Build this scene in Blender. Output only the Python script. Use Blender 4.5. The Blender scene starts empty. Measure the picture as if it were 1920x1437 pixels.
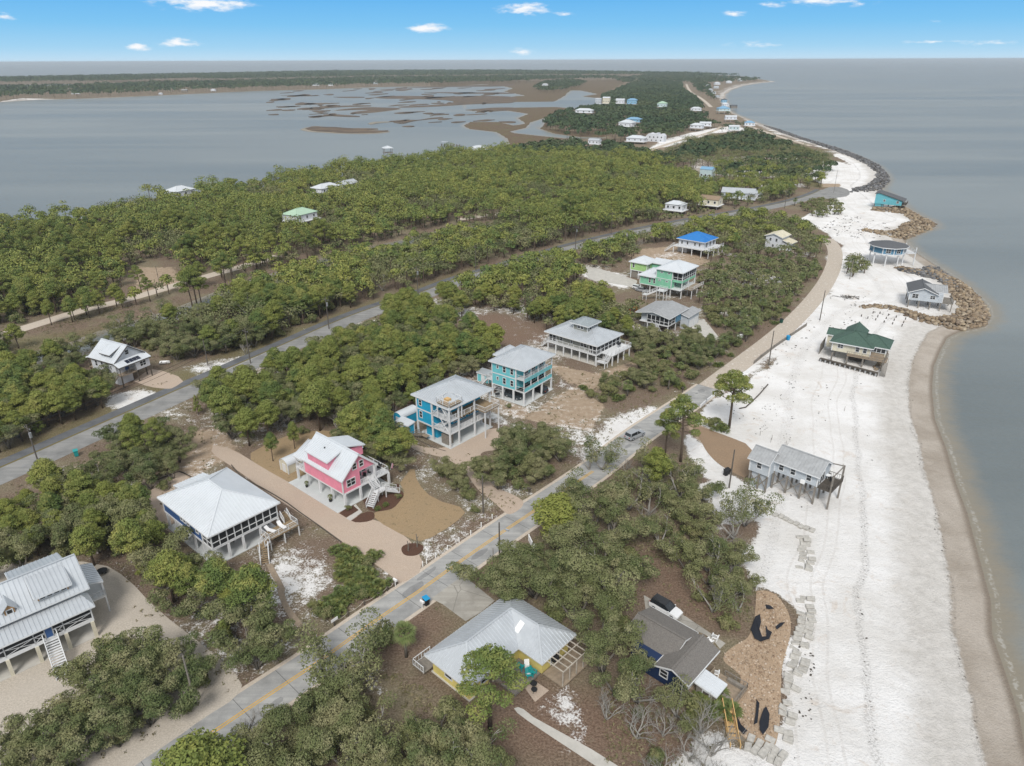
import bpy, math, random
import numpy as np
from mathutils import Vector, Matrix
random.seed(7)
rng = np.random.default_rng(11)
S = bpy.context.scene
COL = S.collection

# ---------------------------------------------------------------- camera
CAM_H = 70.0
PITCH = math.radians(24.45)
ROLL = math.radians(-0.2)
FPX = 1332.0                      # focal length in pixels of the 1920 px wide photograph
cam_d = bpy.data.cameras.new('camera')
cam_d.sensor_width = 36.0
cam_d.lens = 36.0 * FPX / 1920.0
cam_d.clip_start = 0.5
cam_d.clip_end = 200000.0
cam = bpy.data.objects.new('camera', cam_d)
COL.objects.link(cam)
cam.matrix_world = (Matrix.Translation((0, 0, CAM_H)) @ Matrix.Rotation(math.pi / 2 - PITCH, 4, 'X')
                    @ Matrix.Rotation(ROLL, 4, 'Z'))
S.camera = cam

# ---------------------------------------------------------------- world: thin high overcast above a clear band near the horizon
SUN_EL, SUN_AZ = math.radians(48), math.radians(188)      # azimuth clockwise from +Y
world = bpy.data.worlds.new('World'); S.world = world; world.use_nodes = True
wn, wl = world.node_tree.nodes, world.node_tree.links
wn.clear()
w_out = wn.new('ShaderNodeOutputWorld'); w_bg = wn.new('ShaderNodeBackground'); w_bg.inputs[1].default_value = 0.1
w_sky = wn.new('ShaderNodeTexSky'); w_sky.sky_type = 'NISHITA'; w_sky.sun_disc = False
w_sky.sun_elevation = SUN_EL; w_sky.sun_rotation = SUN_AZ
w_geo = wn.new('ShaderNodeNewGeometry'); w_sep = wn.new('ShaderNodeSeparateXYZ')
w_tc = wn.new('ShaderNodeTexCoord')
wl.new(w_tc.outputs['Generated'], w_sep.inputs[0])
def wramp(stops, interp='EASE'):
    r = wn.new('ShaderNodeValToRGB'); r.color_ramp.interpolation = interp
    e = r.color_ramp.elements
    while len(e) > 1: e.remove(e[-1])
    e[0].position = stops[0][0]; e[0].color = (*stops[0][1], 1)
    for p, c in stops[1:]:
        k = e.new(p); k.color = (*c, 1)
    return r
# clear band (0 to about 6 degrees), then bright grey overcast
band = wramp([(0.0, (.50, .68, .82)), (0.014, (.34, .60, .81)), (0.04, (.20, .51, .81)), (0.075, (.12, .42, .80)), (0.12, (.16, .36, .60))], 'LINEAR')
wl.new(w_sep.outputs['Z'], band.inputs[0])
b10 = wn.new('ShaderNodeVectorMath'); b10.operation = 'SCALE'; b10.inputs['Scale'].default_value = 9.6
wl.new(band.outputs[0], b10.inputs[0])
over = wn.new('ShaderNodeMixRGB'); over.inputs[0].default_value = 0.88
over.inputs[2].default_value = (5.9, 6.1, 6.3, 1)
wl.new(w_sky.outputs[0], over.inputs[1])
mr = wn.new('ShaderNodeMapRange'); mr.interpolation_type = 'SMOOTHSTEP'
mr.inputs[1].default_value = 0.085; mr.inputs[2].default_value = 0.20
wl.new(w_sep.outputs['Z'], mr.inputs[0])
skymix = wn.new('ShaderNodeMixRGB')
wl.new(mr.outputs[0], skymix.inputs[0]); wl.new(b10.outputs[0], skymix.inputs[1]); wl.new(over.outputs[0], skymix.inputs[2])
# fair weather clouds: (azimuth, elevation, half width, half height) in degrees, broken up by noise
def wmath(op, a, b=None, c=None):
    n = wn.new('ShaderNodeMath'); n.operation = op
    for i, q in enumerate((a, b, c)):
        if q is None: continue
        if isinstance(q, (int, float)): n.inputs[i].default_value = q
        else: wl.new(q, n.inputs[i])
    return n.outputs[0]
w_az = wmath('ARCTAN2', w_sep.outputs['X'], w_sep.outputs['Y'])
w_el = wmath('ARCSINE', w_sep.outputs['Z'])
cn = wn.new('ShaderNodeTexNoise'); cn.inputs['Scale'].default_value = 95.0; cn.inputs['Detail'].default_value = 6.0; cn.inputs['Roughness'].default_value = .62
cmap = wn.new('ShaderNodeMapping'); cmap.inputs['Scale'].default_value = (.55, .55, 1.9)
wl.new(w_tc.outputs['Generated'], cmap.inputs[0]); wl.new(cmap.outputs[0], cn.inputs['Vector'])
noise_c = wmath('MULTIPLY', wmath('SUBTRACT', cn.outputs['Fac'], 0.5), 2.6)
cloud = None
SKY_CLOUDS = [(385, 5, 82, 14, 1.15), (985, 17, 52, 13, 1.1), (805, 53, 40, 11, 1.05), (337, 79, 36, 10, 1.1), (260, 87, 20, 8, 1.0), (983, 98, 26, 9, .95),
              (1380, 28, 19, 7, .8), (1452, 10, 24, 6, .75), (1545, 4, 54, 10, 1.05), (1755, 81, 46, 3, .62), (1757, 43, 10, 3, .6), (8, 28, 18, 7, .6),
              (1060, 27, 22, 4, .45), (1420, 86, 40, 6, .42), (1620, 10, 24, 6, .5), (5, 124, 26, 5, .6), (1865, 84, 40, 4, .42)]
for u, v, ru, rv, amp in SKY_CLOUDS:
    # picture direction of the cloud -> azimuth and elevation
    x, y = (u - 960) / FPX, -(v - 718.5) / FPX
    d = Vector((x, math.cos(PITCH) + y * math.sin(PITCH), -math.sin(PITCH) + y * math.cos(PITCH))).normalized()
    az, el = math.atan2(d.x, d.y), math.asin(d.z)
    ra, re = ru / FPX * 0.92, rv / FPX * 0.8
    dx = wmath('DIVIDE', wmath('SUBTRACT', w_az, az), ra)
    dy = wmath('DIVIDE', wmath('SUBTRACT', w_el, el), re)
    r2 = wmath('ADD', wmath('MULTIPLY', dx, dx), wmath('MULTIPLY', dy, dy))
    fall = wmath('MULTIPLY', wmath('SUBTRACT', 1.0, wmath('SQRT', r2)), amp)
    cloud = fall if cloud is None else wmath('MAXIMUM', cloud, fall)
c_in = wmath('ADD', cloud, noise_c)
cmr = wn.new('ShaderNodeMapRange'); cmr.interpolation_type = 'SMOOTHSTEP'
cmr.inputs[1].default_value = -0.05; cmr.inputs[2].default_value = 1.05
wl.new(c_in, cmr.inputs[0])
c_gate = wn.new('ShaderNodeMapRange'); c_gate.interpolation_type = 'SMOOTHSTEP'
c_gate.inputs[1].default_value = -0.45; c_gate.inputs[2].default_value = 0.35
wl.new(cloud, c_gate.inputs[0])
c_fac = wmath('MULTIPLY', cmr.outputs[0], c_gate.outputs[0])
cl = wn.new('ShaderNodeMixRGB'); cl.inputs[2].default_value = (8.4, 8.5, 8.7, 1)
wl.new(c_fac, cl.inputs[0]); wl.new(skymix.outputs[0], cl.inputs[1])
wl.new(cl.outputs[0], w_bg.inputs[0]); wl.new(w_bg.outputs[0], w_out.inputs[0])

# ---------------------------------------------------------------- sun through thin cloud
sun_d = bpy.data.lights.new('sun', 'SUN'); sun_d.energy = 2.6; sun_d.angle = math.radians(20); sun_d.color = (1.0, .965, .91)
sun = bpy.data.objects.new('sun', sun_d); COL.objects.link(sun)
sdir = Vector((math.sin(SUN_AZ) * math.cos(SUN_EL), math.cos(SUN_AZ) * math.cos(SUN_EL), math.sin(SUN_EL)))
sun.rotation_euler = sdir.to_track_quat('Z', 'Y').to_euler()
sun.location = (0, 0, 300)
S.view_settings.view_transform = 'Standard'; S.view_settings.look = 'None'; S.view_settings.gamma = 1
S.view_settings.exposure = 0.20
S.cycles.max_bounces = 6; S.cycles.transparent_max_bounces = 12; S.cycles.volume_bounces = 0

# ---------------------------------------------------------------- survey: a sight line of the photograph meets a level plane
def at(u, v, z=0.0):
    x = (u - 960.0) / FPX; y = -(v - 718.5) / FPX
    c, s = math.cos(ROLL), math.sin(ROLL)
    x, y = x * c - y * s, x * s + y * c
    dx, dy, dz = x, math.cos(PITCH) + y * math.sin(PITCH), -math.sin(PITCH) + y * math.cos(PITCH)
    t = (z - CAM_H) / dz
    return (dx * t, dy * t, z)
ZR = {'B1': (740, 560, 4.174), 'B2': (1080, 400, 5.9875), 'B3': (1500, 480, 5.0526), 'B4': (1180, 700, 4.174), 'B5': (500, 760, 4.79),
      'B6': (280, 850, 5.333), 'B7': (0, 1000, 4.79), 'B8': (760, 1080, 4.79), 'C1': (1140, 1060, 3.812), 'C2': (740, 760, 4.79), 'C3': (560, 960, 4.79),
      'C4': (140, 590, 6.387), 'C5': (0, 700, 4.79), 'C6': (400, 1100, 3.84), 'A4': (1400, 230, 4.), 'A3': (960, 230, 4.), 'A5': (0, 300, 2.994),
      'A6': (560, 300, 2.994), 'D5': (1380, 960, 3.013), 'D6': (1380, 560, 3.267), 'D3': (880, 100, 4.), 'D2': (480, 100, 4.), 'D4': (1200, 100, 6.4), 'D1': (0, 100, 4.)}
def px(r, x, y):
    a = ZR[r]; return (a[0] + x / a[2], a[1] + y / a[2])
def gp(r, x, y, z=0.0):                       # survey point read off an enlarged plate
    return at(*px(r, x, y), z)
def P2(pts, z=0.0): return [at(u, v, z)[:2] for u, v in pts]
def G2(r, pts, z=0.0): return [gp(r, x, y, z)[:2] for x, y in pts]

# ---------------------------------------------------------------- materials
MATS = {}
def principled(name):
    m = bpy.data.materials.new(name); m.use_nodes = True
    return m, m.node_tree.nodes, m.node_tree.links, m.node_tree.nodes['Principled BSDF']
def noise_node(n, l, vec, scale, detail=4, rough=.6, dist=0):
    t = n.new('ShaderNodeTexNoise'); t.inputs['Scale'].default_value = scale; t.inputs['Detail'].default_value = detail
    t.inputs['Roughness'].default_value = rough; t.inputs['Distortion'].default_value = dist
    if vec is not None: l.new(vec, t.inputs['Vector'])
    return t.outputs['Fac']
def mapr(n, l, v, a, b, c=0., d=1., smooth=True):
    m = n.new('ShaderNodeMapRange')
    if smooth: m.interpolation_type = 'SMOOTHSTEP'
    for i, q in enumerate((a, b, c, d)): m.inputs[i + 1].default_value = q
    l.new(v, m.inputs[0]); return m.outputs[0]
def mixc(n, l, f, a, b, mode='MIX'):
    m = n.new('ShaderNodeMixRGB'); m.blend_type = mode
    for i, q in enumerate((f, a, b)):
        if isinstance(q, (int, float)): m.inputs[i].default_value = q
        elif isinstance(q, tuple): m.inputs[i].default_value = (*q, 1)
        else: l.new(q, m.inputs[i])
    return m.outputs[0]
def mth(n, l, op, a, b=None):
    m = n.new('ShaderNodeMath'); m.operation = op
    for i, q in enumerate((a, b)):
        if q is None: continue
        if isinstance(q, (int, float)): m.inputs[i].default_value = q
        else: l.new(q, m.inputs[i])
    return m.outputs[0]
def bump(n, l, bs, h, strength, dist=.05):
    b = n.new('ShaderNodeBump'); b.inputs['Strength'].default_value = strength; b.inputs['Distance'].default_value = dist
    l.new(h, b.inputs['Height']); l.new(b.outputs[0], bs.inputs['Normal'])
def mat(name, col, rough=.7, var=.18, scale=2.0, metal=0., spec=.4, bmp=0., col2=None, streak=False):
    if name in MATS: return MATS[name]
    m, n, l, bs = principled(name)
    tc = n.new('ShaderNodeTexCoord'); vec = tc.outputs['Object']
    if streak:
        mp = n.new('ShaderNodeMapping'); mp.inputs['Scale'].default_value = (1, 1, .12); l.new(vec, mp.inputs[0]); vec = mp.outputs[0]
    f = noise_node(n, l, vec, scale, 5, .65)
    f = mapr(n, l, f, .3, .7)
    c2 = col2 or tuple(c * (1 - var) for c in col)
    l.new(mixc(n, l, f, c2, col), bs.inputs['Base Color'])
    bs.inputs['Roughness'].default_value = rough; bs.inputs['Metallic'].default_value = metal
    bs.inputs['Specular IOR Level'].default_value = spec
    if bmp: bump(n, l, bs, noise_node(n, l, tc.outputs['Object'], scale * 8, 3), bmp)
    MATS[name] = m; return m
def siding(name, col, step=.2, var=.14):
    """painted lap boards: shallow grooves every 20 cm and slight fading"""
    m, n, l, bs = principled(name)
    tc = n.new('ShaderNodeTexCoord'); sp = n.new('ShaderNodeSeparateXYZ'); l.new(tc.outputs['Object'], sp.inputs[0])
    g = mth(n, l, 'FRACT', mth(n, l, 'DIVIDE', sp.outputs[2], step))
    f = mapr(n, l, noise_node(n, l, tc.outputs['Object'], .8, 5), .3, .7)
    base = mixc(n, l, f, tuple(c * (1 - var) for c in col), col)
    l.new(base, bs.inputs['Base Color']); bs.inputs['Roughness'].default_value = .6; bs.inputs['Specular IOR Level'].default_value = .3
    bump(n, l, bs, mapr(n, l, g, 0, .18), .6, .03)
    MATS[name] = m; return m

WHITE = mat('white_trim_paint', (.68, .69, .70), .5, .08)
WHITEW = siding('white_siding', (.66, .68, .72))
CONC = mat('pale_concrete', (.52, .50, .46), .8, .16, .7, bmp=.2)
CONC2 = mat('smooth_slab_concrete', (.55, .57, .57), .7, .10, .6)
METAL = mat('galvanised_roof', (.55, .58, .61), .42, .12, .35, metal=.35, spec=.5)
METALW = mat('white_metal_roof', (.65, .68, .71), .40, .07, .35, metal=.15, spec=.5)
METALG = mat('grey_metal_roof', (.36, .40, .42), .5, .12, .8, metal=.25)
METALD = mat('weathered_grey_roof', (.40, .41, .42), .6, .2, 1.2, metal=.1)
SHINGLE = mat('brown_grey_shingles', (.20, .185, .17), .9, .35, 6., bmp=.5)
SHINGLED = mat('dark_grey_shingles', (.12, .125, .135), .9, .3, 5., bmp=.4)
SHINGLEG = mat('green_shingles', (.070, .125, .098), .85, .3, 3., bmp=.4)
GLASS = mat('window_glass', (.022, .028, .034), .12, .3, 1., spec=.7)
SCREEN = mat('dark_insect_screen', (.022, .024, .027), .6, .3, 1.)
DECKW = mat('weathered_deck_wood', (.33, .26, .19), .8, .3, 2., bmp=.3)
DECKT = mat('tan_deck_wood', (.30, .22, .13), .8, .25, 2., bmp=.3)
GREYW = mat('grey_weathered_timber', (.25, .225, .195), .85, .3, 2.5, bmp=.3)
DARKW = mat('dark_timber', (.10, .085, .07), .85, .3, 2.5)
NEWWOOD = mat('new_pine_lumber', (.62, .40, .17), .7, .2, 2.5)
POLEW = mat('creosoted_pole_wood', (.13, .115, .10), .85, .3, 3., streak=True)
STEEL = mat('galvanised_steel', (.55, .57, .6), .35, .1, 2., metal=.7)
PINK = siding('pink_siding', (.84, .29, .39))
NAVY = siding('navy_siding', (.045, .11, .28))
NAVYD = siding('dark_navy_siding', (.012, .03, .085))
CYAN = siding('bright_cyan_siding', (.02, .36, .58))
TURQ = siding('turquoise_siding', (.17, .55, .60))
TAUPE = siding('taupe_siding', (.30, .305, .275))
GREEN1 = siding('mint_green_siding', (.24, .56, .38))
GREEN2 = siding('lime_green_siding', (.36, .58, .24))
YELLOW = siding('yellow_siding', (.76, .64, .22))
GREYS = siding('pale_grey_siding', (.50, .54, .58))
CREAM = siding('cream_siding', (.66, .62, .50))
AQUA = siding('pale_aqua_siding', (.50, .62, .64))
ORANGE = siding('cedar_shake_siding', (.60, .34, .16), .12, .3)
TBLUE = siding('sea_blue_siding', (.10, .24, .36))
TTEAL = siding('faded_turquoise_siding', (.14, .45, .52))
BLUEROOF = mat('blue_metal_roof', (.03, .22, .58), .4, .1, .8, metal=.1)
BLACK = mat('black_rubber', (.018, .018, .02), .7, .2)
FABRIC = mat('black_geotextile', (.012, .014, .022), .55, .3, 1.5, bmp=.5)
TEALP = mat('teal_plastic', (.02, .30, .30), .45, .1)
BLUEP = mat('bright_blue_plastic', (.01, .28, .55), .4, .1)
WPLAST = mat('white_plastic', (.80, .80, .80), .4, .05)
MULCH = mat('dark_brown_mulch', (.12, .060, .038), .95, .45, 9., bmp=.8)
ROPE = mat('pale_rope', (.55, .50, .42), .9, .2)
SOLAR = mat('solar_cells', (.02, .025, .045), .15, .2, 1., spec=.7)
BARKP = mat('pine_bark', (.13, .095, .07), .9, .35, 4., bmp=.6, streak=True)
BARKO = mat('oak_bark', (.20, .18, .155), .9, .35, 4., bmp=.6)
BARKB = mat('bleached_branch_bark', (.36, .34, .31), .85, .3, 4., bmp=.4)

# ---------------------------------------------------------------- mesh and object helpers
class MB:
    def __init__(s): s.v = []; s.f = []
    def add(s, vs, fs):
        k = len(s.v); s.v += [tuple(q) for q in vs]; s.f += [tuple(k + i for i in f) for f in fs]; return s
    def box(s, x0, y0, z0, x1, y1, z1):
        x0, x1 = min(x0, x1), max(x0, x1); y0, y1 = min(y0, y1), max(y0, y1); z0, z1 = min(z0, z1), max(z0, z1)
        return s.add([(x0, y0, z0), (x1, y0, z0), (x1, y1, z0), (x0, y1, z0), (x0, y0, z1), (x1, y0, z1), (x1, y1, z1), (x0, y1, z1)],
                     [(0, 3, 2, 1), (4, 5, 6, 7), (0, 1, 5, 4), (1, 2, 6, 5), (2, 3, 7, 6), (3, 0, 4, 7)])
    def beam(s, p, q, w=.1, h=None):
        h = h or w; p, q = Vector(p), Vector(q); d = (q - p)
        if d.length < 1e-5: return s
        d.normalize(); up = Vector((0, 0, 1)) if abs(d.z) < .95 else Vector((1, 0, 0))
        a = d.cross(up).normalized() * w / 2; b = a.cross(d).normalized() * h / 2
        return s.add([p - a - b, p + a - b, p + a + b, p - a + b, q - a - b, q + a - b, q + a + b, q - a + b],
                     [(0, 3, 2, 1), (4, 5, 6, 7), (0, 1, 5, 4), (1, 2, 6, 5), (2, 3, 7, 6), (3, 0, 4, 7)])
    def prism(s, poly, z0, z1):
        n = len(poly)
        a = sum(poly[i][0] * poly[(i + 1) % n][1] - poly[(i + 1) % n][0] * poly[i][1] for i in range(n))
        if a < 0: poly = poly[::-1]
        vs = [(p[0], p[1], z0) for p in poly] + [(p[0], p[1], z1) for p in poly]
        return s.add(vs, [tuple(range(n - 1, -1, -1)), tuple(range(n, 2 * n))] + [(i, (i + 1) % n, n + (i + 1) % n, n + i) for i in range(n)])
    def slab(s, pts, t=.14):
        n = len(pts); vs = [tuple(p) for p in pts] + [(p[0], p[1], p[2] - t) for p in pts]
        return s.add(vs, [tuple(range(n)), tuple(range(2 * n - 1, n - 1, -1))] + [(i, n + i, n + (i + 1) % n, (i + 1) % n) for i in range(n)])
    def tube(s, pts, rs, n=7, cap=True):
        rings = []; k = len(s.v); m = len(pts)
        for i, p in enumerate(pts):
            p = Vector(p); d = Vector(pts[min(i + 1, m - 1)]) - Vector(pts[max(i - 1, 0)])
            d = d.normalized() if d.length > 1e-6 else Vector((0, 0, 1))
            u = d.cross(Vector((0, 1, 0)) if abs(d.y) < .9 else Vector((1, 0, 0))).normalized(); w = d.cross(u)
            for j in range(n):
                a = 2 * math.pi * j / n; s.v.append(tuple(p + (u * math.cos(a) + w * math.sin(a)) * rs[i]))
        for i in range(m - 1):
            for j in range(n):
                a = k + i * n + j; b = k + i * n + (j + 1) % n
                s.f.append((a, b, b + n, a + n))
        if cap: s.f.append(tuple(range(k + n - 1, k - 1, -1))); s.f.append(tuple(range(k + (m - 1) * n, k + m * n)))
        return s
    def plane(s, pts, rib=.55, rh=.085):
        """a roof plane (first edge = eave) with raised seams running up the slope"""
        s.slab(pts, .12)
        if not rib: return s
        p = [Vector(q) for q in pts]; e = (p[1] - p[0]).normalized()
        nrm = e.cross(p[2] - p[0]).normalized()
        if nrm.z < 0: nrm = -nrm
        up = nrm.cross(e).normalized()
        if up.z < 0: up = -up
        st = [((q - p[0]).dot(e), (q - p[0]).dot(up)) for q in p]
        lo, hi = min(a for a, _ in st), max(a for a, _ in st)
        k = int((hi - lo) / rib)
        off = ((hi - lo) - k * rib) / 2
        for i in range(k + 1):
            a = lo + off + i * rib; ts = []
            for j in range(len(st)):
                (a0, t0), (a1, t1) = st[j], st[(j + 1) % len(st)]
                if (a0 - a) * (a1 - a) < 0: ts.append(t0 + (t1 - t0) * (a - a0) / (a1 - a0))
            if len(ts) >= 2 and max(ts) - min(ts) > .15:
                q0 = p[0] + e * a + up * min(ts) + nrm * rh * .4; q1 = p[0] + e * a + up * max(ts) + nrm * rh * .4
                s.beam(q0, q1, .08, rh)
        return s
    def make(s, name, m, parent=None, smooth=False, loc=None):
        me = bpy.data.meshes.new(name); me.from_pydata(s.v, [], s.f); me.update()
        if smooth: me.polygons.foreach_set('use_smooth', [True] * len(me.polygons))
        me.materials.append(m)
        o = bpy.data.objects.new(name, me); COL.objects.link(o)
        if parent is not None: o.parent = parent
        if loc is not None: o.location = loc
        return o
def props(o, label=None, cat=None, group=None, kind=None):
    if label: o['label'] = label
    if cat: o['category'] = cat
    if group: o['group'] = group
    if kind: o['kind'] = kind
    return o
def thing(name, label, cat, loc, rz=0., group=None):
    o = bpy.data.objects.new(name, None); COL.objects.link(o); o.empty_display_size = .5
    o.location = loc; o.rotation_euler = (0, 0, rz)
    return props(o, label, cat, group)
def copy_tree(o, parent=None):
    c = o.copy(); COL.objects.link(c)
    if parent is not None: c.parent = parent
    for ch in KIDS.get(o.name, []) or o.children: copy_tree(ch, c)
    return c
KIDS = {}
# ---------------------------------------------------------------- the ground as one sheet
SEA = -0.8
def poly_sdf(poly, X, Y, margin=None):
    """signed distance in metres, positive inside"""
    P = np.asarray(poly, float); n = len(P)
    if margin is not None:
        sel = (X > P[:, 0].min() - margin) & (X < P[:, 0].max() + margin) & (Y > P[:, 1].min() - margin) & (Y < P[:, 1].max() + margin)
        out = np.full(X.shape, -1e3)
        if sel.any(): out[sel] = poly_sdf(poly, X[sel], Y[sel])
        return out
    d2 = np.full(X.shape, 1e18); ins = np.zeros(X.shape, bool)
    for i in range(n):
        ax, ay = P[i]; bx, by = P[(i + 1) % n]
        ex, ey = bx - ax, by - ay; L = ex * ex + ey * ey + 1e-12
        t = np.clip(((X - ax) * ex + (Y - ay) * ey) / L, 0, 1)
        d2 = np.minimum(d2, (X - ax - t * ex) ** 2 + (Y - ay - t * ey) ** 2)
        if ay != by:
            c = ((ay > Y) != (by > Y)) & (X < (bx - ax) * (Y - ay) / (by - ay) + ax)
            ins ^= c
    return np.where(ins, 1, -1) * np.sqrt(d2)
def line_dist(pts, X, Y):
    P = np.asarray(pts, float); d2 = np.full(X.shape, 1e18)
    for i in range(len(P) - 1):
        ax, ay = P[i]; bx, by = P[i + 1]; ex, ey = bx - ax, by - ay; L = ex * ex + ey * ey + 1e-12
        t = np.clip(((X - ax) * ex + (Y - ay) * ey) / L, 0, 1)
        d2 = np.minimum(d2, (X - ax - t * ex) ** 2 + (Y - ay - t * ey) ** 2)
    return np.sqrt(d2)
def smooth_line(pts, step=3., it=2):
    """Chaikin corner cutting"""
    P = [Vector((p[0], p[1])) for p in pts]
    for _ in range(it):
        Q = [P[0]]
        for a, b in zip(P, P[1:]): Q += [a * .75 + b * .25, a * .25 + b * .75]
        P = Q + [P[-1]]
    return [(p.x, p.y) for p in P]

gulf_shore = [(2600, 2600), (2250, 2000), (2040, 1650), (1960, 1500), (1920, 1391), (1911, 1342), (1884.5, 1259), (1861, 1192), (1858, 1126), (1831, 1026),
    (1815, 965), (1793, 906), (1775, 842), (1753, 786), (1748, 731), (1751, 688), (1762, 661), (1776, 634), (1802, 621), (1839, 615), (1857, 594), (1851, 572),
    (1828, 550), (1800, 527), (1758, 500), (1712, 470), (1696, 450), (1715, 436), (1752, 427), (1750, 415), (1725, 405), (1700, 390), (1686, 376), (1652, 355),
    (1665, 340), (1662, 327), (1645, 310), (1612, 295), (1575, 280), (1525, 266), (1497, 258), (1458, 243), (1419, 230), (1376, 212.5), (1367, 200),
    (1365, 194), (1361, 184), (1362, 176.5), (1372, 168.7), (1395, 161), (1426, 156), (1456, 153.5), (1440, 151.5), (1418, 147.5),
    (1390, 143), (1300, 138.5), (1200, 136.5), (1100, 134.5), (960, 132.5), (800, 132.5), (600, 134), (480, 137), (240, 142), (0, 147), (-300, 153)]
bay_shore = [(-300, 205), (0, 192), (60, 188), (200, 184), (480, 171), (600, 168), (700, 164), (870, 160.5), (905, 158.5), (935, 160), (960, 166),
    (945, 172), (985, 180), (930, 182), (905, 190), (890, 196), (860, 192), (875, 205), (900, 214), (880, 230), (868, 236), (880, 242.5), (930, 248), (950, 260), (956, 270),
    (930, 285), (850, 300), (700, 322), (500, 352), (330, 378), (150, 412), (0, 436), (-300, 480), (-700, 560)]
land_poly = P2(gulf_shore, SEA) + P2(bay_shore, SEA) + [(-600, 60), (-300, -60), (120, -60)]
marsh_water = [
    [(880, 209), (940, 206), (990, 214), (970, 222), (985, 232), (965, 236), (935, 229), (870, 229), (850, 218)],
    [(870, 196), (920, 192), (1040, 191), (1060, 180), (1070, 170), (1087, 170), (1120, 177), (1090, 181), (1125, 185), (1115, 199), (1080, 204), (1042, 201), (955, 202.5), (870, 206)],
    [(870, 161), (942, 165), (948, 168), (880, 174), (850, 174)],
    [(860, 177), (972, 179), (960, 182), (860, 184)],
    [(1020, 222), (1028, 223), (1012, 242), (1040, 251), (1085, 257), (1137, 258), (1137, 260), (1060, 260), (1020, 256), (965, 250), (957, 247), (987, 240), (995, 230)],
    [(0, 160.5), (60, 159), (142, 158), (140, 160), (70, 162), (0, 163)],
    [(265, 155), (372, 152), (374, 154), (300, 157)]]
marsh_water = [P2(p, SEA) for p in marsh_water]
canal = P2([(-60, 700), (60, 675), (150, 655), (215, 628), (300, 600), (345, 585), (420, 555), (520, 520), (610, 490), (700, 470), (760, 455), (840, 435), (930, 425), (1000, 420)], SEA)
pond2 = P2([(1300, 345), (1318, 318), (1330, 322), (1325, 350)], SEA)
CANAL_W = 5.5
def shore_dist(X, Y):
    d = poly_sdf(land_poly, X, Y)
    for p in marsh_water: d = np.minimum(d, -poly_sdf(p, X, Y, 150))
    d = np.minimum(d, line_dist(canal, X, Y) - CANAL_W - 1.6 * np.sin(X * .09) * np.sin(Y * .07 + 1))
    d = np.minimum(d, -poly_sdf(pond2, X, Y, 60))
    return d

def fan(y0, y1, ratio, s1, ds):
    rows = [y0]
    while rows[-1] < y1: rows.append(rows[-1] * (1 + ratio))
    rows = np.array(rows); cs = np.arange(-s1, s1 + ds, ds)
    Y, C = np.meshgrid(rows, cs, indexing='ij'); X = Y * C
    # keep a wide footprint close in: the first rows are spread evenly
    return X, Y, len(rows), len(cs)
def grid_mesh(name, X, Y, Z, nr, nc, attrs, material):
    me = bpy.data.meshes.new(name); n = nr * nc
    co = np.stack([X.ravel(), Y.ravel(), Z.ravel()], 1).astype(np.float32)
    r, c = np.meshgrid(np.arange(nr - 1), np.arange(nc - 1), indexing='ij'); a = (r * nc + c).ravel()
    q = np.stack([a, a + 1, a + nc + 1, a + nc], 1).astype(np.int32); m = len(q)
    me.vertices.add(n); me.vertices.foreach_set('co', co.ravel())
    me.loops.add(m * 4); me.loops.foreach_set('vertex_index', q.ravel())
    me.polygons.add(m); me.polygons.foreach_set('loop_start', np.arange(0, m * 4, 4, dtype=np.int32))
    me.polygons.foreach_set('use_smooth', np.ones(m, bool))
    me.update(calc_edges=True)
    for k, v in attrs.items():
        at_ = me.attributes.new(k, 'FLOAT', 'POINT'); at_.data.foreach_set('value', v.ravel().astype(np.float32))
    me.materials.append(material)
    o = bpy.data.objects.new(name, me); COL.objects.link(o); return o

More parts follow.
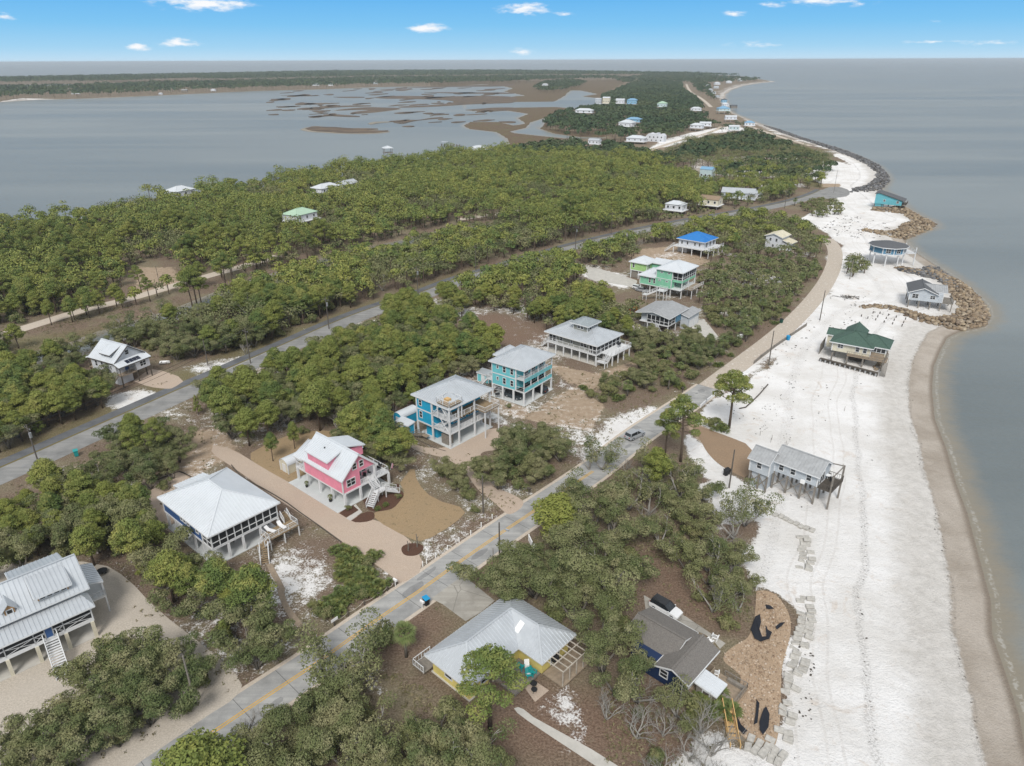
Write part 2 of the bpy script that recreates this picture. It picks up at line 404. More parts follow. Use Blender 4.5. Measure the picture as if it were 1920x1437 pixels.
# ---- what covers the ground: (weight, feather in metres, polygon)
def pg(w, f, pts, z=0.): return (w, f, P2(pts, z))
white_zones = [
    pg(1.15, 1.5, [(1395, 1030), (1560, 1030), (1560, 1437), (1400, 1437), (1440, 1400), (1462, 1330), (1478, 1200), (1490, 1150), (1450, 1115), (1420, 1100)]),
    pg(.75, 4, [(1330, 718), (1390, 668), (1450, 622), (1500, 575), (1540, 520), (1548, 470), (1590, 470), (1585, 530), (1545, 600), (1480, 665), (1400, 710), (1340, 750)]),
    pg(.7, 4, [(1330, 312), (1400, 318), (1500, 322), (1500, 332), (1400, 334), (1330, 326)]), pg(.6, 4, [(1400, 342), (1500, 340), (1520, 352), (1420, 356)]),
    pg(.40, 8, [(0, 860), (430, 660), (900, 500), (1250, 470), (1540, 470), (1500, 600), (1300, 760), (1130, 870), (940, 1000), (640, 1230), (300, 1437), (0, 1437)]),
    pg(1.15, 2.5, [(1120, 1700), (1260, 1437), (1330, 1400), (1400, 1420), (1480, 1380), (1500, 1200), (1540, 1060), (1440, 1030), (1420, 1120), (1405, 1060), (1420, 980), (1330, 940), (1290, 925),
                 (1300, 915), (1340, 905), (1290, 860), (1280, 830), (1290, 815), (1310, 830), (1370, 890), (1407, 910), (1407, 835), (1300, 790), (1320, 765), (1380, 730), (1440, 690), (1470, 650), (1520, 600), (1545, 560), (1570, 520),
                 (1580, 460), (1540, 430), (1500, 410), (1530, 395), (1560, 380), (1580, 340), (1600, 310), (1560, 290), (1600, 285), (1700, 300), (1900, 400), (1950, 600), (1900, 900), (2300, 1700)]),
    pg(.9, 4, [(1500, 330), (1560, 300), (1640, 320), (1640, 345), (1580, 345), (1540, 345)]),
    pg(.85, 4, [(1120, 505), (1180, 515), (1200, 535), (1170, 545), (1120, 530), (1085, 515), (1090, 500)]),
    pg(.50, 2, [(520, 1050), (570, 1010), (620, 1020), (640, 1070), (640, 1100), (560, 1150), (540, 1120), (500, 1090)]),
    pg(.55, 2, [(430, 1090), (500, 1085), (530, 1150), (480, 1160), (420, 1130)]),
    pg(.62, 2.5, [(205, 740), (260, 725), (320, 735), (300, 760), (240, 775), (205, 760)]),
    pg(.58, 3, [(330, 690), (400, 668), (460, 665), (480, 650), (500, 655), (440, 690), (370, 705)]),
    pg(.60, 2.5, [(900, 760), (960, 790), (1000, 800), (1060, 840), (1120, 850), (1130, 870), (1050, 850), (960, 810), (890, 780)]),
    pg(.75, 3, [(1130, 790), (1220, 750), (1260, 770), (1180, 830), (1130, 870), (1100, 860), (1080, 890), (1060, 890), (1110, 840)]),
    pg(.6, 2.5, [(1040, 700), (1110, 730), (1100, 745), (1030, 725)]),
    pg(.5, 2.5, [(780, 1010), (830, 985), (900, 950), (960, 940), (990, 960), (900, 1010), (800, 1070), (780, 1060)]),
    pg(.52, 2, [(860, 895), (980, 900), (1010, 930), (960, 930), (880, 905)]),
    pg(.55, 2, [(600, 1230), (680, 1240), (760, 1245), (800, 1260), (780, 1290), (720, 1270), (760, 1340), (700, 1300), (640, 1260)]),
    pg(.50, 2, [(990, 1330), (1060, 1290), (1100, 1330), (1130, 1400), (1100, 1437), (1000, 1437), (1050, 1380)]),
    pg(.85, 2, [(1290, 1437), (1310, 1380), (1350, 1380), (1400, 1437)]),
    pg(.45, 3, [(340, 770), (430, 780), (440, 850), (380, 830), (330, 800)]),
    pg(.45, 3, [(640, 790), (760, 760), (780, 850), (720, 880)]),
    pg(.55, 2, [(1300, 905), (1400, 935), (1440, 980), (1340, 1000), (1320, 960)]),
    pg(.42, 3, [(880, 590), (990, 600), (1030, 630), (960, 640), (900, 620)]),
    pg(.55, 5, [(1280, 300), (1420, 290), (1560, 300), (1560, 330), (1480, 320), (1380, 318), (1300, 320)]),
    pg(.6, 3, [(1370, 500), (1440, 505), (1500, 545), (1440, 530), (1380, 520)]),
    pg(.48, 8, [(1350, 200), (1345, 185), (1340, 172), (1370, 160), (1430, 152), (1480, 150), (1480, 160), (1380, 180), (1380, 205), (1420, 222), (1480, 245), (1600, 285), (1640, 310), (1570, 292), (1500, 270), (1420, 240)]),
    pg(.8, 5, [(1240, 262), (1290, 250), (1340, 240), (1390, 235), (1400, 245), (1330, 252), (1260, 275), (1215, 280)]),
    pg(.6, 6, [(0, 190), (40, 184), (120, 186), (480, 172), (480, 174), (120, 190), (0, 196)]),
]
tan_zones = [
    pg(1, 2.0, [(860, 765), (930, 745), (1000, 770), (1080, 720), (1130, 760), (1110, 810), (1040, 800), (960, 780)]),
    pg(.8, 2.0, [(1020, 680), (1120, 700), (1200, 670), (1210, 690), (1130, 740), (1060, 720)]),
    pg(.9, 2.0, [(1290, 800), (1300, 790), (1415, 835), (1410, 895), (1365, 880), (1330, 860)]),
    pg(.9, 3.0, [(1520, 620), (1560, 640), (1570, 665), (1540, 670), (1480, 655), (1470, 640)]),
    pg(1, 3.0, [(1640, 480), (1700, 480), (1745, 495), (1720, 508), (1640, 500)]),
    pg(.8, 3.0, [(130, 880), (190, 850), (260, 870), (300, 830), (430, 790), (450, 850), (370, 900), (290, 930), (280, 900)]),
    pg(.7, 3.0, [(250, 500), (330, 500), (350, 540), (250, 560)]),
    pg(.7, 3.0, [(1270, 460), (1340, 490), (1290, 510), (1200, 500), (1160, 470)]),
    pg(.8, 3.0, [(1520, 300), (1640, 330), (1620, 350), (1540, 352)]),
    pg(.5, 4.0, [(1220, 270), (1290, 255), (1310, 262), (1240, 285)]),
]
litter_zones = [      # thick red-brown needle litter
    pg(1, 5, [(700, 730), (900, 640), (960, 650), (900, 740), (770, 770), (720, 830), (690, 790)]),
    pg(.9, 4, [(870, 580), (1000, 600), (1060, 640), (960, 650), (890, 640)]),
    pg(1, 4, [(1000, 1280), (1200, 1300), (1290, 1437), (1000, 1437), (860, 1380)]),
    pg(.9, 3, [(1200, 1000), (1300, 1050), (1390, 1100), (1380, 1180), (1280, 1150), (1210, 1110)]),
    pg(.7, 3, [(640, 1230), (770, 1130), (870, 1160), (800, 1240)]),
    pg(1, 3, [(870, 1030), (940, 1010), (960, 1060), (900, 1130)]),
]
marsh_zones = [pg(1, 6, [(800, 150), (1060, 152), (1180, 150), (1140, 172), (1130, 200), (1070, 214), (1030, 225), (1020, 262), (960, 276), (860, 245), (840, 200)]),
               pg(1, 10, [(200, 152), (480, 149), (480, 155), (260, 158)]),
               pg(1, 10, [(1000, 262), (1130, 258), (1150, 240), (1080, 246), (1020, 240)])]
grass_zones = [pg(1, 3, [(1500, 345), (1540, 325), (1600, 325), (1620, 340), (1590, 352), (1530, 352)]),
               pg(.7, 3, [(0, 850), (200, 760), (420, 660), (640, 585), (900, 495), (900, 505), (640, 600), (420, 690), (200, 790), (0, 880)]),
               pg(.6, 3, [(0, 640), (250, 600), (360, 560), (360, 590), (240, 625), (100, 680), (0, 690)])]
X, Y, NR, NC = fan(30., 6200., .0062, 1.5, .0052)
D = shore_dist(X, Y)
jit = .9 * np.sin(X * .23 + Y * .11) * np.cos(Y * .19 - X * .05)
def paint(zones, X, Y, mode='max', j=0.):
    out = np.zeros(X.shape)
    for w, f, poly in zones:
        d = poly_sdf(poly, X, Y, 40) + j
        t = np.clip(d / f * .5 + .5, 0, 1); t = t * t * (3 - 2 * t)
        out = np.maximum(out, w * t)
    return out
A_white = paint(white_zones, X, Y, j=jit); A_tan = paint(tan_zones, X, Y, j=jit * .6)
A_lit = paint(litter_zones, X, Y, j=jit); A_marsh = paint(marsh_zones, X, Y); A_grass = paint(grass_zones, X, Y, j=jit * .5)
def land_z(D, X=None, Y=None):
    z = np.where(D > 0, SEA + (-SEA) * np.clip(D / 15., 0, 1) ** .75, SEA - np.clip(-D / 14., 0, 1) * 2.6)
    return z
Zg = land_z(D)
Zg = np.where((D > 0) & (A_marsh > .3), np.minimum(Zg, SEA + .35), Zg)
Zg = Zg - np.where(Y > 5200, (Y - 5200) * .01, 0)

def ground_material():
    m, n, l, bs = principled('barrier_island_ground')
    geo = n.new('ShaderNodeNewGeometry'); pos = geo.outputs['Position']
    def A(k):
        a = n.new('ShaderNodeAttribute'); a.attribute_name = k; return a.outputs['Fac']
    n1 = noise_node(n, l, pos, .09, 6, .62); n2 = noise_node(n, l, pos, .7, 6, .7); n3 = noise_node(n, l, pos, 3.6, 5, .75); n4 = noise_node(n, l, pos, 12., 2, .6)
    # default: brown litter, dry grass and pale sand
    lit = mixc(n, l, mapr(n, l, n3, .35, .65), (.125, .088, .062), (.27, .205, .155))
    lit = mixc(n, l, mapr(n, l, n1, .42, .62), lit, mixc(n, l, mapr(n, l, n3, .3, .7), (.13, .115, .065), (.31, .26, .185)))
    red = mixc(n, l, mapr(n, l, n3, .3, .7), (.125, .078, .056), (.29, .205, .15))
    lit = mixc(n, l, mth(n, l, 'MULTIPLY', A('litter'), mapr(n, l, n2, .2, .5)), lit, red)
    grs = mixc(n, l, mapr(n, l, n3, .3, .7), (.10, .105, .045), (.24, .20, .10))
    lit = mixc(n, l, mth(n, l, 'MULTIPLY', A('grass'), mapr(n, l, n2, .25, .5)), lit, grs)
    tan = mixc(n, l, mapr(n, l, n2, .25, .75), (.34, .255, .18), (.46, .36, .265))
    tan = mixc(n, l, mapr(n, l, n4, .55, .75), tan, (.26, .20, .145))
    sel = mth(n, l, 'ADD', A('tan'), mth(n, l, 'MULTIPLY', mth(n, l, 'SUBTRACT', n2, .5), 1.1))
    base = mixc(n, l, mapr(n, l, sel, .42, .62), lit, tan)
    # white quartz sand: mask = weight + noise
    wsand = mixc(n, l, mapr(n, l, n1, .3, .7), (.70, .68, .655), (.85, .84, .835))
    wsand = mixc(n, l, mapr(n, l, n2, .2, .48), mixc(n, l, .5, wsand, (.62, .57, .52)), wsand)
    wsand = mixc(n, l, mth(n, l, 'MULTIPLY', mapr(n, l, noise_node(n, l, pos, .16, 5, .7, 1.2), .56, .70), .55), wsand, (.60, .51, .43))
    nz = mth(n, l, 'ADD', mth(n, l, 'MULTIPLY', n2, .75), mth(n, l, 'MULTIPLY', n3, .75))
    n5 = noise_node(n, l, pos, .045, 3, .5)
    wv = mth(n, l, 'ADD', mth(n, l, 'ADD', mth(n, l, 'MULTIPLY', A('white'), .78), mapr(n, l, n5, .42, .7, .08, .28)), mth(n, l, 'SUBTRACT', nz, .27))
    wm = mapr(n, l, wv, .98, 1.13)
    base = mixc(n, l, wm, base, wsand)
    # beach bands by distance from the waterline
    sd = A('shore'); wob = mth(n, l, 'MULTIPLY', mth(n, l, 'SUBTRACT', n1, .5), 6.)
    wob = mth(n, l, 'ADD', wob, mth(n, l, 'MULTIPLY', mth(n, l, 'SUBTRACT', n2, .5), 1.1))
    sw = mth(n, l, 'ADD', sd, wob)
    isb = mapr(n, l, A('white'), .3, .6)
    damp = mth(n, l, 'MULTIPLY', mapr(n, l, sw, 14.5, 9.0), isb)
    base = mixc(n, l, mth(n, l, 'MULTIPLY', damp, .85), base, mixc(n, l, mapr(n, l, n2, .3, .7), (.50, .475, .44), (.64, .61, .575)))
    wet = mapr(n, l, mth(n, l, 'ADD', sd, mth(n, l, 'MULTIPLY', mth(n, l, 'SUBTRACT', n2, .5), 1.4)), 5.3, 4.7)
    wetc = mixc(n, l, mapr(n, l, n1, .35, .65), (.36, .315, .265), (.50, .45, .395))
    wetc = mixc(n, l, mapr(n, l, n3, .3, .7), mixc(n, l, .35, wetc, (.31, .25, .2)), wetc)
    base = mixc(n, l, mth(n, l, 'MULTIPLY', wet, mapr(n, l, A('white'), .1, .3)), base, wetc)
    base = mixc(n, l, mth(n, l, 'MULTIPLY', mapr(n, l, sd, 1.3, .2), mapr(n, l, A('white'), .1, .3)), base, (.24, .20, .16))
    # wrack lines: dark seaweed specks along two contours
    vor = n.new('ShaderNodeTexVoronoi'); vor.inputs['Scale'].default_value = 1.5; l.new(pos, vor.inputs['Vector'])
    spk = mapr(n, l, vor.outputs['Distance'], .30, .18)
    for c, wd, k in ((5.1, .55, 1.0), (16.6, .8, .9), (30., 1.6, .5)):
        dd = mth(n, l, 'ABSOLUTE', mth(n, l, 'SUBTRACT', mth(n, l, 'ADD', sd, mth(n, l, 'MULTIPLY', mth(n, l, 'SUBTRACT', n1, .5), 3.2)), c))
        lm = mth(n, l, 'MULTIPLY', mapr(n, l, dd, wd, wd * .3), mth(n, l, 'MULTIPLY', mapr(n, l, n3, .46, .56), k))
        lm = mth(n, l, 'MULTIPLY', lm, mth(n, l, 'MULTIPLY', isb, mapr(n, l, spk, 0, 1, .35, 1)))
        base = mixc(n, l, lm, base, (.10, .085, .07))
    # vehicle tracks running along the beach
    for c in (20.2, 22.0, 25.4):
        dd = mth(n, l, 'ABSOLUTE', mth(n, l, 'SUBTRACT', mth(n, l, 'ADD', sd, mth(n, l, 'MULTIPLY', mth(n, l, 'SUBTRACT', noise_node(n, l, pos, .02, 2), .5), 9.)), c))
        lm = mth(n, l, 'MULTIPLY', mapr(n, l, dd, .26, .10, 0, .30), mth(n, l, 'MULTIPLY', isb, mapr(n, l, n2, .4, .6, .3, 1.)))
        base = mixc(n, l, lm, base, (.50, .46, .42))
    # trampled hollows
    v2 = n.new('ShaderNodeTexVoronoi'); v2.inputs['Scale'].default_value = 1.9; l.new(pos, v2.inputs['Vector'])
    base = mixc(n, l, mth(n, l, 'MULTIPLY', mapr(n, l, v2.outputs['Distance'], .22, .10), mth(n, l, 'MULTIPLY', wm, mapr(n, l, n1, .45, .6, 0, .28))), base, (.50, .46, .43))
    # marsh: rushes and mud
    msh = mixc(n, l, mapr(n, l, n2, .3, .7), (.085, .06, .04), (.19, .135, .085))
    msh = mixc(n, l, mapr(n, l, n1, .45, .7), msh, (.14, .125, .06))
    base = mixc(n, l, mapr(n, l, A('marsh'), .35, .6), base, msh)
    bed = mixc(n, l, .5, (.10, .09, .07), (.16, .14, .10))
    base = mixc(n, l, mapr(n, l, sd, 0., -1.5), base, bed)
    l.new(base, bs.inputs['Base Color']); bs.inputs['Roughness'].default_value = .92; bs.inputs['Specular IOR Level'].default_value = .15
    bump(n, l, bs, mth(n, l, 'ADD', n3, mth(n, l, 'MULTIPLY', n2, 1.5)), .8, .3)
    return m
GROUND = ground_material()
ground = grid_mesh('ground', X, Y, Zg, NR, NC, dict(shore=D, white=A_white, tan=A_tan, litter=A_lit, marsh=A_marsh, grass=A_grass), GROUND)
props(ground, kind='structure')

# ---------------------------------------------------------------- water
def water_material():
    m, n, l, bs = principled('grey_green_sea_water')
    geo = n.new('ShaderNodeNewGeometry'); pos = geo.outputs['Position']
    a = n.new('ShaderNodeAttribute'); a.attribute_name = 'shore'; sd = a.outputs['Fac']
    n1 = noise_node(n, l, pos, .004, 5, .6); 
    mp = n.new('ShaderNodeMapping'); mp.inputs['Scale'].default_value = (.0016, .009, 1); mp.inputs['Rotation'].default_value = (0, 0, .25); l.new(pos, mp.inputs[0])
    n2 = noise_node(n, l, mp.outputs[0], 1., 5, .55, .6)
    deep = mixc(n, l, mapr(n, l, n2, .3, .7), (.115, .135, .138), (.205, .23, .235))
    col = mixc(n, l, mapr(n, l, mth(n, l, 'ADD', sd, mth(n, l, 'MULTIPLY', mth(n, l, 'SUBTRACT', noise_node(n, l, pos, .25, 4), .5), 4.)), -6., -.6), deep, (.225, .20, .155))
    foam = mth(n, l, 'MULTIPLY', mapr(n, l, mth(n, l, 'ABSOLUTE', mth(n, l, 'ADD', sd, mth(n, l, 'MULTIPLY', noise_node(n, l, pos, .5, 5, .7), 1.6))), .45, .1), mapr(n, l, noise_node(n, l, pos, 1.7, 4, .7), .46, .58, 0, .28))
    col = mixc(n, l, foam, col, (.62, .62, .60))
    l.new(col, bs.inputs['Base Color'])
    bs.inputs['IOR'].default_value = 1.33
    bs.inputs['Specular IOR Level'].default_value = .65
    l.new(mapr(n, l, n2, .3, .7, .30, .40), bs.inputs['Roughness'])
    w1 = noise_node(n, l, pos, 1.1, 3, .6, .4)
    mp2 = n.new('ShaderNodeMapping'); mp2.inputs['Scale'].default_value = (.10, .34, 1); mp2.inputs['Rotation'].default_value = (0, 0, -.15); l.new(pos, mp2.inputs[0])
    w2 = noise_node(n, l, mp2.outputs[0], 1., 4, .6, .5)
    b = n.new('ShaderNodeBump'); b.inputs['Strength'].default_value = .55; b.inputs['Distance'].default_value = .38
    l.new(mth(n, l, 'ADD', mth(n, l, 'MULTIPLY', w1, .55), w2), b.inputs['Height']); l.new(b.outputs[0], bs.inputs['Normal'])
    return m
WATER = water_material()
Xw, Yw, nrw, ncw = fan(30., 60000., .014, 1.7, .011)
Dw = np.full(Xw.shape, -500.); near = Yw < 6000
Dw[near] = shore_dist(Xw[near], Yw[near])
water = grid_mesh('water', Xw, Yw, np.full(Xw.shape, SEA), nrw, ncw, dict(shore=Dw), WATER)
props(water, kind='structure')

# ---------------------------------------------------------------- marsh islands in the bay
RUSH = mat('brown_marsh_rushes', (.15, .105, .065), .95, .4, .05, col2=(.075, .055, .04))
PALEB = mat('pale_mud_bar', (.30, .27, .22), .95, .3, .05)
isles = [[(370, 570), (420, 548), (520, 556), (600, 556), (690, 566), (900, 566), (925, 572), (800, 580), (950, 584), (995, 580), (990, 590), (870, 602), (640, 600), (540, 592), (430, 586)],
    [(1030, 520), (1140, 502), (1230, 504), (1300, 488), (1400, 480), (1408, 488), (1260, 500), (1170, 512), (1100, 534)],
    [(1480, 466), (1520, 456), (1570, 458), (1572, 468), (1500, 474)], [(840, 530), (870, 518), (980, 514), (1020, 518), (930, 524), (860, 538)],
    [(505, 462), (560, 458), (700, 468), (780, 474), (780, 480), (640, 478), (520, 468)],
    [(600, 428), (700, 416), (840, 406), (960, 410), (1060, 412), (1090, 420), (960, 436), (840, 450), (690, 458), (740, 440), (880, 428), (760, 424), (610, 432)],
    [(440, 414), (540, 400), (700, 394), (860, 392), (870, 400), (640, 404), (480, 418)], [(290, 384), (340, 368), (380, 376), (560, 376), (650, 374), (560, 382), (380, 388), (300, 390)],
    [(150, 346), (200, 340), (260, 338), (262, 350), (190, 353)], [(150, 402), (300, 398), (300, 404), (150, 408)], [(185, 428), (300, 422), (290, 432), (200, 434)],
    [(185, 320), (350, 317), (470, 318), (460, 323), (300, 324)], [(505, 312), (560, 306), (592, 310), (560, 318)], [(580, 330), (700, 328), (820, 328), (810, 336), (640, 336)],
    [(880, 334), (960, 322), (1140, 322), (1260, 324), (1400, 330), (1560, 322), (1800, 322), (1960, 330), (1960, 372), (1800, 378), (1600, 384), (1440, 396), (1280, 404), (1080, 410), (1060, 402), (1260, 396), (1440, 380), (1500, 366), (1430, 352), (1260, 346), (1120, 342), (960, 342)],
    [(1260, 294), (1440, 294), (1600, 296), (1940, 296), (1940, 306), (1700, 304), (1500, 304)], [(1100, 256), (1400, 246), (1700, 240), (1940, 228), (1940, 250), (1500, 252), (1240, 260)],
    [(1570, 428), (1680, 418), (1780, 410), (1960, 408), (1960, 430), (1850, 432), (1760, 440), (1640, 432)], [(1250, 452), (1320, 446), (1330, 456), (1420, 462), (1300, 462)],
    [(420, 436), (560, 428), (560, 434), (480, 444), (550, 450), (520, 454), (460, 446)], [(1820, 515), (1920, 512), (1960, 518), (1920, 526), (1840, 522)], [(1095, 550), (1160, 545), (1200, 550), (1150, 556)], [(1310, 376), (1400, 372), (1420, 378), (1330, 382)]]
r6 = np.random.default_rng(66)
for _ in range(90):
    cx_, cy_ = r6.uniform(100, 1900), r6.uniform(250, 520); w_, h_ = r6.uniform(14, 95), r6.uniform(2, 7)
    if cx_ < 1000 and cy_ > 480: continue
    isles.append([(cx_ + w_ * math.cos(a) * r6.uniform(.6, 1.2), cy_ - .06 * w_ * math.cos(a) + h_ * math.sin(a) * r6.uniform(.4, 1.3)) for a in [q * math.tau / 9 for q in range(9)]])
for k, isl in enumerate(isles):
    poly = G2('D2', isl, SEA)
    if k >= 24 and shore_dist(np.array([poly[0][0]]), np.array([poly[0][1]]))[0] > -3: continue
    c = (sum(p[0] for p in poly) / len(poly), sum(p[1] for p in poly) / len(poly))
    poly = smooth_line(poly + [poly[0]])[:-1]
    mb = MB()
    n_ = len(poly); vs = [(p[0], p[1], SEA - .3) for p in poly] + [(p[0] * .998 + c[0] * .002, p[1] * .998 + c[1] * .002, SEA + .45) for p in poly]
    area = sum(poly[i][0] * poly[(i + 1) % n_][1] - poly[(i + 1) % n_][0] * poly[i][1] for i in range(n_))
    if area < 0: vs = vs[:n_][::-1] + vs[n_:][::-1]
    mb.add(vs, [tuple(range(n_, 2 * n_))] + [(i, (i + 1) % n_, n_ + (i + 1) % n_, n_ + i) for i in range(n_)])
    o = mb.make('marsh_island', RUSH if k != 3 else PALEB); props(o, kind='structure', group='marsh islands in the bay')
    if k in (0, 5):      # pale bar on the bay side
        mb = MB(); q = [(p[0], p[1], SEA + .08) for p in [(c[0] + (p[0] - c[0]) * 1.07, c[1] + (p[1] - c[1]) * 1.0 - (9 if k == 0 else 4)) for p in poly]]
        if area < 0: q = q[::-1]
        mb.add(q, [tuple(range(len(q)))]); o = mb.make('sand_bar', PALEB); props(o, kind='structure')

# ---------------------------------------------------------------- roads, tracks and drives: sheets just above the ground
def ribbon(pts, w, z, off=0.):
    """flat strip along a centre line, returns MB"""
    P = smooth_line(pts); mb = MB(); L = []
    for i, p in enumerate(P):
        a = Vector(P[max(i - 1, 0)]); b = Vector(P[min(i + 1, len(P) - 1)]); d = (b - a).normalized(); nrm = Vector((-d.y, d.x))
        c = Vector(p) + nrm * off; L.append((c + nrm * w / 2, c - nrm * w / 2))
    for (a, b), (c, d) in zip(L, L[1:]):
        mb.add([(b.x, b.y, z), (d.x, d.y, z), (c.x, c.y, z), (a.x, a.y, z)], [(0, 1, 2, 3)])
    return mb
def road_mat(name, c1, c2, crack=True, joint=0.):
    m, n, l, bs = principled(name); geo = n.new('ShaderNodeNewGeometry'); pos = geo.outputs['Position']
    a = noise_node(n, l, pos, .25, 5, .6); b = noise_node(n, l, pos, 5., 5, .7)
    mp = n.new('ShaderNodeMapping'); mp.inputs['Rotation'].default_value = (0, 0, math.radians(-52)); mp.inputs['Scale'].default_value = (.03, 1.1, 1); l.new(pos, mp.inputs[0])
    s = noise_node(n, l, mp.outputs[0], 1., 4, .6)
    col = mixc(n, l, mapr(n, l, s, .3, .7), c1, c2)
    col = mixc(n, l, mapr(n, l, a, .4, .7), col, tuple(q * .82 for q in c1))
    col = mixc(n, l, mapr(n, l, b, .5, .8, 0, .5), col, tuple(q * .6 for q in c1))
    if crack:
        v = n.new('ShaderNodeTexVoronoi'); v.feature = 'DISTANCE_TO_EDGE'; v.inputs['Scale'].default_value = .16; l.new(pos, v.inputs['Vector'])
        col = mixc(n, l, mapr(n, l, v.outputs['Distance'], .012, .004, 0, .55), col, tuple(q * .45 for q in c1))
    l.new(col, bs.inputs['Base Color']); bs.inputs['Roughness'].default_value = .85; bs.inputs['Specular IOR Level'].default_value = .25
    bump(n, l, bs, b, .25, .03)
    return m
ASPH = road_mat('worn_grey_asphalt', (.24, .24, .235), (.31, .305, .295), False); ASPHD = road_mat('newer_dark_asphalt', (.125, .13, .14), (.16, .165, .17), False)
ROAD2M = road_mat('pale_grey_road_slabs', (.31, .31, .305), (.42, .415, .40), False)
DRIVEC = road_mat('stained_driveway_concrete', (.34, .32, .285), (.44, .42, .38))
def ground_mat(name, c1, c2, sp=None, scale=6.):
    m, n, l, bs = principled(name); geo = n.new('ShaderNodeNewGeometry'); pos = geo.outputs['Position']
    a = noise_node(n, l, pos, .35, 5, .6); b = noise_node(n, l, pos, scale, 5, .75)
    col = mixc(n, l, mapr(n, l, b, .3, .7), c1, c2); col = mixc(n, l, mapr(n, l, a, .35, .7, 0, .6), col, tuple(q * .8 for q in c2))
    if sp: col = mixc(n, l, mapr(n, l, noise_node(n, l, pos, 1.1, 6, .7), .56, .66), col, sp)
    l.new(col, bs.inputs['Base Color']); bs.inputs['Roughness'].default_value = .95; bs.inputs['Specular IOR Level'].default_value = .1
    bump(n, l, bs, b, .6, .08); return m
GRAVT = ground_mat('tan_pea_gravel', (.38, .295, .23), (.53, .435, .355))
GRAVP = ground_mat('pale_shell_gravel', (.37, .33, .275), (.58, .52, .45), scale=5.)
LAWN = ground_mat('dormant_tan_lawn', (.26, .185, .105), (.37, .275, .17), (.21, .165, .10))
SANDT = ground_mat('packed_sand_track', (.44, .37, .30), (.60, .53, .45), scale=3.)
SANDR = ground_mat('rutted_sand_road', (.39, .33, .27), (.55, .49, .42), (.66, .63, .59), 2.5)
BRSAND = ground_mat('raked_brown_sand', (.25, .175, .115), (.33, .24, .165), None, 3.)

road1_px = [(-260, 1005), (-120, 946), (0, 894), (73, 862), (177, 815), (271, 773), (350, 737), (400, 716), (467, 686), (560, 645), (643, 607), (720, 578), (794, 556), (861, 528), (924, 510), (1000, 486), (1079, 463),
            (1172, 440), (1285, 417), (1370, 403), (1437, 391), (1500, 377), (1535, 365), (1550, 357)]
road1 = P2(road1_px)
o = ribbon(road1, 6.4, .02).make('main_road', ASPH); props(o, kind='structure')
o = ribbon(road1, .55, .024, 3.45).make('grass_strip', ground_mat('verge_grass', (.12, .11, .045), (.21, .17, .08))); props(o, kind='structure')
o = ribbon(road1, 2.7, .022, 5.1).make('bicycle_path', ASPHD); props(o, kind='structure')
mk = MB()
rp = smooth_line(road1)
YEL = mat('yellow_road_paint', (.68, .40, .06), .7, .25, 2.); WPA = mat('white_road_paint', (.62, .60, .55), .7, .3, 1.5)
for i in range(len(rp) - 1):
    a, b = Vector(rp[i]), Vector(rp[i + 1]); L_ = (b - a).length; d = (b - a) / L_; nrm = Vector((-d.y, d.x))
    if not (-60 > a.x > -110): continue
    t = 0
    while t + 3 < L_:
        p = a + d * t + nrm * 2.85; q = a + d * (t + 3) + nrm * 2.85
        mk.add([(p.x - nrm.x * .06, p.y - nrm.y * .06, .03), (q.x - nrm.x * .06, q.y - nrm.y * .06, .03), (q.x + nrm.x * .06, q.y + nrm.y * .06, .03), (p.x + nrm.x * .06, p.y + nrm.y * .06, .03)], [(0, 1, 2, 3)]); t += 5
if mk.v: o = mk.make('road_marking', WPA); props(o, kind='structure')
road2_px = [(60, 1600), (250, 1472), (330, 1418), (400, 1373), (465, 1329), (530, 1286), (598, 1241), (648, 1204), (720, 1153), (790, 1106), (860, 1055), (936, 1002), (1020, 946), (1112, 884), (1160, 845), (1194, 818), (1240, 787), (1300, 748), (1330, 727)]
road2 = P2(road2_px)
o = ribbon(road2, 5.7, .02).make('beach_road', ROAD2M); props(o, kind='structure')
o = ribbon(road2, 6.9, .012).make('road_shoulder', SANDT); props(o, kind='structure')
for s_ in (-.17, .17):
    o = ribbon(road2[:14], .15, .026, s_).make('road_centre_line', YEL); props(o, kind='structure')
jm = MB(); q2 = smooth_line(road2); acc = 0.
for a_, b_ in zip(q2, q2[1:]):
    a_, b_ = Vector(a_), Vector(b_); L_ = (b_ - a_).length; d_ = (b_ - a_) / L_; n_ = Vector((-d_.y, d_.x)); acc += L_
    if acc > 4.6:
        acc = 0.; c_ = b_; jm.add([(*(c_ + n_ * 2.8 - d_ * .03), .0245), (*(c_ - n_ * 2.8 - d_ * .03), .0245), (*(c_ - n_ * 2.8 + d_ * .03), .0245), (*(c_ + n_ * 2.8 + d_ * .03), .0245)], [(0, 1, 2, 3)])
o = jm.make('road_joint', mat('dark_joint_sealant', (.10, .10, .10), .8, .3)); props(o, kind='structure')
pm = MB(); r5 = np.random.default_rng(77)
for i in range(20):      # asphalt patches and stains on both roads
    P_ = q2 if i % 2 else smooth_line(road1); k_ = r5.integers(4, len(P_) - 2); a_, b_ = Vector(P_[k_]), Vector(P_[k_ + 1]); d_ = (b_ - a_).normalized(); n_ = Vector((-d_.y, d_.x)); c_ = a_ + n_ * r5.uniform(-2, 2); w_, h_ = r5.uniform(.3, 1.0), r5.uniform(.5, 3.0)
    pts_ = [c_ + n_ * w_ * math.cos(t) * r5.uniform(.7, 1) + d_ * h_ * math.sin(t) * r5.uniform(.7, 1) for t in (0, .9, 1.6, 2.4, 3.1, 4.0, 4.7, 5.5)]
    pm.add([(p.x, p.y, .0235 + i * 1e-5) for p in pts_][::-1 if (pts_[1] - pts_[0]).cross(pts_[2] - pts_[1]) < 0 else 1], [tuple(range(8))])
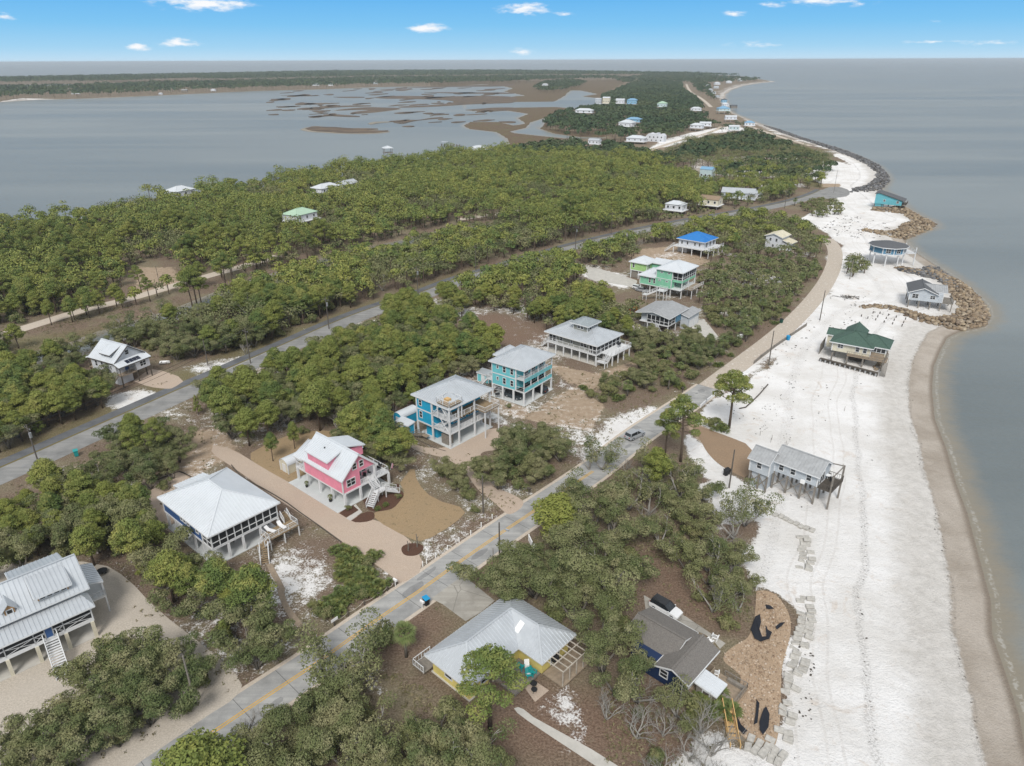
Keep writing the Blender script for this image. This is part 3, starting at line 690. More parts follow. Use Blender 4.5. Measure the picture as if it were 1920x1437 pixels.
o = pm.make('road_patch', road_mat('patched_asphalt', (.235, .235, .235), (.29, .29, .285), False)); props(o, kind='structure')
dirt_px = [(1322, 733), (1348, 713), (1400, 674), (1450, 636), (1500, 592), (1540, 545), (1560, 510), (1567, 482), (1564, 462), (1550, 448)]
dirt = P2(dirt_px)
o = ribbon(dirt, 5.4, .016).make('sand_road', SANDR); props(o, kind='structure')
track = P2([(-200, 690), (-80, 655), (0, 630), (90, 602), (160, 580), (240, 562), (330, 535), (400, 515), (445, 503), (520, 480)])
o = ribbon(track, 5.2, .016).make('sand_track', SANDT); props(o, kind='structure')
track2 = P2([(860, 412), (935, 401), (1000, 391), (1060, 384)])
o = ribbon(track2, 5.0, .016).make('sand_track', SANDT); props(o, kind='structure')
for pp, w_ in (([(1287, 158), (1290, 166), (1297, 175), (1314, 184), (1325, 193), (1333, 201)], 6), ([(1215, 283), (1245, 273), (1272, 264), (1300, 258), (1345, 244), (1352, 238)], 5), ([(1400, 235), (1430, 246), (1470, 259), (1520, 274)], 5)):
    o = ribbon(P2(pp), w_, .02).make('sand_track', SANDT); props(o, kind='structure')

def sheet(name, m, poly, z=.03, smooth=True, th=0.):
    if smooth: poly = smooth_line(list(poly) + [poly[0]], it=2 if len(poly) > 18 else 1)[:-1]
    n_ = len(poly); a = sum(poly[i][0] * poly[(i + 1) % n_][1] - poly[(i + 1) % n_][0] * poly[i][1] for i in range(n_))
    if a < 0: poly = poly[::-1]
    mb = MB()
    if th: mb.prism(poly, z - th, z)
    else: mb.add([(p[0], p[1], z) for p in poly], [tuple(range(n_))])
    o = mb.make(name, m); props(o, kind='structure'); return o
sheet('turning_circle', ASPH, P2([(1530, 366), (1548, 352), (1572, 350), (1594, 357), (1592, 368), (1570, 371), (1545, 374)]), .034)
drive_pink = P2([(400, 835), (436, 842), (500, 882), (546, 907), (636, 962), (702, 974), (740, 992), (775, 1018), (798, 1066), (750, 1098), (742, 1085), (648, 1021), (580, 975), (511, 930), (436, 876), (395, 850)])
sheet('gravel_driveway', GRAVT, drive_pink)
sheet('lawn', LAWN, P2([(750, 906), (776, 872), (782, 906), (813, 937), (878, 955), (855, 981), (794, 1017), (770, 1012), (702, 975), (702, 958), (738, 955), (760, 927)]), .034)
sheet('lawn', LAWN, P2([(470, 850), (520, 822), (590, 806), (650, 812), (640, 850), (560, 905), (546, 907), (500, 884), (470, 865)]), .022)
sheet('mulch_bed', MULCH, G2('B5', [(650, 972), (720, 925), (780, 898), (828, 940), (715, 1012)]), .04, False)
sheet('mulch_bed', MULCH, G2('B5', [(758, 1040), (870, 962), (960, 955), (975, 1010), (930, 1045), (810, 1058)]), .04)
sheet('mulch_bed', MULCH, G2('B5', [(860, 850), (940, 800), (1060, 810), (1200, 760), (1240, 800), (1200, 860), (1140, 930), (1060, 950), (960, 960), (900, 930)]), .044)
sheet('mulch_bed', MULCH, G2('B5', [(1000, 600), (1100, 720), (1190, 700), (1195, 750), (1080, 770), (1000, 700)]), .04)
c_ = at(773, 1031); mbed = []
for k in range(14):
    a = k * math.tau / 14; mbed.append((c_[0] + math.cos(a) * (1.75 + .15 * math.sin(3 * a)), c_[1] + math.sin(a) * (1.75 + .12 * math.cos(2 * a))))
sheet('mulch_bed', MULCH, mbed, .05)
sheet('concrete_path', CONC, G2('B5', [(712, 1018), (752, 1040), (860, 962), (800, 890), (780, 905), (828, 945)]), .05, False)
sheet('gravel_yard', GRAVT, G2('C2', [(60, 290), (230, 380), (490, 392), (840, 200), (1010, 225), (1040, 300), (960, 400), (760, 420), (790, 500), (830, 650), (900, 740), (1060, 800), (1190, 880), (1040, 1000), (960, 940), (880, 860), (740, 760), (640, 600), (480, 480), (300, 440), (160, 400)]), .03)
sheet('gravel_yard', GRAVP, P2([(-260, 1437), (-260, 1100), (60, 1050), (190, 1055), (240, 1085), (292, 1142), (400, 1225), (457, 1278), (445, 1308), (380, 1348), (330, 1385), (250, 1437), (100, 1560)]), .026)
sheet('gravel_yard', GRAVT, P2([(262, 905), (320, 880), (352, 892), (365, 912), (330, 950), (345, 1010), (290, 985), (285, 950)]), .022)
sheet('concrete_driveway', DRIVEC, G2('C3', [(1190, 780), (1480, 572), (1760, 800), (1640, 900), (1500, 985), (1290, 830)]), .045, False)
sheet('concrete_driveway', DRIVEC, G2('C2', [(950, 1315), (1090, 1212), (1300, 1330), (1330, 1400), (1150, 1390), (980, 1335)]), .04)
sheet('gravel_driveway', GRAVT, G2('C4', [(700, 800), (830, 700), (950, 640), (1340, 775), (1180, 885), (1090, 892), (900, 870)]), .028)
sheet('raked_sand', BRSAND, G2('B4', [(470, 390), (560, 420), (760, 490), (960, 570), (955, 700), (930, 832), (800, 775), (680, 700), (600, 610), (560, 530)]), .02)
sheet('concrete_driveway', CONC, G2('B2', [(1290, 1310), (1340, 1180), (1440, 1190), (1600, 1390), (1700, 1400), (1690, 1437), (1400, 1410)]), .03, False)
sheet('concrete_driveway', CONC, G2('B2', [(60, 590), (180, 600), (420, 670), (640, 740), (700, 760), (640, 830), (480, 800), (330, 780), (180, 760), (100, 680)]), .03)
sheet('concrete_driveway', DRIVEC, G2('C1', [(255, 215), (320, 250), (560, 370), (840, 560), (800, 600), (770, 560), (700, 500), (560, 440), (420, 420), (270, 330)]), .03, False)
sheet('concrete_driveway', CONC, P2([(1000, 1345), (1150, 1428), (1180, 1460), (1160, 1465), (1000, 1360), (960, 1330), (975, 1325)]), .03)
sheet('footpath', DECKW, G2('B6', [(1165, 1110), (1215, 1090), (1260, 1170), (1310, 1260), (1370, 1380), (1320, 1390), (1240, 1260)]), .04)
sheet('footpath', DECKW, G2('C6', [(455, 10), (500, 5), (530, 120), (590, 200), (650, 280), (610, 300), (530, 210), (480, 100)]), .03)
# ---------------------------------------------------------------- house kit
KEEP = []          # (polygon, margin): no trees here
SEEN = []          # (x, y, half width, length): keep the view line to this thing free of tall trees
LANDMARKS = []     # (x, y, phrase)
WCACHE = {}
class House:
    def __init__(s, name, label, anchor, ang, cat='house', group=None, phrase=None, base=0.):
        s.a = math.radians(ang); s.x, s.y = anchor[0], anchor[1]
        s.r = thing(name, label, cat, (s.x, s.y, base), s.a, group)
        if phrase: LANDMARKS.append((s.x, s.y, phrase))
    def w(s, x, y):
        c, k = math.cos(s.a), math.sin(s.a); return (s.x + x * c - y * k, s.y + x * k + y * c)
    def keep(s, x0, y0, x1, y1, m=1.2, seen=0):
        KEEP.append(([s.w(x0, y0), s.w(x1, y0), s.w(x1, y1), s.w(x0, y1)], m))
        if seen:
            c = s.w((x0 + x1) / 2, (y0 + y1) / 2); SEEN.append((c[0], c[1], max(abs(x1 - x0), abs(y1 - y0)) * .62, seen))
    def box(s, name, m, *b, parent=None): return MB().box(*b).make(name, m, parent or s.r)
    def pillars(s, pts, z1, m=WHITE, w=.32, z0=0., name='pillar'):
        k = None
        for x, y in pts:
            if k is None: k = MB().box(-w / 2, -w / 2, z0, w / 2, w / 2, z1).make(name, m, s.r); k.location = (x, y, 0)
            else: c = k.copy(); COL.objects.link(c); c.parent = s.r; c.location = (x, y, 0)
    def hip(s, x0, y0, x1, y1, z, h, m, rib=.55, rl=None, fascia=WHITE, axis=None, apexshift=0):
        """hip roof over a rectangle; returns the roof object"""
        w, d = x1 - x0, y1 - y0; axis = axis or ('x' if w > d else 'y')
        run = (d if axis == 'x' else w) / 2 if rl is None else rl
        if axis == 'x': A, B = (x0 + run, (y0 + y1) / 2, z + h), (x1 - run, (y0 + y1) / 2, z + h)
        else: A, B = ((x0 + x1) / 2, y0 + run, z + h), ((x0 + x1) / 2, y1 - run, z + h)
        a, b, c, e = (x0, y0, z), (x1, y0, z), (x1, y1, z), (x0, y1, z)
        mb = MB()
        flat = (Vector(A) - Vector(B)).length < .05
        if axis == 'x':
            mb.plane([a, b, A] if flat else [a, b, B, A], rib); mb.plane([b, c, B], rib); mb.plane([c, e, A] if flat else [c, e, A, B], rib); mb.plane([e, a, A], rib)
            hips = [(a, A), (e, A), (b, B), (c, B)]
        else:
            mb.plane([a, b, A], rib); mb.plane([b, c, A] if flat else [b, c, B, A], rib); mb.plane([c, e, B], rib); mb.plane([e, a, A] if flat else [e, a, A, B], rib)
            hips = [(a, A), (b, A), (c, B), (e, B)]
        for p, q in hips: mb.beam(Vector(p) + Vector((0, 0, .05)), Vector(q) + Vector((0, 0, .05)), .22, .07)
        if not flat: mb.beam(Vector(A) + Vector((0, 0, .05)), Vector(B) + Vector((0, 0, .05)), .26, .08)
        o = mb.make('roof', m, s.r)
        if fascia:
            f = MB(); t = .07
            f.box(x0 - t, y0 - t, z - .24, x1 + t, y0, z - .01); f.box(x0 - t, y1, z - .24, x1 + t, y1 + t, z - .01)
            f.box(x0 - t, y0, z - .24, x0, y1, z - .01); f.box(x1, y0, z - .24, x1 + t, y1, z - .01)
            f.make('fascia', fascia, o)
        return o
    def gable(s, x0, y0, x1, y1, z, h, m, axis='x', rib=.55, fascia=WHITE, over=.0):
        mb = MB()
        if axis == 'x':
            ym = (y0 + y1) / 2; A, B = (x0, ym, z + h), (x1, ym, z + h)
            mb.plane([(x0, y0, z), (x1, y0, z), B, A], rib); mb.plane([(x1, y1, z), (x0, y1, z), A, B], rib)
            ends = [((x0, y0, z), A, (x0, y1, z)), ((x1, y0, z), B, (x1, y1, z))]
        else:
            xm = (x0 + x1) / 2; A, B = (xm, y0, z + h), (xm, y1, z + h)
            mb.plane([(x1, y0, z), (x1, y1, z), B, A], rib); mb.plane([(x0, y1, z), (x0, y0, z), A, B], rib)
            ends = [((x0, y0, z), A, (x1, y0, z)), ((x0, y1, z), B, (x1, y1, z))]
        mb.beam(Vector(A) + Vector((0, 0, .04)), Vector(B) + Vector((0, 0, .04)), .3, .07)
        o = mb.make('roof', m, s.r)
        if fascia:
            f = MB()
            for p, q, r in ends:
                f.beam(Vector(p) - Vector((0, 0, .18)), Vector(q) - Vector((0, 0, .18)), .08, .22); f.beam(Vector(q) - Vector((0, 0, .18)), Vector(r) - Vector((0, 0, .18)), .08, .22)
            if axis == 'x': f.beam((x0, y0 - .05, z - .12), (x1, y0 - .05, z - .12), .08, .2); f.beam((x0, y1 + .05, z - .12), (x1, y1 + .05, z - .12), .08, .2)
            else: f.beam((x0 - .05, y0, z - .12), (x0 - .05, y1, z - .12), .08, .2); f.beam((x1 + .05, y0, z - .12), (x1 + .05, y1, z - .12), .08, .2)
            f.make('fascia', fascia, o)
        return o
    def shed(s, pts, m, rib=.5, fascia=WHITE):
        """one sloping plane; first edge is the eave"""
        o = MB().plane(pts, rib).make('roof', m, s.r)
        if fascia:
            f = MB(); n = len(pts)
            for i in range(n): f.beam(Vector(pts[i]) - Vector((0, 0, .14)), Vector(pts[(i + 1) % n]) - Vector((0, 0, .14)), .09, .2)
            f.make('fascia', fascia, o)
        return o
    def gwall(s, name, m, pts, th):
        """upright gable wall from its outline (x, y, z points in one upright plane), th = thickness vector"""
        n = len(pts); vs = [tuple(p) for p in pts] + [tuple(Vector(p) + Vector(th)) for p in pts]
        mb = MB().add(vs, [tuple(range(n)), tuple(range(2 * n - 1, n - 1, -1))] + [(i, n + i, n + (i + 1) % n, (i + 1) % n) for i in range(n)])
        return mb.make(name, m, s.r)
    def win(s, x, y, z, w, h, side, n=1, frame=WHITE, parent=None, mull=True):
        """window centred at x, y with sill height z, looking out to side: 'x+','x-','y+','y-'; n sashes abreast"""
        key = (w, h, n, frame.name, mull)
        rz = {'y-': 0, 'x+': math.pi / 2, 'y+': math.pi, 'x-': -math.pi / 2}[side]
        if key not in WCACHE:
            g = MB().box(-w / 2, -.02, 0, w / 2, .05, h); f = MB(); t = .09
            f.box(-w / 2 - t, -.075, -t, -w / 2 + .02, .05, h + t); f.box(w / 2 - .02, -.075, -t, w / 2 + t, .05, h + t)
            f.box(-w / 2 + .02, -.075, h - .02, w / 2 - .02, .05, h + t); f.box(-w / 2 + .02, -.075, -t, w / 2 - .02, .05, .03)
            for i in range(1, n): q = -w / 2 + w * i / n; f.box(q - .04, -.06, .03, q + .04, .03, h - .02)
            if mull: f.box(-w / 2 + .02, -.05, h / 2 - .03, w / 2 - .02, .03, h / 2 + .03)
            a = g.make('window', GLASS, parent or s.r); b = f.make('window_frame', frame, a); WCACHE[key] = (a.data, b.data)
            a.location = (x, y, z); a.rotation_euler = (0, 0, rz); return a
        ga, fb = WCACHE[key]
        a = bpy.data.objects.new('window', ga); COL.objects.link(a); a.parent = parent or s.r; a.location = (x, y, z); a.rotation_euler = (0, 0, rz)
        b = bpy.data.objects.new('window_frame', fb); COL.objects.link(b); b.parent = a
        return a
    def door(s, x, y, z, side, m, w=.95, h=2.05):
        rz = {'y-': 0, 'x+': math.pi / 2, 'y+': math.pi, 'x-': -math.pi / 2}[side]
        a = MB().box(-w / 2, -.05, 0, w / 2, .04, h).make('door', m, s.r); a.location = (x, y, z); a.rotation_euler = (0, 0, rz)
        f = MB(); f.box(-w / 2 - .1, -.07, 0, -w / 2, .04, h + .1); f.box(w / 2, -.07, 0, w / 2 + .1, .04, h + .1); f.box(-w / 2, -.07, h, w / 2, .04, h + .1); f.make('door_frame', WHITE, a)
        return a
    def rail(s, pts, h=1.0, m=WHITE, bal=.45, top=.09, post=1.8, name='railing', mid=0, parent=None):
        mb = MB()
        for p, q in zip(pts, pts[1:]):
            p, q = Vector(p), Vector(q); L = (q - p).length; k = max(1, round(L / post))
            for i in range(k + 1): c = p.lerp(q, i / k); mb.box(c.x - .05, c.y - .05, c.z, c.x + .05, c.y + .05, c.z + h + .04)
            up = Vector((0, 0, 1))
            mb.beam(p + up * h, q + up * h, top, .05); mb.beam(p + up * .12, q + up * .12, .05, .05)
            for j in range(mid): mb.beam(p + up * h * (j + 1) / (mid + 1), q + up * h * (j + 1) / (mid + 1), .03, .03)
            if bal:
                kb = int(L / bal)
                for i in range(1, kb): c = p.lerp(q, i / kb); mb.box(c.x - .018, c.y - .018, c.z + .12, c.x + .018, c.y + .018, c.z + h)
        return mb.make(name, m, parent or s.r)
    def stairs(s, top, bot, width, m=WHITE, tread=None, rail=True, risers=False):
        top, bot = Vector(top), Vector(bot); d = bot - top; n = max(2, round(abs(d.z) / .18)); hd = Vector((d.x, d.y, 0)); L = hd.length; hd.normalize(); sd = Vector((-hd.y, hd.x, 0))
        mb = MB()
        for k in (-1, 1):
            o = sd * (width / 2) * k; mb.beam(top + o - Vector((0, 0, .1)), bot + o - Vector((0, 0, .0)), .07, .26)
        st = mb.make('staircase', m, s.r)
        tb = MB()
        for i in range(1, n):
            c = top + d * (i / n); tb.beam(c - sd * (width / 2 - .03), c + sd * (width / 2 - .03), L / n * .92, .05)
            if risers: tb.beam(c - sd * (width / 2 - .03) - hd * L / n * .46 + Vector((0, 0, -.09)), c + sd * (width / 2 - .03) - hd * L / n * .46 + Vector((0, 0, -.09)), .03, .15)
        tb.make('tread', tread or m, st)
        if rail:
            for k in (-1, 1):
                o = sd * (width / 2) * k; s.rail([top + o, bot + o], .95, m, .4, name='handrail', parent=st, post=1.5)
        return st
    def screens(s, p, q, z0, z1, n, knee=.95, m=SCREEN, fr=WHITE, braces=False, th=.04):
        """screened porch side between p and q: dark mesh, posts and knee rail"""
        p, q = Vector((p[0], p[1], 0)), Vector((q[0], q[1], 0)); d = (q - p).normalized(); nn = Vector((d.y, -d.x, 0))
        a = MB().beam(p + Vector((0, 0, (z0 + z1) / 2)), q + Vector((0, 0, (z0 + z1) / 2)), th, z1 - z0).make('screen_panel', m, s.r)
        f = MB()
        for i in range(n + 1):
            c = p.lerp(q, i / n) + nn * .05; f.box(c.x - .07, c.y - .07, z0, c.x + .07, c.y + .07, z1)
        for z in (z0 + .06, z0 + knee, z1 - .06): f.beam(p + nn * .05 + Vector((0, 0, z)), q + nn * .05 + Vector((0, 0, z)), .09, .1)
        if braces:
            for i in range(n):
                u, w = p.lerp(q, i / n) + nn * .06, p.lerp(q, (i + 1) / n) + nn * .06
                f.beam(u + Vector((0, 0, z0 + .1)), w + Vector((0, 0, z0 + knee)), .05, .05); f.beam(u + Vector((0, 0, z0 + knee)), w + Vector((0, 0, z0 + .1)), .05, .05)
        f.make('porch_frame', fr, a); return a
    def band(s, x0, y0, x1, y1, z, h=.28, m=WHITE, t=.05, name='trim_band'):
        mb = MB(); mb.box(x0 - t, y0 - t, z, x1 + t, y0, z + h); mb.box(x0 - t, y1, z, x1 + t, y1 + t, z + h); mb.box(x0 - t, y0, z, x0, y1, z + h); mb.box(x1, y0, z, x1 + t, y1, z + h)
        return mb.make(name, m, s.r)
    def corners(s, x0, y0, x1, y1, z0, z1, m=WHITE, t=.14):
        k = None
        for x, y in ((x0, y0), (x1, y0), (x1, y1), (x0, y1)):
            if k is None: k = MB().box(-t / 2 - .03, -t / 2 - .03, z0, t / 2 + .03, t / 2 + .03, z1).make('corner_board', m, s.r); c = k
            else: c = k.copy(); COL.objects.link(c); c.parent = s.r
            c.location = (x, y, 0)

# ---------------------------------------------------------------- the pink house
h = House('stilt_house', 'pink stilt house with steep white metal roof and Y-shaped white stairs', gp('B5', 705, 925), -41, phrase='the pink house')
h.keep(-15, -2.5, 4, 10.5, 1.5)
h.box('slab', CONC2, -14.4, -1.8, 0, .3, 10.0, .10)
FZ, EZ = 2.85, 5.7
h.pillars([(x, .2) for x in (-14.0, -10.8, -7.2, -3.6, 0)] + [(0, 3.5), (0, 6.9), (0, 9.8), (-4, 9.8), (-8, 9.8), (-14, 6.9), (-10.8, 6.9), (-7.2, 6.9), (-3.6, 6.9), (-7.2, 3.5), (-3.6, 3.5), (-10.8, 3.5)], FZ - .25, w=.36)
h.box('floor_deck', WHITE, -14.2, 0, FZ - .28, .1, 9.9, FZ)
h.box('wall', PINK, -11.2, 0.02, FZ, -.02, 3.7, EZ); h.box('wall', PINK, -11.2, 3.7, FZ, -2.4, 6.9, EZ)
h.corners(-11.2, 0, 0, 6.9, FZ, EZ)
RH = 3.6; ym = 3.5
h.gwall('gable_wall', PINK, [(-.02, .02, EZ), (-.02, 6.9, EZ), (-.02, ym, EZ + RH - .1)], (-.12, 0, 0))
h.gwall('gable_wall', PINK, [(-11.2, 6.9, EZ), (-11.2, .02, EZ), (-11.2, ym, EZ + RH - .1)], (.12, 0, 0))
h.box('porch_ceiling', WHITE, -2.4, 3.72, EZ - .12, -.05, 6.9, EZ - .01)
h.pillars([(-.1, 6.8)], EZ - .1, w=.2, z0=FZ, name='porch_post')
h.win(-.0, 1.75, 3.75, 1.7, 1.3, 'x+', 2); h.win(0, 2.75, 6.5, .8, 1.15, 'x+'); h.win(0, 4.2, 6.5, .8, 1.15, 'x+')
h.win(-2.4, 4.8, FZ + .1, 1.6, 2.0, 'x+', 2, mull=False); h.win(-2.4, 6.2, 3.6, .8, 1.2, 'x+')
h.gable(-11.6, -.35, .45, 7.35, EZ - .05, RH + .05, METALW)
# shed dormers on both slopes
h.box('dormer_wall', PINK, -9.7, .04, EZ, -3.7, 2.6, 7.95)
h.shed([(-10.0, -.3, 7.85), (-3.4, -.3, 7.85), (-3.4, 3.3, 9.0), (-10.0, 3.3, 9.0)], METALW)
h.box('dormer_wall', PINK, -8.7, 4.0, EZ, -4.3, 7.9, 7.7); h.corners(-8.7, 4.0, -4.3, 7.9, EZ + 1.2, 7.7)
h.shed([(-4.0, 8.3, 7.6), (-9.0, 8.3, 7.6), (-9.0, 3.7, 9.05), (-4.0, 3.7, 9.05)], METALW)
h.shed([(-14.2, -.3, 5.25), (-11.3, -.3, 5.25), (-11.3, 3.4, 7.2), (-14.2, 3.4, 6.9)], METALW)
h.shed([(-11.3, 7.2, 5.25), (-14.2, 7.2, 5.25), (-14.2, 3.4, 6.9), (-11.3, 3.4, 7.2)], METALW)
h.pillars([(-14.0, .2), (-14, 6.8)], 5.2, w=.18, z0=FZ, name='porch_post')
h.rail([(-11.2, .1, FZ), (-14.1, .1, FZ), (-14.1, 6.9, FZ)]); h.rail([(-.05, 3.8, FZ), (-.05, 5.4, FZ)]); h.rail([(-.05, 6.7, FZ), (0, 9.8, FZ), (-8, 9.8, FZ), (-14.1, 9.8, FZ)])
h.win(-12.2 + 1.0, 2.0, FZ + .3, 1.0, 1.6, 'x-'); 
# stairs
h.box('stair_landing', WHITE, 1.6, 4.9, 1.55, 2.9, 6.9, 1.63)
h.stairs((.05, 5.9, FZ), (1.6, 5.9, 1.65), 1.3); h.stairs((2.3, 5.0, 1.6), (3.3, 2.7, .1), 1.3); h.stairs((2.3, 6.8, 1.6), (2.9, 9.4, .1), 1.3)
h.pillars([(1.7, 5.0), (1.7, 6.8), (2.8, 5.0), (2.8, 6.8)], 1.55, w=.14)
h.rail([(2.9, 5.0, 1.6), (2.9, 6.8, 1.6)])
b = h.box('roof_vent', BLACK, -6.9, 1.7, 8.5, -6.7, 1.9, 8.75)

# ---------------------------------------------------------------- the navy house
h = House('stilt_house', 'navy blue stilt house with ribbed white hip roof and screened porch', gp('B6', 660, 1125), -41, phrase='the navy blue house')
h.keep(-19.5, -1, 5, 13.5, 1.3)
h.box('slab', CONC2, -15.2, -.3, 0, .3, 11.6, .12)
h.pillars([(x, .2) for x in (-15, -12, -9, -6, -3, 0)] + [(0, 2.6), (0, 5), (0, 8), (0, 11.2)] + [(x, y) for x in (-12, -9, -6, -3) for y in (5, 11.2)] + [(-15, 5), (-15, 11.2)], 2.75, w=.34)
h.box('floor_beam', WHITE, -15.5, .02, 2.75, .12, 11.3, 3.05)
h.box('wall', NAVY, -15.4, .1, 3.05, -2.7, 11.2, 5.65)
h.corners(-15.4, .1, -2.7, 11.2, 3.05, 5.6)
for x in (-9.2, -8.2): h.win(x, .1, 4.0, .7, 1.2, 'y-')
h.win(-7.0, .1, 4.0, .7, 1.2, 'y-'); h.win(-4.2, .1, 4.0, .8, 1.2, 'y-')
h.screens((-2.6, .15), (.05, .15), 3.05, 5.65, 2); h.screens((.05, .15), (.05, 11.2), 3.05, 5.65, 9); h.screens((.05, 11.2), (-2.6, 11.2), 3.05, 5.65, 2)
h.hip(-15.9, -.4, .45, 11.75, 5.68, 2.9, METALW)
h.shed([(-18.6, 8.7, 5.0), (-18.6, 3.4, 5.0), (-15.6, 3.4, 5.6), (-15.6, 8.7, 5.6)], METALW)
h.pillars([(-18.4, 3.6), (-18.4, 8.5)], 4.9, w=.2); h.box('porch_deck', DECKW, -18.5, 3.5, 2.75, -15.5, 8.6, 2.95)
# sun deck with stairs
h.box('sun_deck', DECKT, .9, 7.5, 1.9, 3.3, 12.9, 2.05)
h.pillars([(1.0, 7.6), (3.2, 7.7), (3.2, 10.2), (3.2, 12.8), (1.0, 12.8)], 1.9, w=.16)
h.rail([(1.0, 7.6, 2.05), (3.2, 7.6, 2.05), (3.2, 12.8, 2.05), (1.0, 12.8, 2.05)], bal=0, mid=2)
h.stairs((.3, 12.2, 3.0), (1.2, 12.2, 2.1), 1.2, WHITE, DECKT)
h.stairs((-.8, 12.4, 5.0 - 1.95), (.9, 12.4, 2.1), 1.1, WHITE, DECKT, rail=False)
h.box('stair_landing', DECKT, 2.2, 5.9, 1.35, 3.6, 7.4, 1.45)
h.stairs((2.9, 7.5, 2.0), (2.9, 6.6, 1.5), 1.2, WHITE, DECKT); h.stairs((3.5, 6.4, 1.45), (5.6, 5.1, .05), 1.25, WHITE, DECKT)
h.pillars([(2.3, 6.0), (3.5, 6.0), (2.3, 7.2)], 1.4, w=.14)
def lounger(x, y, z, rz, label):
    t = thing('sun_lounger', label, 'sun lounger', (x, y, z), rz, 'white loungers on the navy house deck')
    MB().box(-.32, -.9, .28, .32, .5, .36).make('seat', WPLAST, t)
    MB().slab([(-.32, .5, .36), (.32, .5, .36), (.32, 1.05, .85), (-.32, 1.05, .85)], .07).make('backrest', WPLAST, t)
    for a, b_ in ((-.28, -.85), (.28, -.85), (-.28, .4), (.28, .4)): MB().box(a - .03, b_ - .03, 0, a + .03, b_ + .03, .28).make('leg', WPLAST, t)
p = h.w(1.6, 8.9); lounger(p[0], p[1], 2.06, h.a + 1.9, 'white sun lounger on the wooden deck, nearer the stairs')
p = h.w(2.0, 10.7); lounger(p[0], p[1], 2.06, h.a + 1.6, 'white sun lounger on the wooden deck, nearer the pink house')

# ---------------------------------------------------------------- white-roofed house on the gravel lot
h = House('stilt_house', 'cream stilt house with grey metal roof, orange dormers and broad front stairs', gp('B7', 875, 935), 43.5, phrase='the cream house with the orange dormers')
h.keep(-20, -5, 2.5, 11, 1.0)
h.box('slab', CONC, -18, .1, 0, .2, 9.5, .1)
h.pillars([(x, .3) for x in (0, -3.1, -6.4, -9.6, -12.8)] + [(0, 4.7), (0, 9), (-9.6, 9)], 2.6, CREAM, .42)
h.box('wall', CREAM, -17, 4.0, 0.1, -5, 9.0, 2.7)
h.box('floor_beam', WHITE, -18, .2, 2.6, .3, 9.4, 3.0)
h.box('wall', AQUA, -18, 2.4, 3.0, 0, 9.2, 7.0); h.corners(-18, 2.4, 0, 9.2, 3.0, 6.6)
for a, b_ in ((.2, -3.1), (-3.1, -4.3), (-5.2, -6.4), (-6.4, -9.6), (-9.6, -12.8), (-12.8, -16)): h.screens((b_, .3), (a, .3), 3.0, 5.25, 1, 1.0, braces=True)
h.screens((.2, .3), (.2, 2.4), 3.0, 5.25, 1)
h.screens((-5.2, .3), (-4.3, .3), 3.0, 5.25, 1, 1.9, m=GLASS)
h.door(-4.75, .26, 3.0, 'y-', NAVY, .8, 1.5)
h.shed([(-19, -.35, 5.2), (.75, -.35, 5.2), (-.3, 2.3, 6.35), (-19, 2.3, 6.35)], METAL)
h.shed([(.75, -.35, 5.2), (.75, 2.6, 5.4), (-.3, 2.3, 6.35)], METAL, rib=0)
h.box('gable_band', ORANGE, -18.05, 2.25, 6.3, .05, 2.42, 6.95)
h.gable(-19, 1.6, 1.0, 10.0, 6.85, 3.0, METAL)
h.gwall('gable_wall', ORANGE, [(.02, 2.3, 6.9), (.02, 9.3, 6.9), (.02, 5.8, 9.6)], (-.12, 0, 0))
h.box('dormer_wall', ORANGE, -4.6, 2.35, 7.2, -1.1, 5.2, 8.5)
for x in (-4.05, -3.25, -2.45, -1.65): h.win(x, 2.34, 7.55, .6, .75, 'y-', mull=False)
h.shed([(-5.0, 1.8, 8.35), (-.7, 1.8, 8.35), (-.7, 5.6, 9.6), (-5.0, 5.6, 9.6)], METAL)
h.box('dormer_wall', ORANGE, -8.2, 2.3, 7.1, -7.1, 5, 8.1); h.win(-7.65, 2.29, 7.4, .6, .6, 'y-', mull=False)
h.gwall('dormer_gable', ORANGE, [(-8.35, 2.3, 8.1), (-6.95, 2.3, 8.1), (-7.65, 2.3, 8.9)], (0, .1, 0))
mb = MB(); mb.plane([(-6.75, 1.95, 8.0), (-6.75, 5, 8.0), (-7.65, 5, 9.0), (-7.65, 1.95, 9.0)], 0); mb.plane([(-8.55, 5, 8.0), (-8.55, 1.95, 8.0), (-7.65, 1.95, 9.0), (-7.65, 5, 9.0)], 0); mb.make('dormer_roof', METAL, h.r)
h.shed([(-.2, 12.2, 7.2), (-6.5, 12.2, 7.2), (-6.5, 7.5, 8.8), (-.2, 7.5, 8.8)], METAL)
h.box('dormer_wall', AQUA, -6.3, 8, 3, -.4, 11.8, 7.15)
h.shed([(3.0, 4.0, 5.3), (3.0, 9.2, 5.3), (0.0, 9.2, 6.3), (0.0, 4.0, 6.3)], METAL); h.pillars([(2.8, 4.2), (2.8, 9.0)], 5.2, w=.2); h.box('side_deck', WHITE, 0.3, 4.0, 2.7, 2.9, 9.1, 2.95); h.rail([(.3, 4.0, 2.95), (2.9, 4.0, 2.95), (2.9, 9.1, 2.95)])
h.win(.0, 6.6, 4.0, 1.0, 1.3, 'x+')
h.stairs((-4.75, .2, 2.95), (-5.1, -4.6, .05), 1.55, WHITE, WHITE, risers=True)

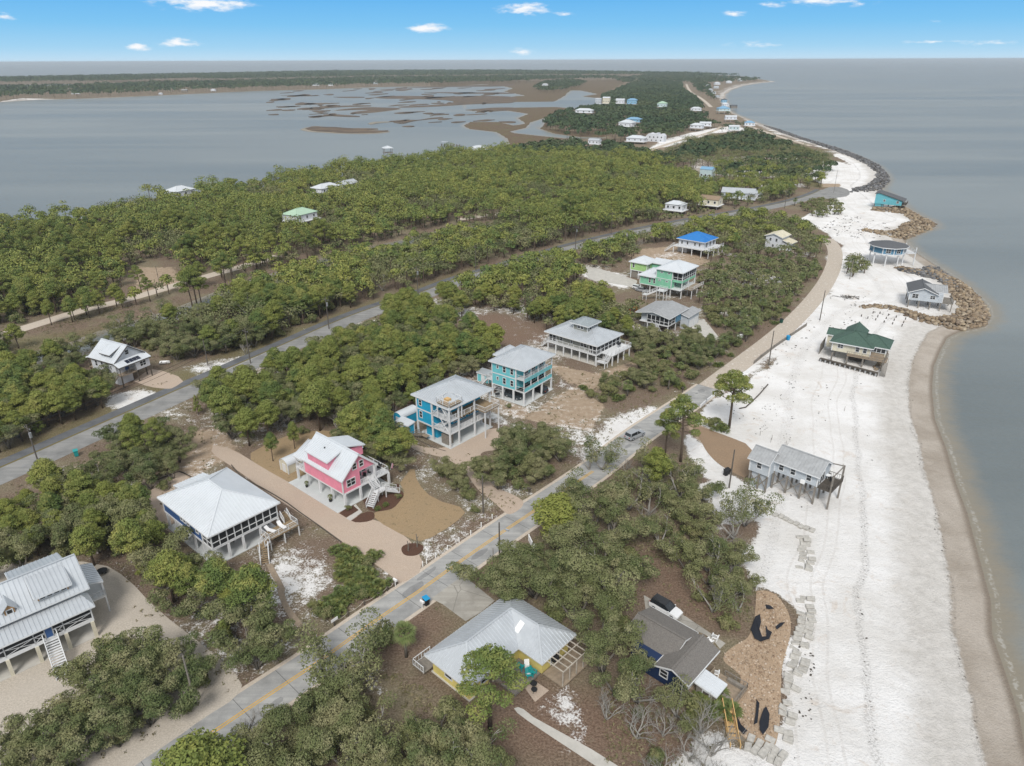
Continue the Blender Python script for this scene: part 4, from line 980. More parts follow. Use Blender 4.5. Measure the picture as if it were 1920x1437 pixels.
# ---------------------------------------------------------------- the bright cyan house with the roof deck
h = House('stilt_house', 'bright cyan stilt house with roof-top deck tower and outdoor stairs', gp('B1', 435, 1175), -41, phrase='the bright cyan house')
h.keep(-10.5, -1, 3, 13.5, 1.3)
h.box('slab', CONC2, -9.5, -.2, 0, .3, 12.2, .12)
h.pillars([(0, .1), (0, 2.6), (0, 7.1), (0, 11.7), (-4.9, .1), (-9.3, .1), (-4.9, 11.7), (-9.3, 11.7)], 8.6, w=.3)
h.pillars([(-4.9, 7.1), (-9.3, 7.1), (-2.5, 11.7)], 3.2, w=.3)
h.box('wall', CYAN, -9.3, .08, 3.2, -4.9, 11.6, 8.7)
h.box('wall', CYAN, -8.0, 1.2, .1, -4.9, 6.0, 3.2)
h.box('wall', CYAN, -4.9, 3.2, 3.2, -2.6, 11.6, 8.7)
h.corners(-9.3, .08, -4.9, 11.6, .1, 8.7); h.band(-9.3, .08, -4.9, 11.6, 5.9); h.band(-9.3, .08, -4.9, 11.6, 3.05, .3)
h.win(-8.2, .08, 6.9, .75, 1.2, 'y-'); h.win(-8.2, .08, 4.2, .75, 1.4, 'y-')
for y in (4.4, 6.4, 8.6, 10.6): h.win(-2.6, y, 6.5, 1.4, 1.9, 'x+', 2, mull=False); h.win(-2.6, y, 3.6, 1.4, 1.9, 'x+', 2, mull=False)
h.box('balcony_floor', DECKT, -2.6, 2.4, 5.75, .1, 11.8, 5.95); h.box('floor_deck', WHITE, -9.3, .1, 2.95, .1, 11.8, 3.2)
h.box('balcony_floor', WHITE, -4.9, .1, 5.75, .1, 2.4, 5.93)
h.box('roof_terrace', DECKT, 0.1, 7.6, 5.75, 2.5, 11.9, 5.95)
h.rail([(-4.8, .1, 5.95), (0, .1, 5.95), (0, 2.5, 5.95), (.05, 7.6, 5.95), (2.5, 7.6, 5.95), (2.5, 11.8, 5.95), (0, 11.8, 5.95)], bal=.35); h.rail([(0, 2.5, 3.2), (0, 11.7, 3.2), (-2.5, 11.7, 3.2)], bal=.35)
h.pillars([(2.4, 7.7), (2.4, 11.7)], 5.75, w=.22)
h.rail([(-4.8, .1, 3.2), (0, .1, 3.2), (0, 2.5, 3.2)], bal=.35)
h.hip(-10.6, -.2, .4, 12.5, 8.75, 2.6, METALG if False else METAL, rl=5.5)
mb = MB(); mb.box(-3.2, -.1, 9.15, .3, 3.4, 9.3); mb.make('roof_deck', DECKT, h.r)
h.rail([(-3.2, -.1, 9.3), (.3, -.1, 9.3), (.3, 3.4, 9.3), (-3.2, 3.4, 9.3), (-3.2, -.1, 9.3)], bal=.0, mid=1)
h.pillars([(.25, -.05), (.25, 3.3), (-3.1, -.05)], 9.2, w=.2, z0=5.9)
mb = MB(); mb.box(-2.3, 1.0, 9.3, -1.2, 2.0, 9.95); mb.make('patio_table', NEWWOOD, h.r)
h.stairs((-3.0, -.05 + .8, 9.1), (-.4, .8, 6.0), 1.0, rail=True); h.stairs((-.4, 1.7, 5.9), (-3.4, 1.7, 3.3), 1.0)
h.stairs((-4.6, -.75, 3.1), (-1.0, -.75, .4), 1.0) if False else None
mb = MB(); mb.beam((-4.9, .0, 3.2), (0, .0, 5.9), .1, .12); mb.beam((0, -.02, 3.2), (-2.4, -.02, 5.9), .1, .12); mb.beam((-4.9, 0, 6), (-2.5, 0, 8.6), .1, .12); mb.make('brace', WHITE, h.r)
mb = MB(); mb.box(-2.9, .5, .12, -1.0, 1.9, 2.2); sh = mb.make('storage_room', GREYW, h.r)
# accessible ramp
r_ = h
h.stairs((-7.0, -.7, 1.0), (-9.6, -.9, .1), 1.0, GREYW, DECKW); h.box('ramp_landing', DECKW, -7.0, -1.2, .95, -5.6, -.2, 1.03)
for y, z in ((4.5, 5.95), (9.5, 5.95)):
    pass
# blue sheds beside it
def small_shed(anchor, ang, w, d, hgt, wall, roofm, label, arch=False, posts=False):
    s = House('garden_shed', label, anchor, ang, 'shed'); s.keep(-w, 0, 0, d, .8)
    s.box('wall', wall, -w, 0, 0, 0, d, hgt); s.corners(-w, 0, 0, d, 0, hgt, t=.1)
    if arch:
        mb = MB(); n = 9; vs = []
        for i in range(n + 1):
            a = math.pi * i / n; vs.append((-w / 2 + math.cos(a) * (w / 2 + .08), hgt - .05 + math.sin(a) * w * .36))
        for (xa, za), (xb, zb) in zip(vs, vs[1:]): mb.slab([(xa, -.12, za), (xa, d + .12, za), (xb, d + .12, zb), (xb, -.12, zb)], .05)
        mb.make('roof', roofm, s.r)
        k = MB(); pts = [(-w / 2 + math.cos(math.pi * i / n) * w * .49, 0, hgt - .05 + math.sin(math.pi * i / n) * w * .33) for i in range(n + 1)]
        for yy in (0, d - .06): k.add([(p[0], yy, p[2]) for p in pts] + [(p[0], yy + .06, p[2]) for p in pts], [tuple(range(n + 1)), tuple(range(2 * n + 1, n, -1))])
        k.make('gable_panel', wall, s.r)
    else: s.shed([(-w - .15, -.2, hgt + .05), (.15, -.2, hgt + .05), (.15, d + .15, hgt + .35), (-w - .15, d + .15, hgt + .35)], roofm, .4)
    s.door(-w / 2, -.01, .05, 'y-', WHITE, .8, hgt - .3)
    return s
small_shed(gp('B1', 108, 1075), -41, 3.6, 1.7, 2.3, CYAN, METALW, 'small cyan shed with flat white roof left of the bright cyan house')
small_shed(gp('B1', 60, 1010), -41, 2.6, 4.6, 2.2, CYAN, METALW, 'cyan shed with rounded white roof behind the smaller cyan shed', arch=True)
small_shed(gp('B1', 735, 668), -37, 3.4, 2.0, 2.2, TURQ, METAL, 'turquoise shed with grey roof between the two blue stilt houses')
small_shed(gp('B5', 200, 622), -41, 2.6, 3.4, 1.9, CREAM, METALW, 'cream shed with rounded white roof behind the pink house', arch=True)

# ---------------------------------------------------------------- the turquoise house
h = House('stilt_house', 'turquoise three-level stilt house with grey hip roof and stacked porches', gp('B1', 1010, 840), -37, phrase='the turquoise house')
h.keep(-13, -1, 1.5, 12, 1.3)
h.box('slab', CONC2, -9.2, -.3, 0, .4, 11.2, .12)
h.pillars([(x, .1) for x in (-8.8, -5.9, -2.9, 0)] + [(0, 3.6), (0, 7.0), (0, 10.8), (-8.8, 10.8), (-4.4, 10.8), (-4.4, 5.4), (-8.8, 5.4)], 3.1, w=.34)
h.box('wall', TURQ, -8.9, .06, 3.1, -2.3, 11.0, 8.65); h.box('wall', TURQ, -2.3, 2.2, 3.1, -1.9, 11.0, 8.65)
h.corners(-8.9, .06, -2.3, 11.0, 3.1, 8.65); h.band(-8.9, .06, -2.3, 11, 5.75, .25)
h.box('floor_deck', WHITE, -8.9, .05, 2.95, .15, 11.0, 3.2)
for z in (3.2, 6.0):
    h.box('porch_knee_wall', TURQ, -.02, .1, z, .1, 10.9, z + .75) if z < 5 else h.box('porch_knee_wall', TURQ, -.02, .1, z - .55, .1, 10.9, z + .25)
    h.box('balcony_floor', WHITE, -2.3, .1, z - .15, .1, 10.9, z)
    h.rail([(-2.2, .1, z), (.05, .1, z), (.05, 10.9, z)], 1.0, bal=.0, mid=1)
h.pillars([(0, .1), (0, 2.7), (0, 5.4), (0, 8.1), (0, 10.8), (-2.2, .1)], 8.6, w=.18, z0=3.1, name='porch_post')
for y in (3.4, 6.2, 9.4):
    for z in (3.3, 6.1): h.win(-1.9, y, z + .1, 1.5, 1.9, 'x+', 2, mull=False)
for x, w_, hh, z in ((-7.3, .5, .7, 7.2), (-5.4, .75, 1.3, 6.7), (-3.3, .75, 1.3, 6.7), (-7.3, .5, .7, 4.4), (-5.4, .75, 1.4, 3.9), (-3.3, .75, 1.3, 3.9)): h.win(x, .06, z, w_, hh, 'y-')
h.hip(-9.5, -.45, .5, 11.7, 8.7, 2.5, METAL)
h.hip(-12.2, 4.6, -8.6, 10.6, 7.9, 1.4, METAL); h.box('wall', TURQ, -11.6, 5.2, 3.1, -8.9, 10, 7.8)
h.box('side_deck', WHITE, -11.6, 1.5, 2.9, -8.9, 5.2, 3.1); h.rail([(-8.9, 1.5, 3.1), (-11.6, 1.5, 3.1), (-11.6, 5.2, 3.1)]); h.stairs((-11.6, 2.2, 3.1), (-14.2, 2.2, .1), 1.1)
# ---------------------------------------------------------------- the taupe house with the cupola
h = House('stilt_house', 'taupe stilt house with wide hip roof, square cupola and wraparound deck', gp('B1', 1570, 525), -41, phrase='the taupe house with the cupola')
h.keep(-17, -1, 5, 12, 1.4)
h.box('slab', CONC, -15.6, -.2, 0, .4, 11, .1)
h.pillars([(x, .1) for x in (-15.2, -12.6, -10.1, -7.5, -5, -2.5, 0)] + [(0, y) for y in (3.5, 7, 10.6)] + [(x, y) for x in (-12.6, -7.5, -2.5) for y in (5.5, 10.6)] + [(3.3, 2.6), (3.3, 5.2), (3.3, 7.8), (3.3, 10.4)], 2.55, w=.26)
h.box('floor_deck', WHITE, -15.6, -.1, 2.55, .15, 11, 2.85); h.box('side_deck', WHITE, .15, 2.4, 2.6, 3.5, 11, 2.83)
h.box('wall', TAUPE, -13.2, 1.0, 2.85, -2.2, 10.4, 5.4); h.corners(-13.2, 1, -2.2, 10.4, 2.85, 5.4)
for x in (-11.6, -8.3, -5.0, -4.0): h.win(x, 1.0, 3.6 if x > -9 else 3.5, .9 if x != -8.3 else .6, 1.2 if x != -8.3 else .8, 'y-')
h.screens((-15.4, .9), (-13.2, .9), 2.85, 5.4, 2, 1.0); h.screens((-2.2, .2), (.0, .2), 2.85, 5.4, 2, 1.0); h.screens((.0, .2), (.0, 10.6), 2.85, 5.4, 6, 1.0)
h.rail([(-15.5, 0, 2.85), (.1, 0, 2.85), (.1, 2.4, 2.85)], bal=.4); h.rail([(3.4, 3.6, 2.83), (3.4, 10.9, 2.83), (0.1, 10.9, 2.83)], bal=.4); h.rail([(-15.5, 0, 2.85), (-15.5, 4, 2.85)])
h.hip(-16.2, -.4, .6, 11.4, 5.45, 2.4, METALW if False else METAL, rl=6.2)
h.box('cupola', TAUPE, -9.3, 3.0, 6.2, -4.9, 7.4, 8.6); h.corners(-9.3, 3.0, -4.9, 7.4, 6.6, 8.6)
for x in (-7.6, -6.6): h.win(x, 3.0, 7.35, .8, .9, 'y-')
for y in (4.2, 5.2, 6.2): h.win(-4.9, y, 7.35, .8, .9, 'x+')
h.hip(-10.0, 2.3, -4.2, 8.1, 8.65, 1.3, METALG)
h.stairs((2.5, 2.5, 2.8), (2.5, 1.0, 1.4), 1.2); h.box('stair_landing', WHITE, .4, -.4, 1.3, 3.1, 1.0, 1.4); h.pillars([(.5, -.3), (3, -.3), (3, .9), (.5, .9)], 1.3, w=.18); h.rail([(.5, -.3, 1.4), (3, -.3, 1.4), (3, .9, 1.4)])
h.stairs((-16.6 + 1.0, 2.0, 2.8), (-18.6, 2.0, .1), 1.1)
# ---------------------------------------------------------------- green compound
h = House('stilt_house', 'mint green stilt house with tall screened end and white metal roofs', gp('B2', 1190, 925), -38, phrase='the mint green house')
h.keep(-15, -6, 4.5, 8, 1.2, seen=26)
h.box('wall', GREEN1, -13.2, -4.6, 3.0, -2.0, 5.5, 5.8); h.box('wall', GREEN1, -7.6, -4.2, 5.8, -2.0, 6.0, 8.7)
h.box('floor_deck', WHITE, -13.3, -4.7, 2.8, 1.4, 6.4, 3.0); h.band(-13.2, -4.6, -2.0, 5.5, 5.75, .18)
h.corners(-13.2, -4.6, -2, 5.5, 3, 5.8); h.corners(-7.6, -4.2, -2, 6, 5.9, 8.7)
h.screens((-2.0, -3.6), (1.2, -3.6), 5.9, 8.6, 2, .8); h.screens((1.2, -3.6), (1.2, 6.2), 5.9, 8.6, 6, .8)
h.box('balcony_floor', GREEN1, -2.0, -3.7, 5.1, 1.3, 6.3, 5.85)
h.pillars([(1.2, -3.5), (1.2, 1.2), (1.2, 6.0)], 8.6, w=.26); h.pillars([(x, y) for x in (-13, -9.5, -6, -2.2) for y in (-4.3, 1, 5.3)], 2.8, w=.26)
h.hip(-8.1, -4.7, 1.8, 6.9, 8.75, 2.2, METALW)
h.shed([(-13.9, -5.2, 5.85), (-7.6, -5.2, 5.85), (-7.6, .5, 7.4), (-10.4, .5, 7.4)], METALW); h.shed([(-13.9, 6.0, 5.85), (-13.9, -5.2, 5.85), (-10.4, .5, 7.4)], METALW)
h.shed([(-7.6, 6, 5.85), (-13.9, 6, 5.85), (-10.4, .5, 7.4), (-7.6, .5, 7.4)], METALW)
for x, z, w_, hh in ((-9.6, 3.8, .6, 1.5), (-8.0, 3.8, .6, 1.5), (-11.4, 5.1, .8, .3), (-6.2, 5.0, .8, .3), (-3.6, 5.0, .8, .3), (-5.8, 7.6, .8, .35), (-3.2, 7.6, .8, .35)): h.win(x, -4.6 if z < 5.5 else -4.2, z, w_, hh, 'y-', mull=hh > 1)
for y in (-1.5, 1.5, 4.5): h.win(-2.0, y, 3.3, 1.6, 2.0, 'x+', 2, mull=False)
h.box('side_deck', DECKW, 1.4, -2.0, 2.8, 4.2, 6.4, 3.0); h.rail([(1.4, -2.0, 3), (4.2, -2, 3), (4.2, 6.4, 3)]); h.pillars([(4, -1.8), (4, 2.2), (4, 6.2)], 2.8, w=.2)
h.rail([(1.3, -3.5, 3.0), (1.3, 6.2, 3.0)])
h2 = House('stilt_house', 'small lime green stilt house with white hip roof behind the mint green one', h.w(-17.6, 8.4), -38, phrase='the small lime green house')
h2.keep(-7, 0, 1, 7, 1.0, seen=20)
h2.box('wall', GREEN2, -6.4, 0, 3.0, 0, 6.6, 5.8); h2.corners(-6.4, 0, 0, 6.6, 3, 5.8); h2.band(-6.4, 0, 0, 6.6, 2.75, .25)
h2.win(-5.2, 0, 3.9, .7, 1.4, 'y-'); h2.win(-.0, 1.5, 3.9, .8, 1.4, 'x+'); h2.hip(-6.9, -.5, .5, 7.1, 5.85, 1.8, METALW); h2.pillars([(-6.2, .2), (-.2, .2), (-.2, 6.4), (-6.2, 6.4), (-3.2, .2)], 2.8, w=.26)
h2.box('wall', GREEN1, .0, 3.5, 3.0, 6.5, 6.4, 5.7); h2.shed([(-.2, 3.0, 5.75), (6.8, 3.0, 5.75), (6.8, 7, 6.7), (-.2, 7, 6.7)], METALW)
h2.box('lattice_wall', GREYW, -6.0, .4, .1, -.6, .5, 2.6)
# ---------------------------------------------------------------- blue roofed house
h = House('stilt_house', 'white stilt house with bright blue hip roof and wraparound deck', gp('B2', 1420, 490), -41, phrase='the blue-roofed house')
h.keep(-13, -2, 4, 12, 1.5, seen=30)
h.box('wall', WHITEW, -10.5, -.2, 3.0, .2, 9.5, 5.8); h.corners(-10.5, -.2, .2, 9.5, 3, 5.8)
h.hip(-11.3, -1.0, 1.0, 10.3, 5.85, 2.5, BLUEROOF)
h.box('floor_deck', WHITE, -12.2, -1.8, 2.75, 3.2, 11, 3.0); h.rail([(-12.2, -1.7, 3), (3.1, -1.7, 3), (3.1, 10.9, 3)], bal=.5)
h.pillars([(x, -1.5) for x in (-12, -8, -4, 0, 3)] + [(3, 3), (3, 7), (3, 10.7), (-8, 5), (-2, 5)], 2.75, w=.26)
for x in (-9.2, -6.8, -3.6, -1.6): h.win(x, -.2, 3.8, .7, 1.2, 'y-')
for y in (2, 5, 8): h.win(.2, y, 3.4, 1.4, 1.9, 'x+', 2, mull=False)
h.stairs((-12.2, -1.2, 2.9), (-15.6, -1.4, .1), 1.3); h.box('storage_room', WHITEW, -12, 2, 0, -8, 8, 2.7)
# ---------------------------------------------------------------- low screened house
h = House('cottage', 'raised cottage with grey metal roof and long screened porch', gp('B2', 1260, 1275), -38, phrase='the grey cottage with the screened porch')
h.keep(-13, -11, 2.5, 6, 1.0, seen=24)
h.box('wall', GREYS, -10.5, -9.0, 2.6, -1.6, 1.0, 5.0); h.screens((-8.2, -9.9), (-1.6, -9.9), 2.6, 5.0, 5, .9) ; h.screens((-1.6, -9.9), (-1.6, -6), 2.6, 5, 2, .9)
h.box('floor_deck', WHITE, -10.5, -10.0, 2.4, -1.5, 1.2, 2.6); h.pillars([(-8, -9.8), (-4.6, -9.8), (-1.7, -9.8), (-1.7, -5), (-8, -4)], 2.4, w=.22)
h.gable(-11.6, -10.6, -1.0, 1.6, 5.05, 1.1, METALD, 'y', .6); h.gwall('gable_wall', GREYS, [(-10.4, -9.9, 5.0), (-1.7, -9.9, 5.0), (-6.2, -9.9, 6.0)], (0, .1, 0))
h.box('wall', GREYS, -1.4, -2.6, 0, .8, 4.8, 3.9); h.shed([(1.2, -3.0, 3.95), (1.2, 5.2, 3.95), (-1.6, 5.2, 4.6), (-1.6, -3.0, 4.6)], METALD, .6)
h.box('garage_door', WHITE, .8, -1.4, .1, .86, 1.4, 2.4); h.box('garage_door', WHITE, .8, 1.9, .1, .86, 4.3, 2.4)
h.stairs((-6.0, -10.1, 2.5), (-3.2, -11.6, .1), 1.1)
h.box('wall', TBLUE, -1.6, -5.6, 2.6, -1.3, -2.7, 4.9)
g = House('stair_tower', 'white timber stair tower with a viewing deck beside the mint green house', gp('B2', 975, 1000), -38, 'stair tower')
g.keep(-5, -3, 1, 2, .5, seen=14)
g.pillars([(0, 0), (-2.4, 0), (0, 2.2), (-2.4, 2.2)], 3.3, w=.16); g.box('platform', WHITE, -2.6, -.2, 3.3, .2, 2.4, 3.45); g.rail([(-2.6, -.2, 3.45), (.2, -.2, 3.45), (.2, 2.4, 3.45), (-2.6, 2.4, 3.45)], bal=.4)
g.stairs((-2.6, .5, 3.3), (-5.2, -.6, 1.8), 1.1); g.box('platform', WHITE, -6.6, -1.6, 1.6, -5.0, .2, 1.75); g.pillars([(-6.4, -1.4), (-5.2, -1.4), (-6.4, 0)], 1.6, w=.14); g.rail([(-6.6, .2, 1.75), (-6.6, -1.6, 1.75), (-5, -1.6, 1.75)])
# ---------------------------------------------------------------- small white cottage by the dirt road
h = House('cottage', 'small white cottage with cream roof and lean-to beside the dirt road', at(1462.5, 470), -42, phrase='the small white cottage by the dirt road')
h.keep(-6, -1, 5, 8, 1.2, seen=26)
h.box('wall', WHITEW, -6.5, 0, 0, 0, 7.5, 5.2); h.gable(-7.0, -.5, .5, 8, 5.2, 1.3, CREAM, 'y', .6); h.gwall('gable_wall', WHITEW, [(-6.5, 0, 5.2), (0, 0, 5.2), (-3.2, 0, 6.3)], (0, .1, 0))
h.win(-4.5, 0, 3.3, .8, 1.2, 'y-'); h.win(-2, 0, 3.3, .8, 1.2, 'y-'); h.win(-3.2, 0, 1.0, .8, 1.0, 'y-')
h.box('lean_to_wall', WHITEW, 0, 1.5, 0, 3.2, 7, 3.0); h.shed([(3.8, 1.0, 3.0), (3.8, 7.5, 3.0), (0, 7.5, 4.0), (0, 1.0, 4.0)], CREAM)
# ---------------------------------------------------------------- white house left of the highway
h = House('stilt_house', 'white gabled stilt house with solar panels across the highway', gp('C4', 755, 800), -28, phrase='the white gabled house')
h.keep(-13, -5, 2.5, 6, 1.2, seen=18)
h.box('wall', WHITEW, -10.2, -3.6, 2.8, -1.6, 4.0, 5.9); h.corners(-10.2, -3.6, -1.6, 4.0, 2.8, 5.9)
h.gwall('gable_wall', WHITEW, [(-1.6, -3.6, 5.9), (-1.6, 4.0, 5.9), (-1.6, .2, 8.9)], (-.12, 0, 0)); h.gwall('gable_wall', WHITEW, [(-10.2, 4.0, 5.9), (-10.2, -3.6, 5.9), (-10.2, .2, 8.9)], (.12, 0, 0))
h.gable(-10.7, -4.1, -1.1, 4.5, 5.75, 3.25, METALW, fascia=DARKW)
h.box('dormer_wall', WHITEW, -6.2, -3.0, 5.9, -3.4, -.5, 7.5); h.win(-5.3, -3.0, 6.4, .6, .8, 'y-'); h.shed([(-6.7, -3.5, 7.35), (-2.9, -3.5, 7.35), (-2.9, .1, 8.9), (-6.7, .1, 8.9)], METALW, fascia=DARKW)
h.shed([(.6, -4.2, 5.05), (.6, 4.4, 5.05), (-1.5, 4.4, 5.9), (-1.5, -4.2, 5.9)], METALW, fascia=DARKW)
h.box('wall', WHITEW, -1.6, .3, 2.8, .25, 4.0, 5.0); h.win(.25, 2.2, 3.4, 1.5, 1.2, 'x+', 2); h.win(-1.6, .0, 6.7, .9, 1.1, 'x+')
for x in (-8.6, -6.4, -3.2): h.win(x, -3.6, 3.8, .6 if x > -4 else .8, .9 if x > -4 else 1.3, 'y-')
h.door(-1.58, -.9, 2.85, 'x+', NAVY)
sp = MB()
for i in range(4): sp.slab([(.2, -1.6 + i * .95, 5.30), (.2, -.72 + i * .95, 5.30), (-.9, -.72 + i * .95, 5.75), (-.9, -1.6 + i * .95, 5.75)], .05)
sp.make('solar_panel', SOLAR, h.r)
h.box('porch_deck', DECKW, -1.6, -3.8, 2.65, .4, .3, 2.8); h.rail([(.35, -3.8, 2.8), (.35, .2, 2.8)], m=GREYW)
h.pillars([(.3, -3.8), (.3, .3), (.2, 3.9), (-1.6, 3.9), (-5, 3.9), (-10, -3.4), (-5.5, -3.4), (-10, 3.9)], 2.75, DARKW, .22); h.pillars([(.3, -3.8), (.3, -1.5)], 5.0, DARKW, .14, 2.8, 'porch_post')
h.box('storage_room', WHITEW, -5.0, -3.4, 0, -1.6, .2, 2.7)
h.stairs((-1.2, -3.9, 2.7), (-1.4, -6.6, .2), 1.1, GREYW, DECKW); h.shed([(-12.8, -3.4, 5.2), (-12.8, 3, 5.2), (-10.3, 3, 5.7), (-10.3, -3.4, 5.7)], METALW); h.box('porch_deck', DECKW, -12.6, -3.2, 2.6, -10.2, 3, 2.75); h.pillars([(-12.4, -3), (-12.4, 2.8)], 5.1, DARKW, .18)

# ---------------------------------------------------------------- yellow house
h = House('house', 'yellow single-storey house with big L-shaped ribbed metal roof', gp('B8', 1235, 885), -43, phrase='the yellow house')
h.keep(-12, -11, 4, 6.2, .6)
h.box('wall', YELLOW, -10.4, -9.0, .1, -3.9, 5.1, 2.75); h.box('wall', YELLOW, -3.9, -.1, .1, -.1, 5.1, 2.75)
h.box('slab', CONC, -10.6, -9.2, 0, -3.7, 5.3, .1)
Z0 = 2.8; RZ = 4.95
mb = MB()
c1, c2 = (-11.2, -9.7), (-3.3, -9.7)
Lr, Tr = (-7.2, -6.1, RZ), (-7.2, 1.9, RZ); Er = (-2.9, 2.3, 4.6)
mb.plane([(-11.2, 5.9, Z0), (-11.2, -9.7, Z0), Lr, Tr], .5)                  # long slope up the road side
mb.plane([(-11.2, -9.7, Z0), (-3.3, -9.7, Z0), Lr], .5)
mb.plane([(-3.3, -9.7, Z0), (-3.3, -.9, Z0), Tr, Lr], .5)
mb.plane([(-3.3, -.9, Z0), (.6, -.9, Z0), Er, Tr], .5)
mb.plane([(.6, -.9, Z0), (.6, 5.9, Z0), Er], .5)
mb.plane([(.6, 5.9, Z0), (-11.2, 5.9, Z0), Tr, Er], .5)
for p, q in (((-11.2, -9.7, Z0), Lr), ((-3.3, -9.7, Z0), Lr), (Lr, Tr), ((-11.2, 5.9, Z0), Tr), ((.6, 5.9, Z0), Er), ((.6, -.9, Z0), Er), (Tr, Er)): mb.beam(Vector(p) + Vector((0, 0, .06)), Vector(q) + Vector((0, 0, .06)), .24, .06)
ro = mb.make('roof', METAL, h.r)
mb = MB(); 
for p, q in (((-11.2, -9.7), (-3.3, -9.7)), ((-3.3, -9.7), (-3.3, -.9)), ((-3.3, -.9), (.6, -.9)), ((.6, -.9), (.6, 5.9)), ((.6, 5.9), (-11.2, 5.9)), ((-11.2, 5.9), (-11.2, -9.7))): mb.beam((*p, Z0 - .12), (*q, Z0 - .12), .08, .2)
mb.make('fascia', WHITE, ro)
sk = MB(); sk.slab([(-5.2, .25, 3.75), (-4.4, .2, 3.65), (-4.4, 1.5, 4.45), (-5.2, 1.55, 4.55)], .02).make('skylight', WPLAST, ro)
h.win(-3.9, -3.0, 1.0, 1.0, 1.1, 'x+'); h.win(-3.9, -6.4, 1.0, 1.2, 1.1, 'x+'); h.win(-.1, 2.4, .4, 1.6, 1.9, 'x+', 2, mull=False); h.win(-7.5, -9.0, 1.0, 1.2, 1.1, 'y-')
h.box('patio_deck', GREYW, -3.8, -4.9, .05, -.2, -.3, .35)
h.box('side_deck', GREYW, -12.6, -10.4, .5, -10.6, -7.6, .65); h.rail([(-10.6, -10.4, .65), (-12.6, -10.4, .65), (-12.6, -7.6, .65)])
h.box('pergola_deck', DECKW, .1, -.1, .15, 3.3, 5.4, .32)
pe = MB()
for y in (0.0, 1.35, 2.7, 4.05, 5.4): pe.box(3.1, y - .06, .32, 3.22, y + .06, 2.55)
for x in (3.16, 1.6): pe.box(x - .06, -.05, 2.5, x + .06, 5.45, 2.62)
for y in (0.0, .9, 1.8, 2.7, 3.6, 4.5, 5.4): pe.box(.1, y - .05, 2.62, 3.3, y + .05, 2.74)
pe.make('pergola', mat('faded_pergola_timber', (.50, .45, .38), .8, .3), h.r)
# ---------------------------------------------------------------- brown shingled house
h = House('house', 'low navy house with brown shingle roof beside the stone bank', gp('C1', 545, 905), -43, phrase='the brown shingled house')
h.keep(-9, -3, 6, 8, .4)
h.box('wall', NAVYD, -7.4, -.7, 0, .3, 5.6, 2.9)
h.gable(-3.6, -1.4, 1.1, 6.1, 2.95, .95, SHINGLE, 'y', 0); h.gable(-9.5, .6, -2.4, 7.0, 2.9, 1.1, SHINGLE, 'x', 0)
h.gwall('gable_wall', NAVYD, [(-3.2, -.68, 2.9), (.6, -.68, 2.9), (-1.3, -.68, 3.7)], (0, .1, 0))
h.win(.3, 1.0, .4, 1.4, 1.9, 'x+', 2, mull=False); h.win(-2.6, -.7, 1.1, 1.0, 1.1, 'y-'); h.door(-5.6, -.72, .3, 'y-', WHITE)
h.box('deck', DECKW, .4, -1.0, .25, 5.6, 5.2, .45); h.rail([(5.5, 5.2, .45), (5.5, 1.6, .45)], .85, GREYW); h.rail([(2.6, 5.2, .45), (5.5, 5.2, .45)], .85, GREYW)
h.box('bench', GREYW, 3.2, 4.5, .45, 5.3, 4.95, .9)
h.box('privacy_screen', GREYW, .45, -1.3, 0, 2.1, -1.2, 1.9); h.box('outdoor_shower', DECKW, .5, 2.6, .45, 1.6, 2.68, 2.1); h.box('outdoor_shower', DECKW, .5, 4.1, .45, 1.6, 4.18, 2.1); h.box('outdoor_shower', DECKW, 1.6, 2.6, .45, 1.68, 4.1, 2.1)
h = House('garden_shed', 'grey board shed with pale metal roof next to the brown shingled house', gp('C1', 755, 1030), -43, 'shed')
h.keep(-3, 0, 0, 3, .5); h.box('wall', GREYW, -2.5, 0, 0, 0, 2.2, 2.2); h.shed([(.2, -.2, 2.3), (.2, 2.4, 2.3), (-2.7, 2.4, 2.6), (-2.7, -.2, 2.6)], METALW, .4); h.door(-1.2, -.02, 0, 'y-', DARKW, .8, 1.9)
h = House('beach_stairs', 'new yellow pine stairs running down the bank from the wooden deck', gp('C1', 840, 925, .8), -43, 'stairs')
a_, b_ = gp('C1', 845, 1000, .8), gp('C1', 905, 1325, -.4)
h.r.location = (a_[0], a_[1], 0); h.r.rotation_euler = (0, 0, 0); h.a = 0; h.x, h.y = a_[:2]
h.stairs((0, 0, .9), (b_[0] - a_[0], b_[1] - a_[1], -.35), 1.1, NEWWOOD, NEWWOOD); h.box('landing', GREYW, -.6, 0, .8, .7, 2.2, .92)
# ---------------------------------------------------------------- grey beach house
h = House('beach_house', 'pale grey beach house on tall timber piles standing in white sand', gp('B4', 1435, 1030), -44, phrase='the pale grey beach house')
h.keep(-14, -3, 4, 7, 1)
h.box('wall', GREYS, -7.6, 0.05, 3.6, 0, 5.2, 5.85); h.box('wall', GREYS, -11.2, -2.0, 3.2, -7.6, 2.2, 5.85); h.corners(-7.6, .05, 0, 5.2, 3.6, 5.8); h.corners(-11.2, -2, -7.6, 2.2, 3.2, 5.8)
h.gable(-7.9, -.45, .4, 5.7, 5.8, 1.9, METALD); h.gable(-11.6, -2.5, -7.5, 2.7, 5.8, 1.5, METALD)
h.gwall('gable_wall', GREYS, [(0, .05, 5.8), (0, 5.2, 5.8), (0, 2.6, 7.4)], (-.1, 0, 0)); h.gwall('gable_wall', GREYS, [(-11.2, 2.2, 5.8), (-11.2, -2, 5.8), (-11.2, .1, 7.1)], (.1, 0, 0))
for x in (-6.4, -4.3, -1.5): h.win(x, .05, 4.2, .8, 1.2, 'y-')
h.win(-9.5, -2.0, 4.2, .8, 1.2, 'y-'); h.win(0, 2.0, 3.7, 1.8, 1.9, 'x+', 2, mull=False)
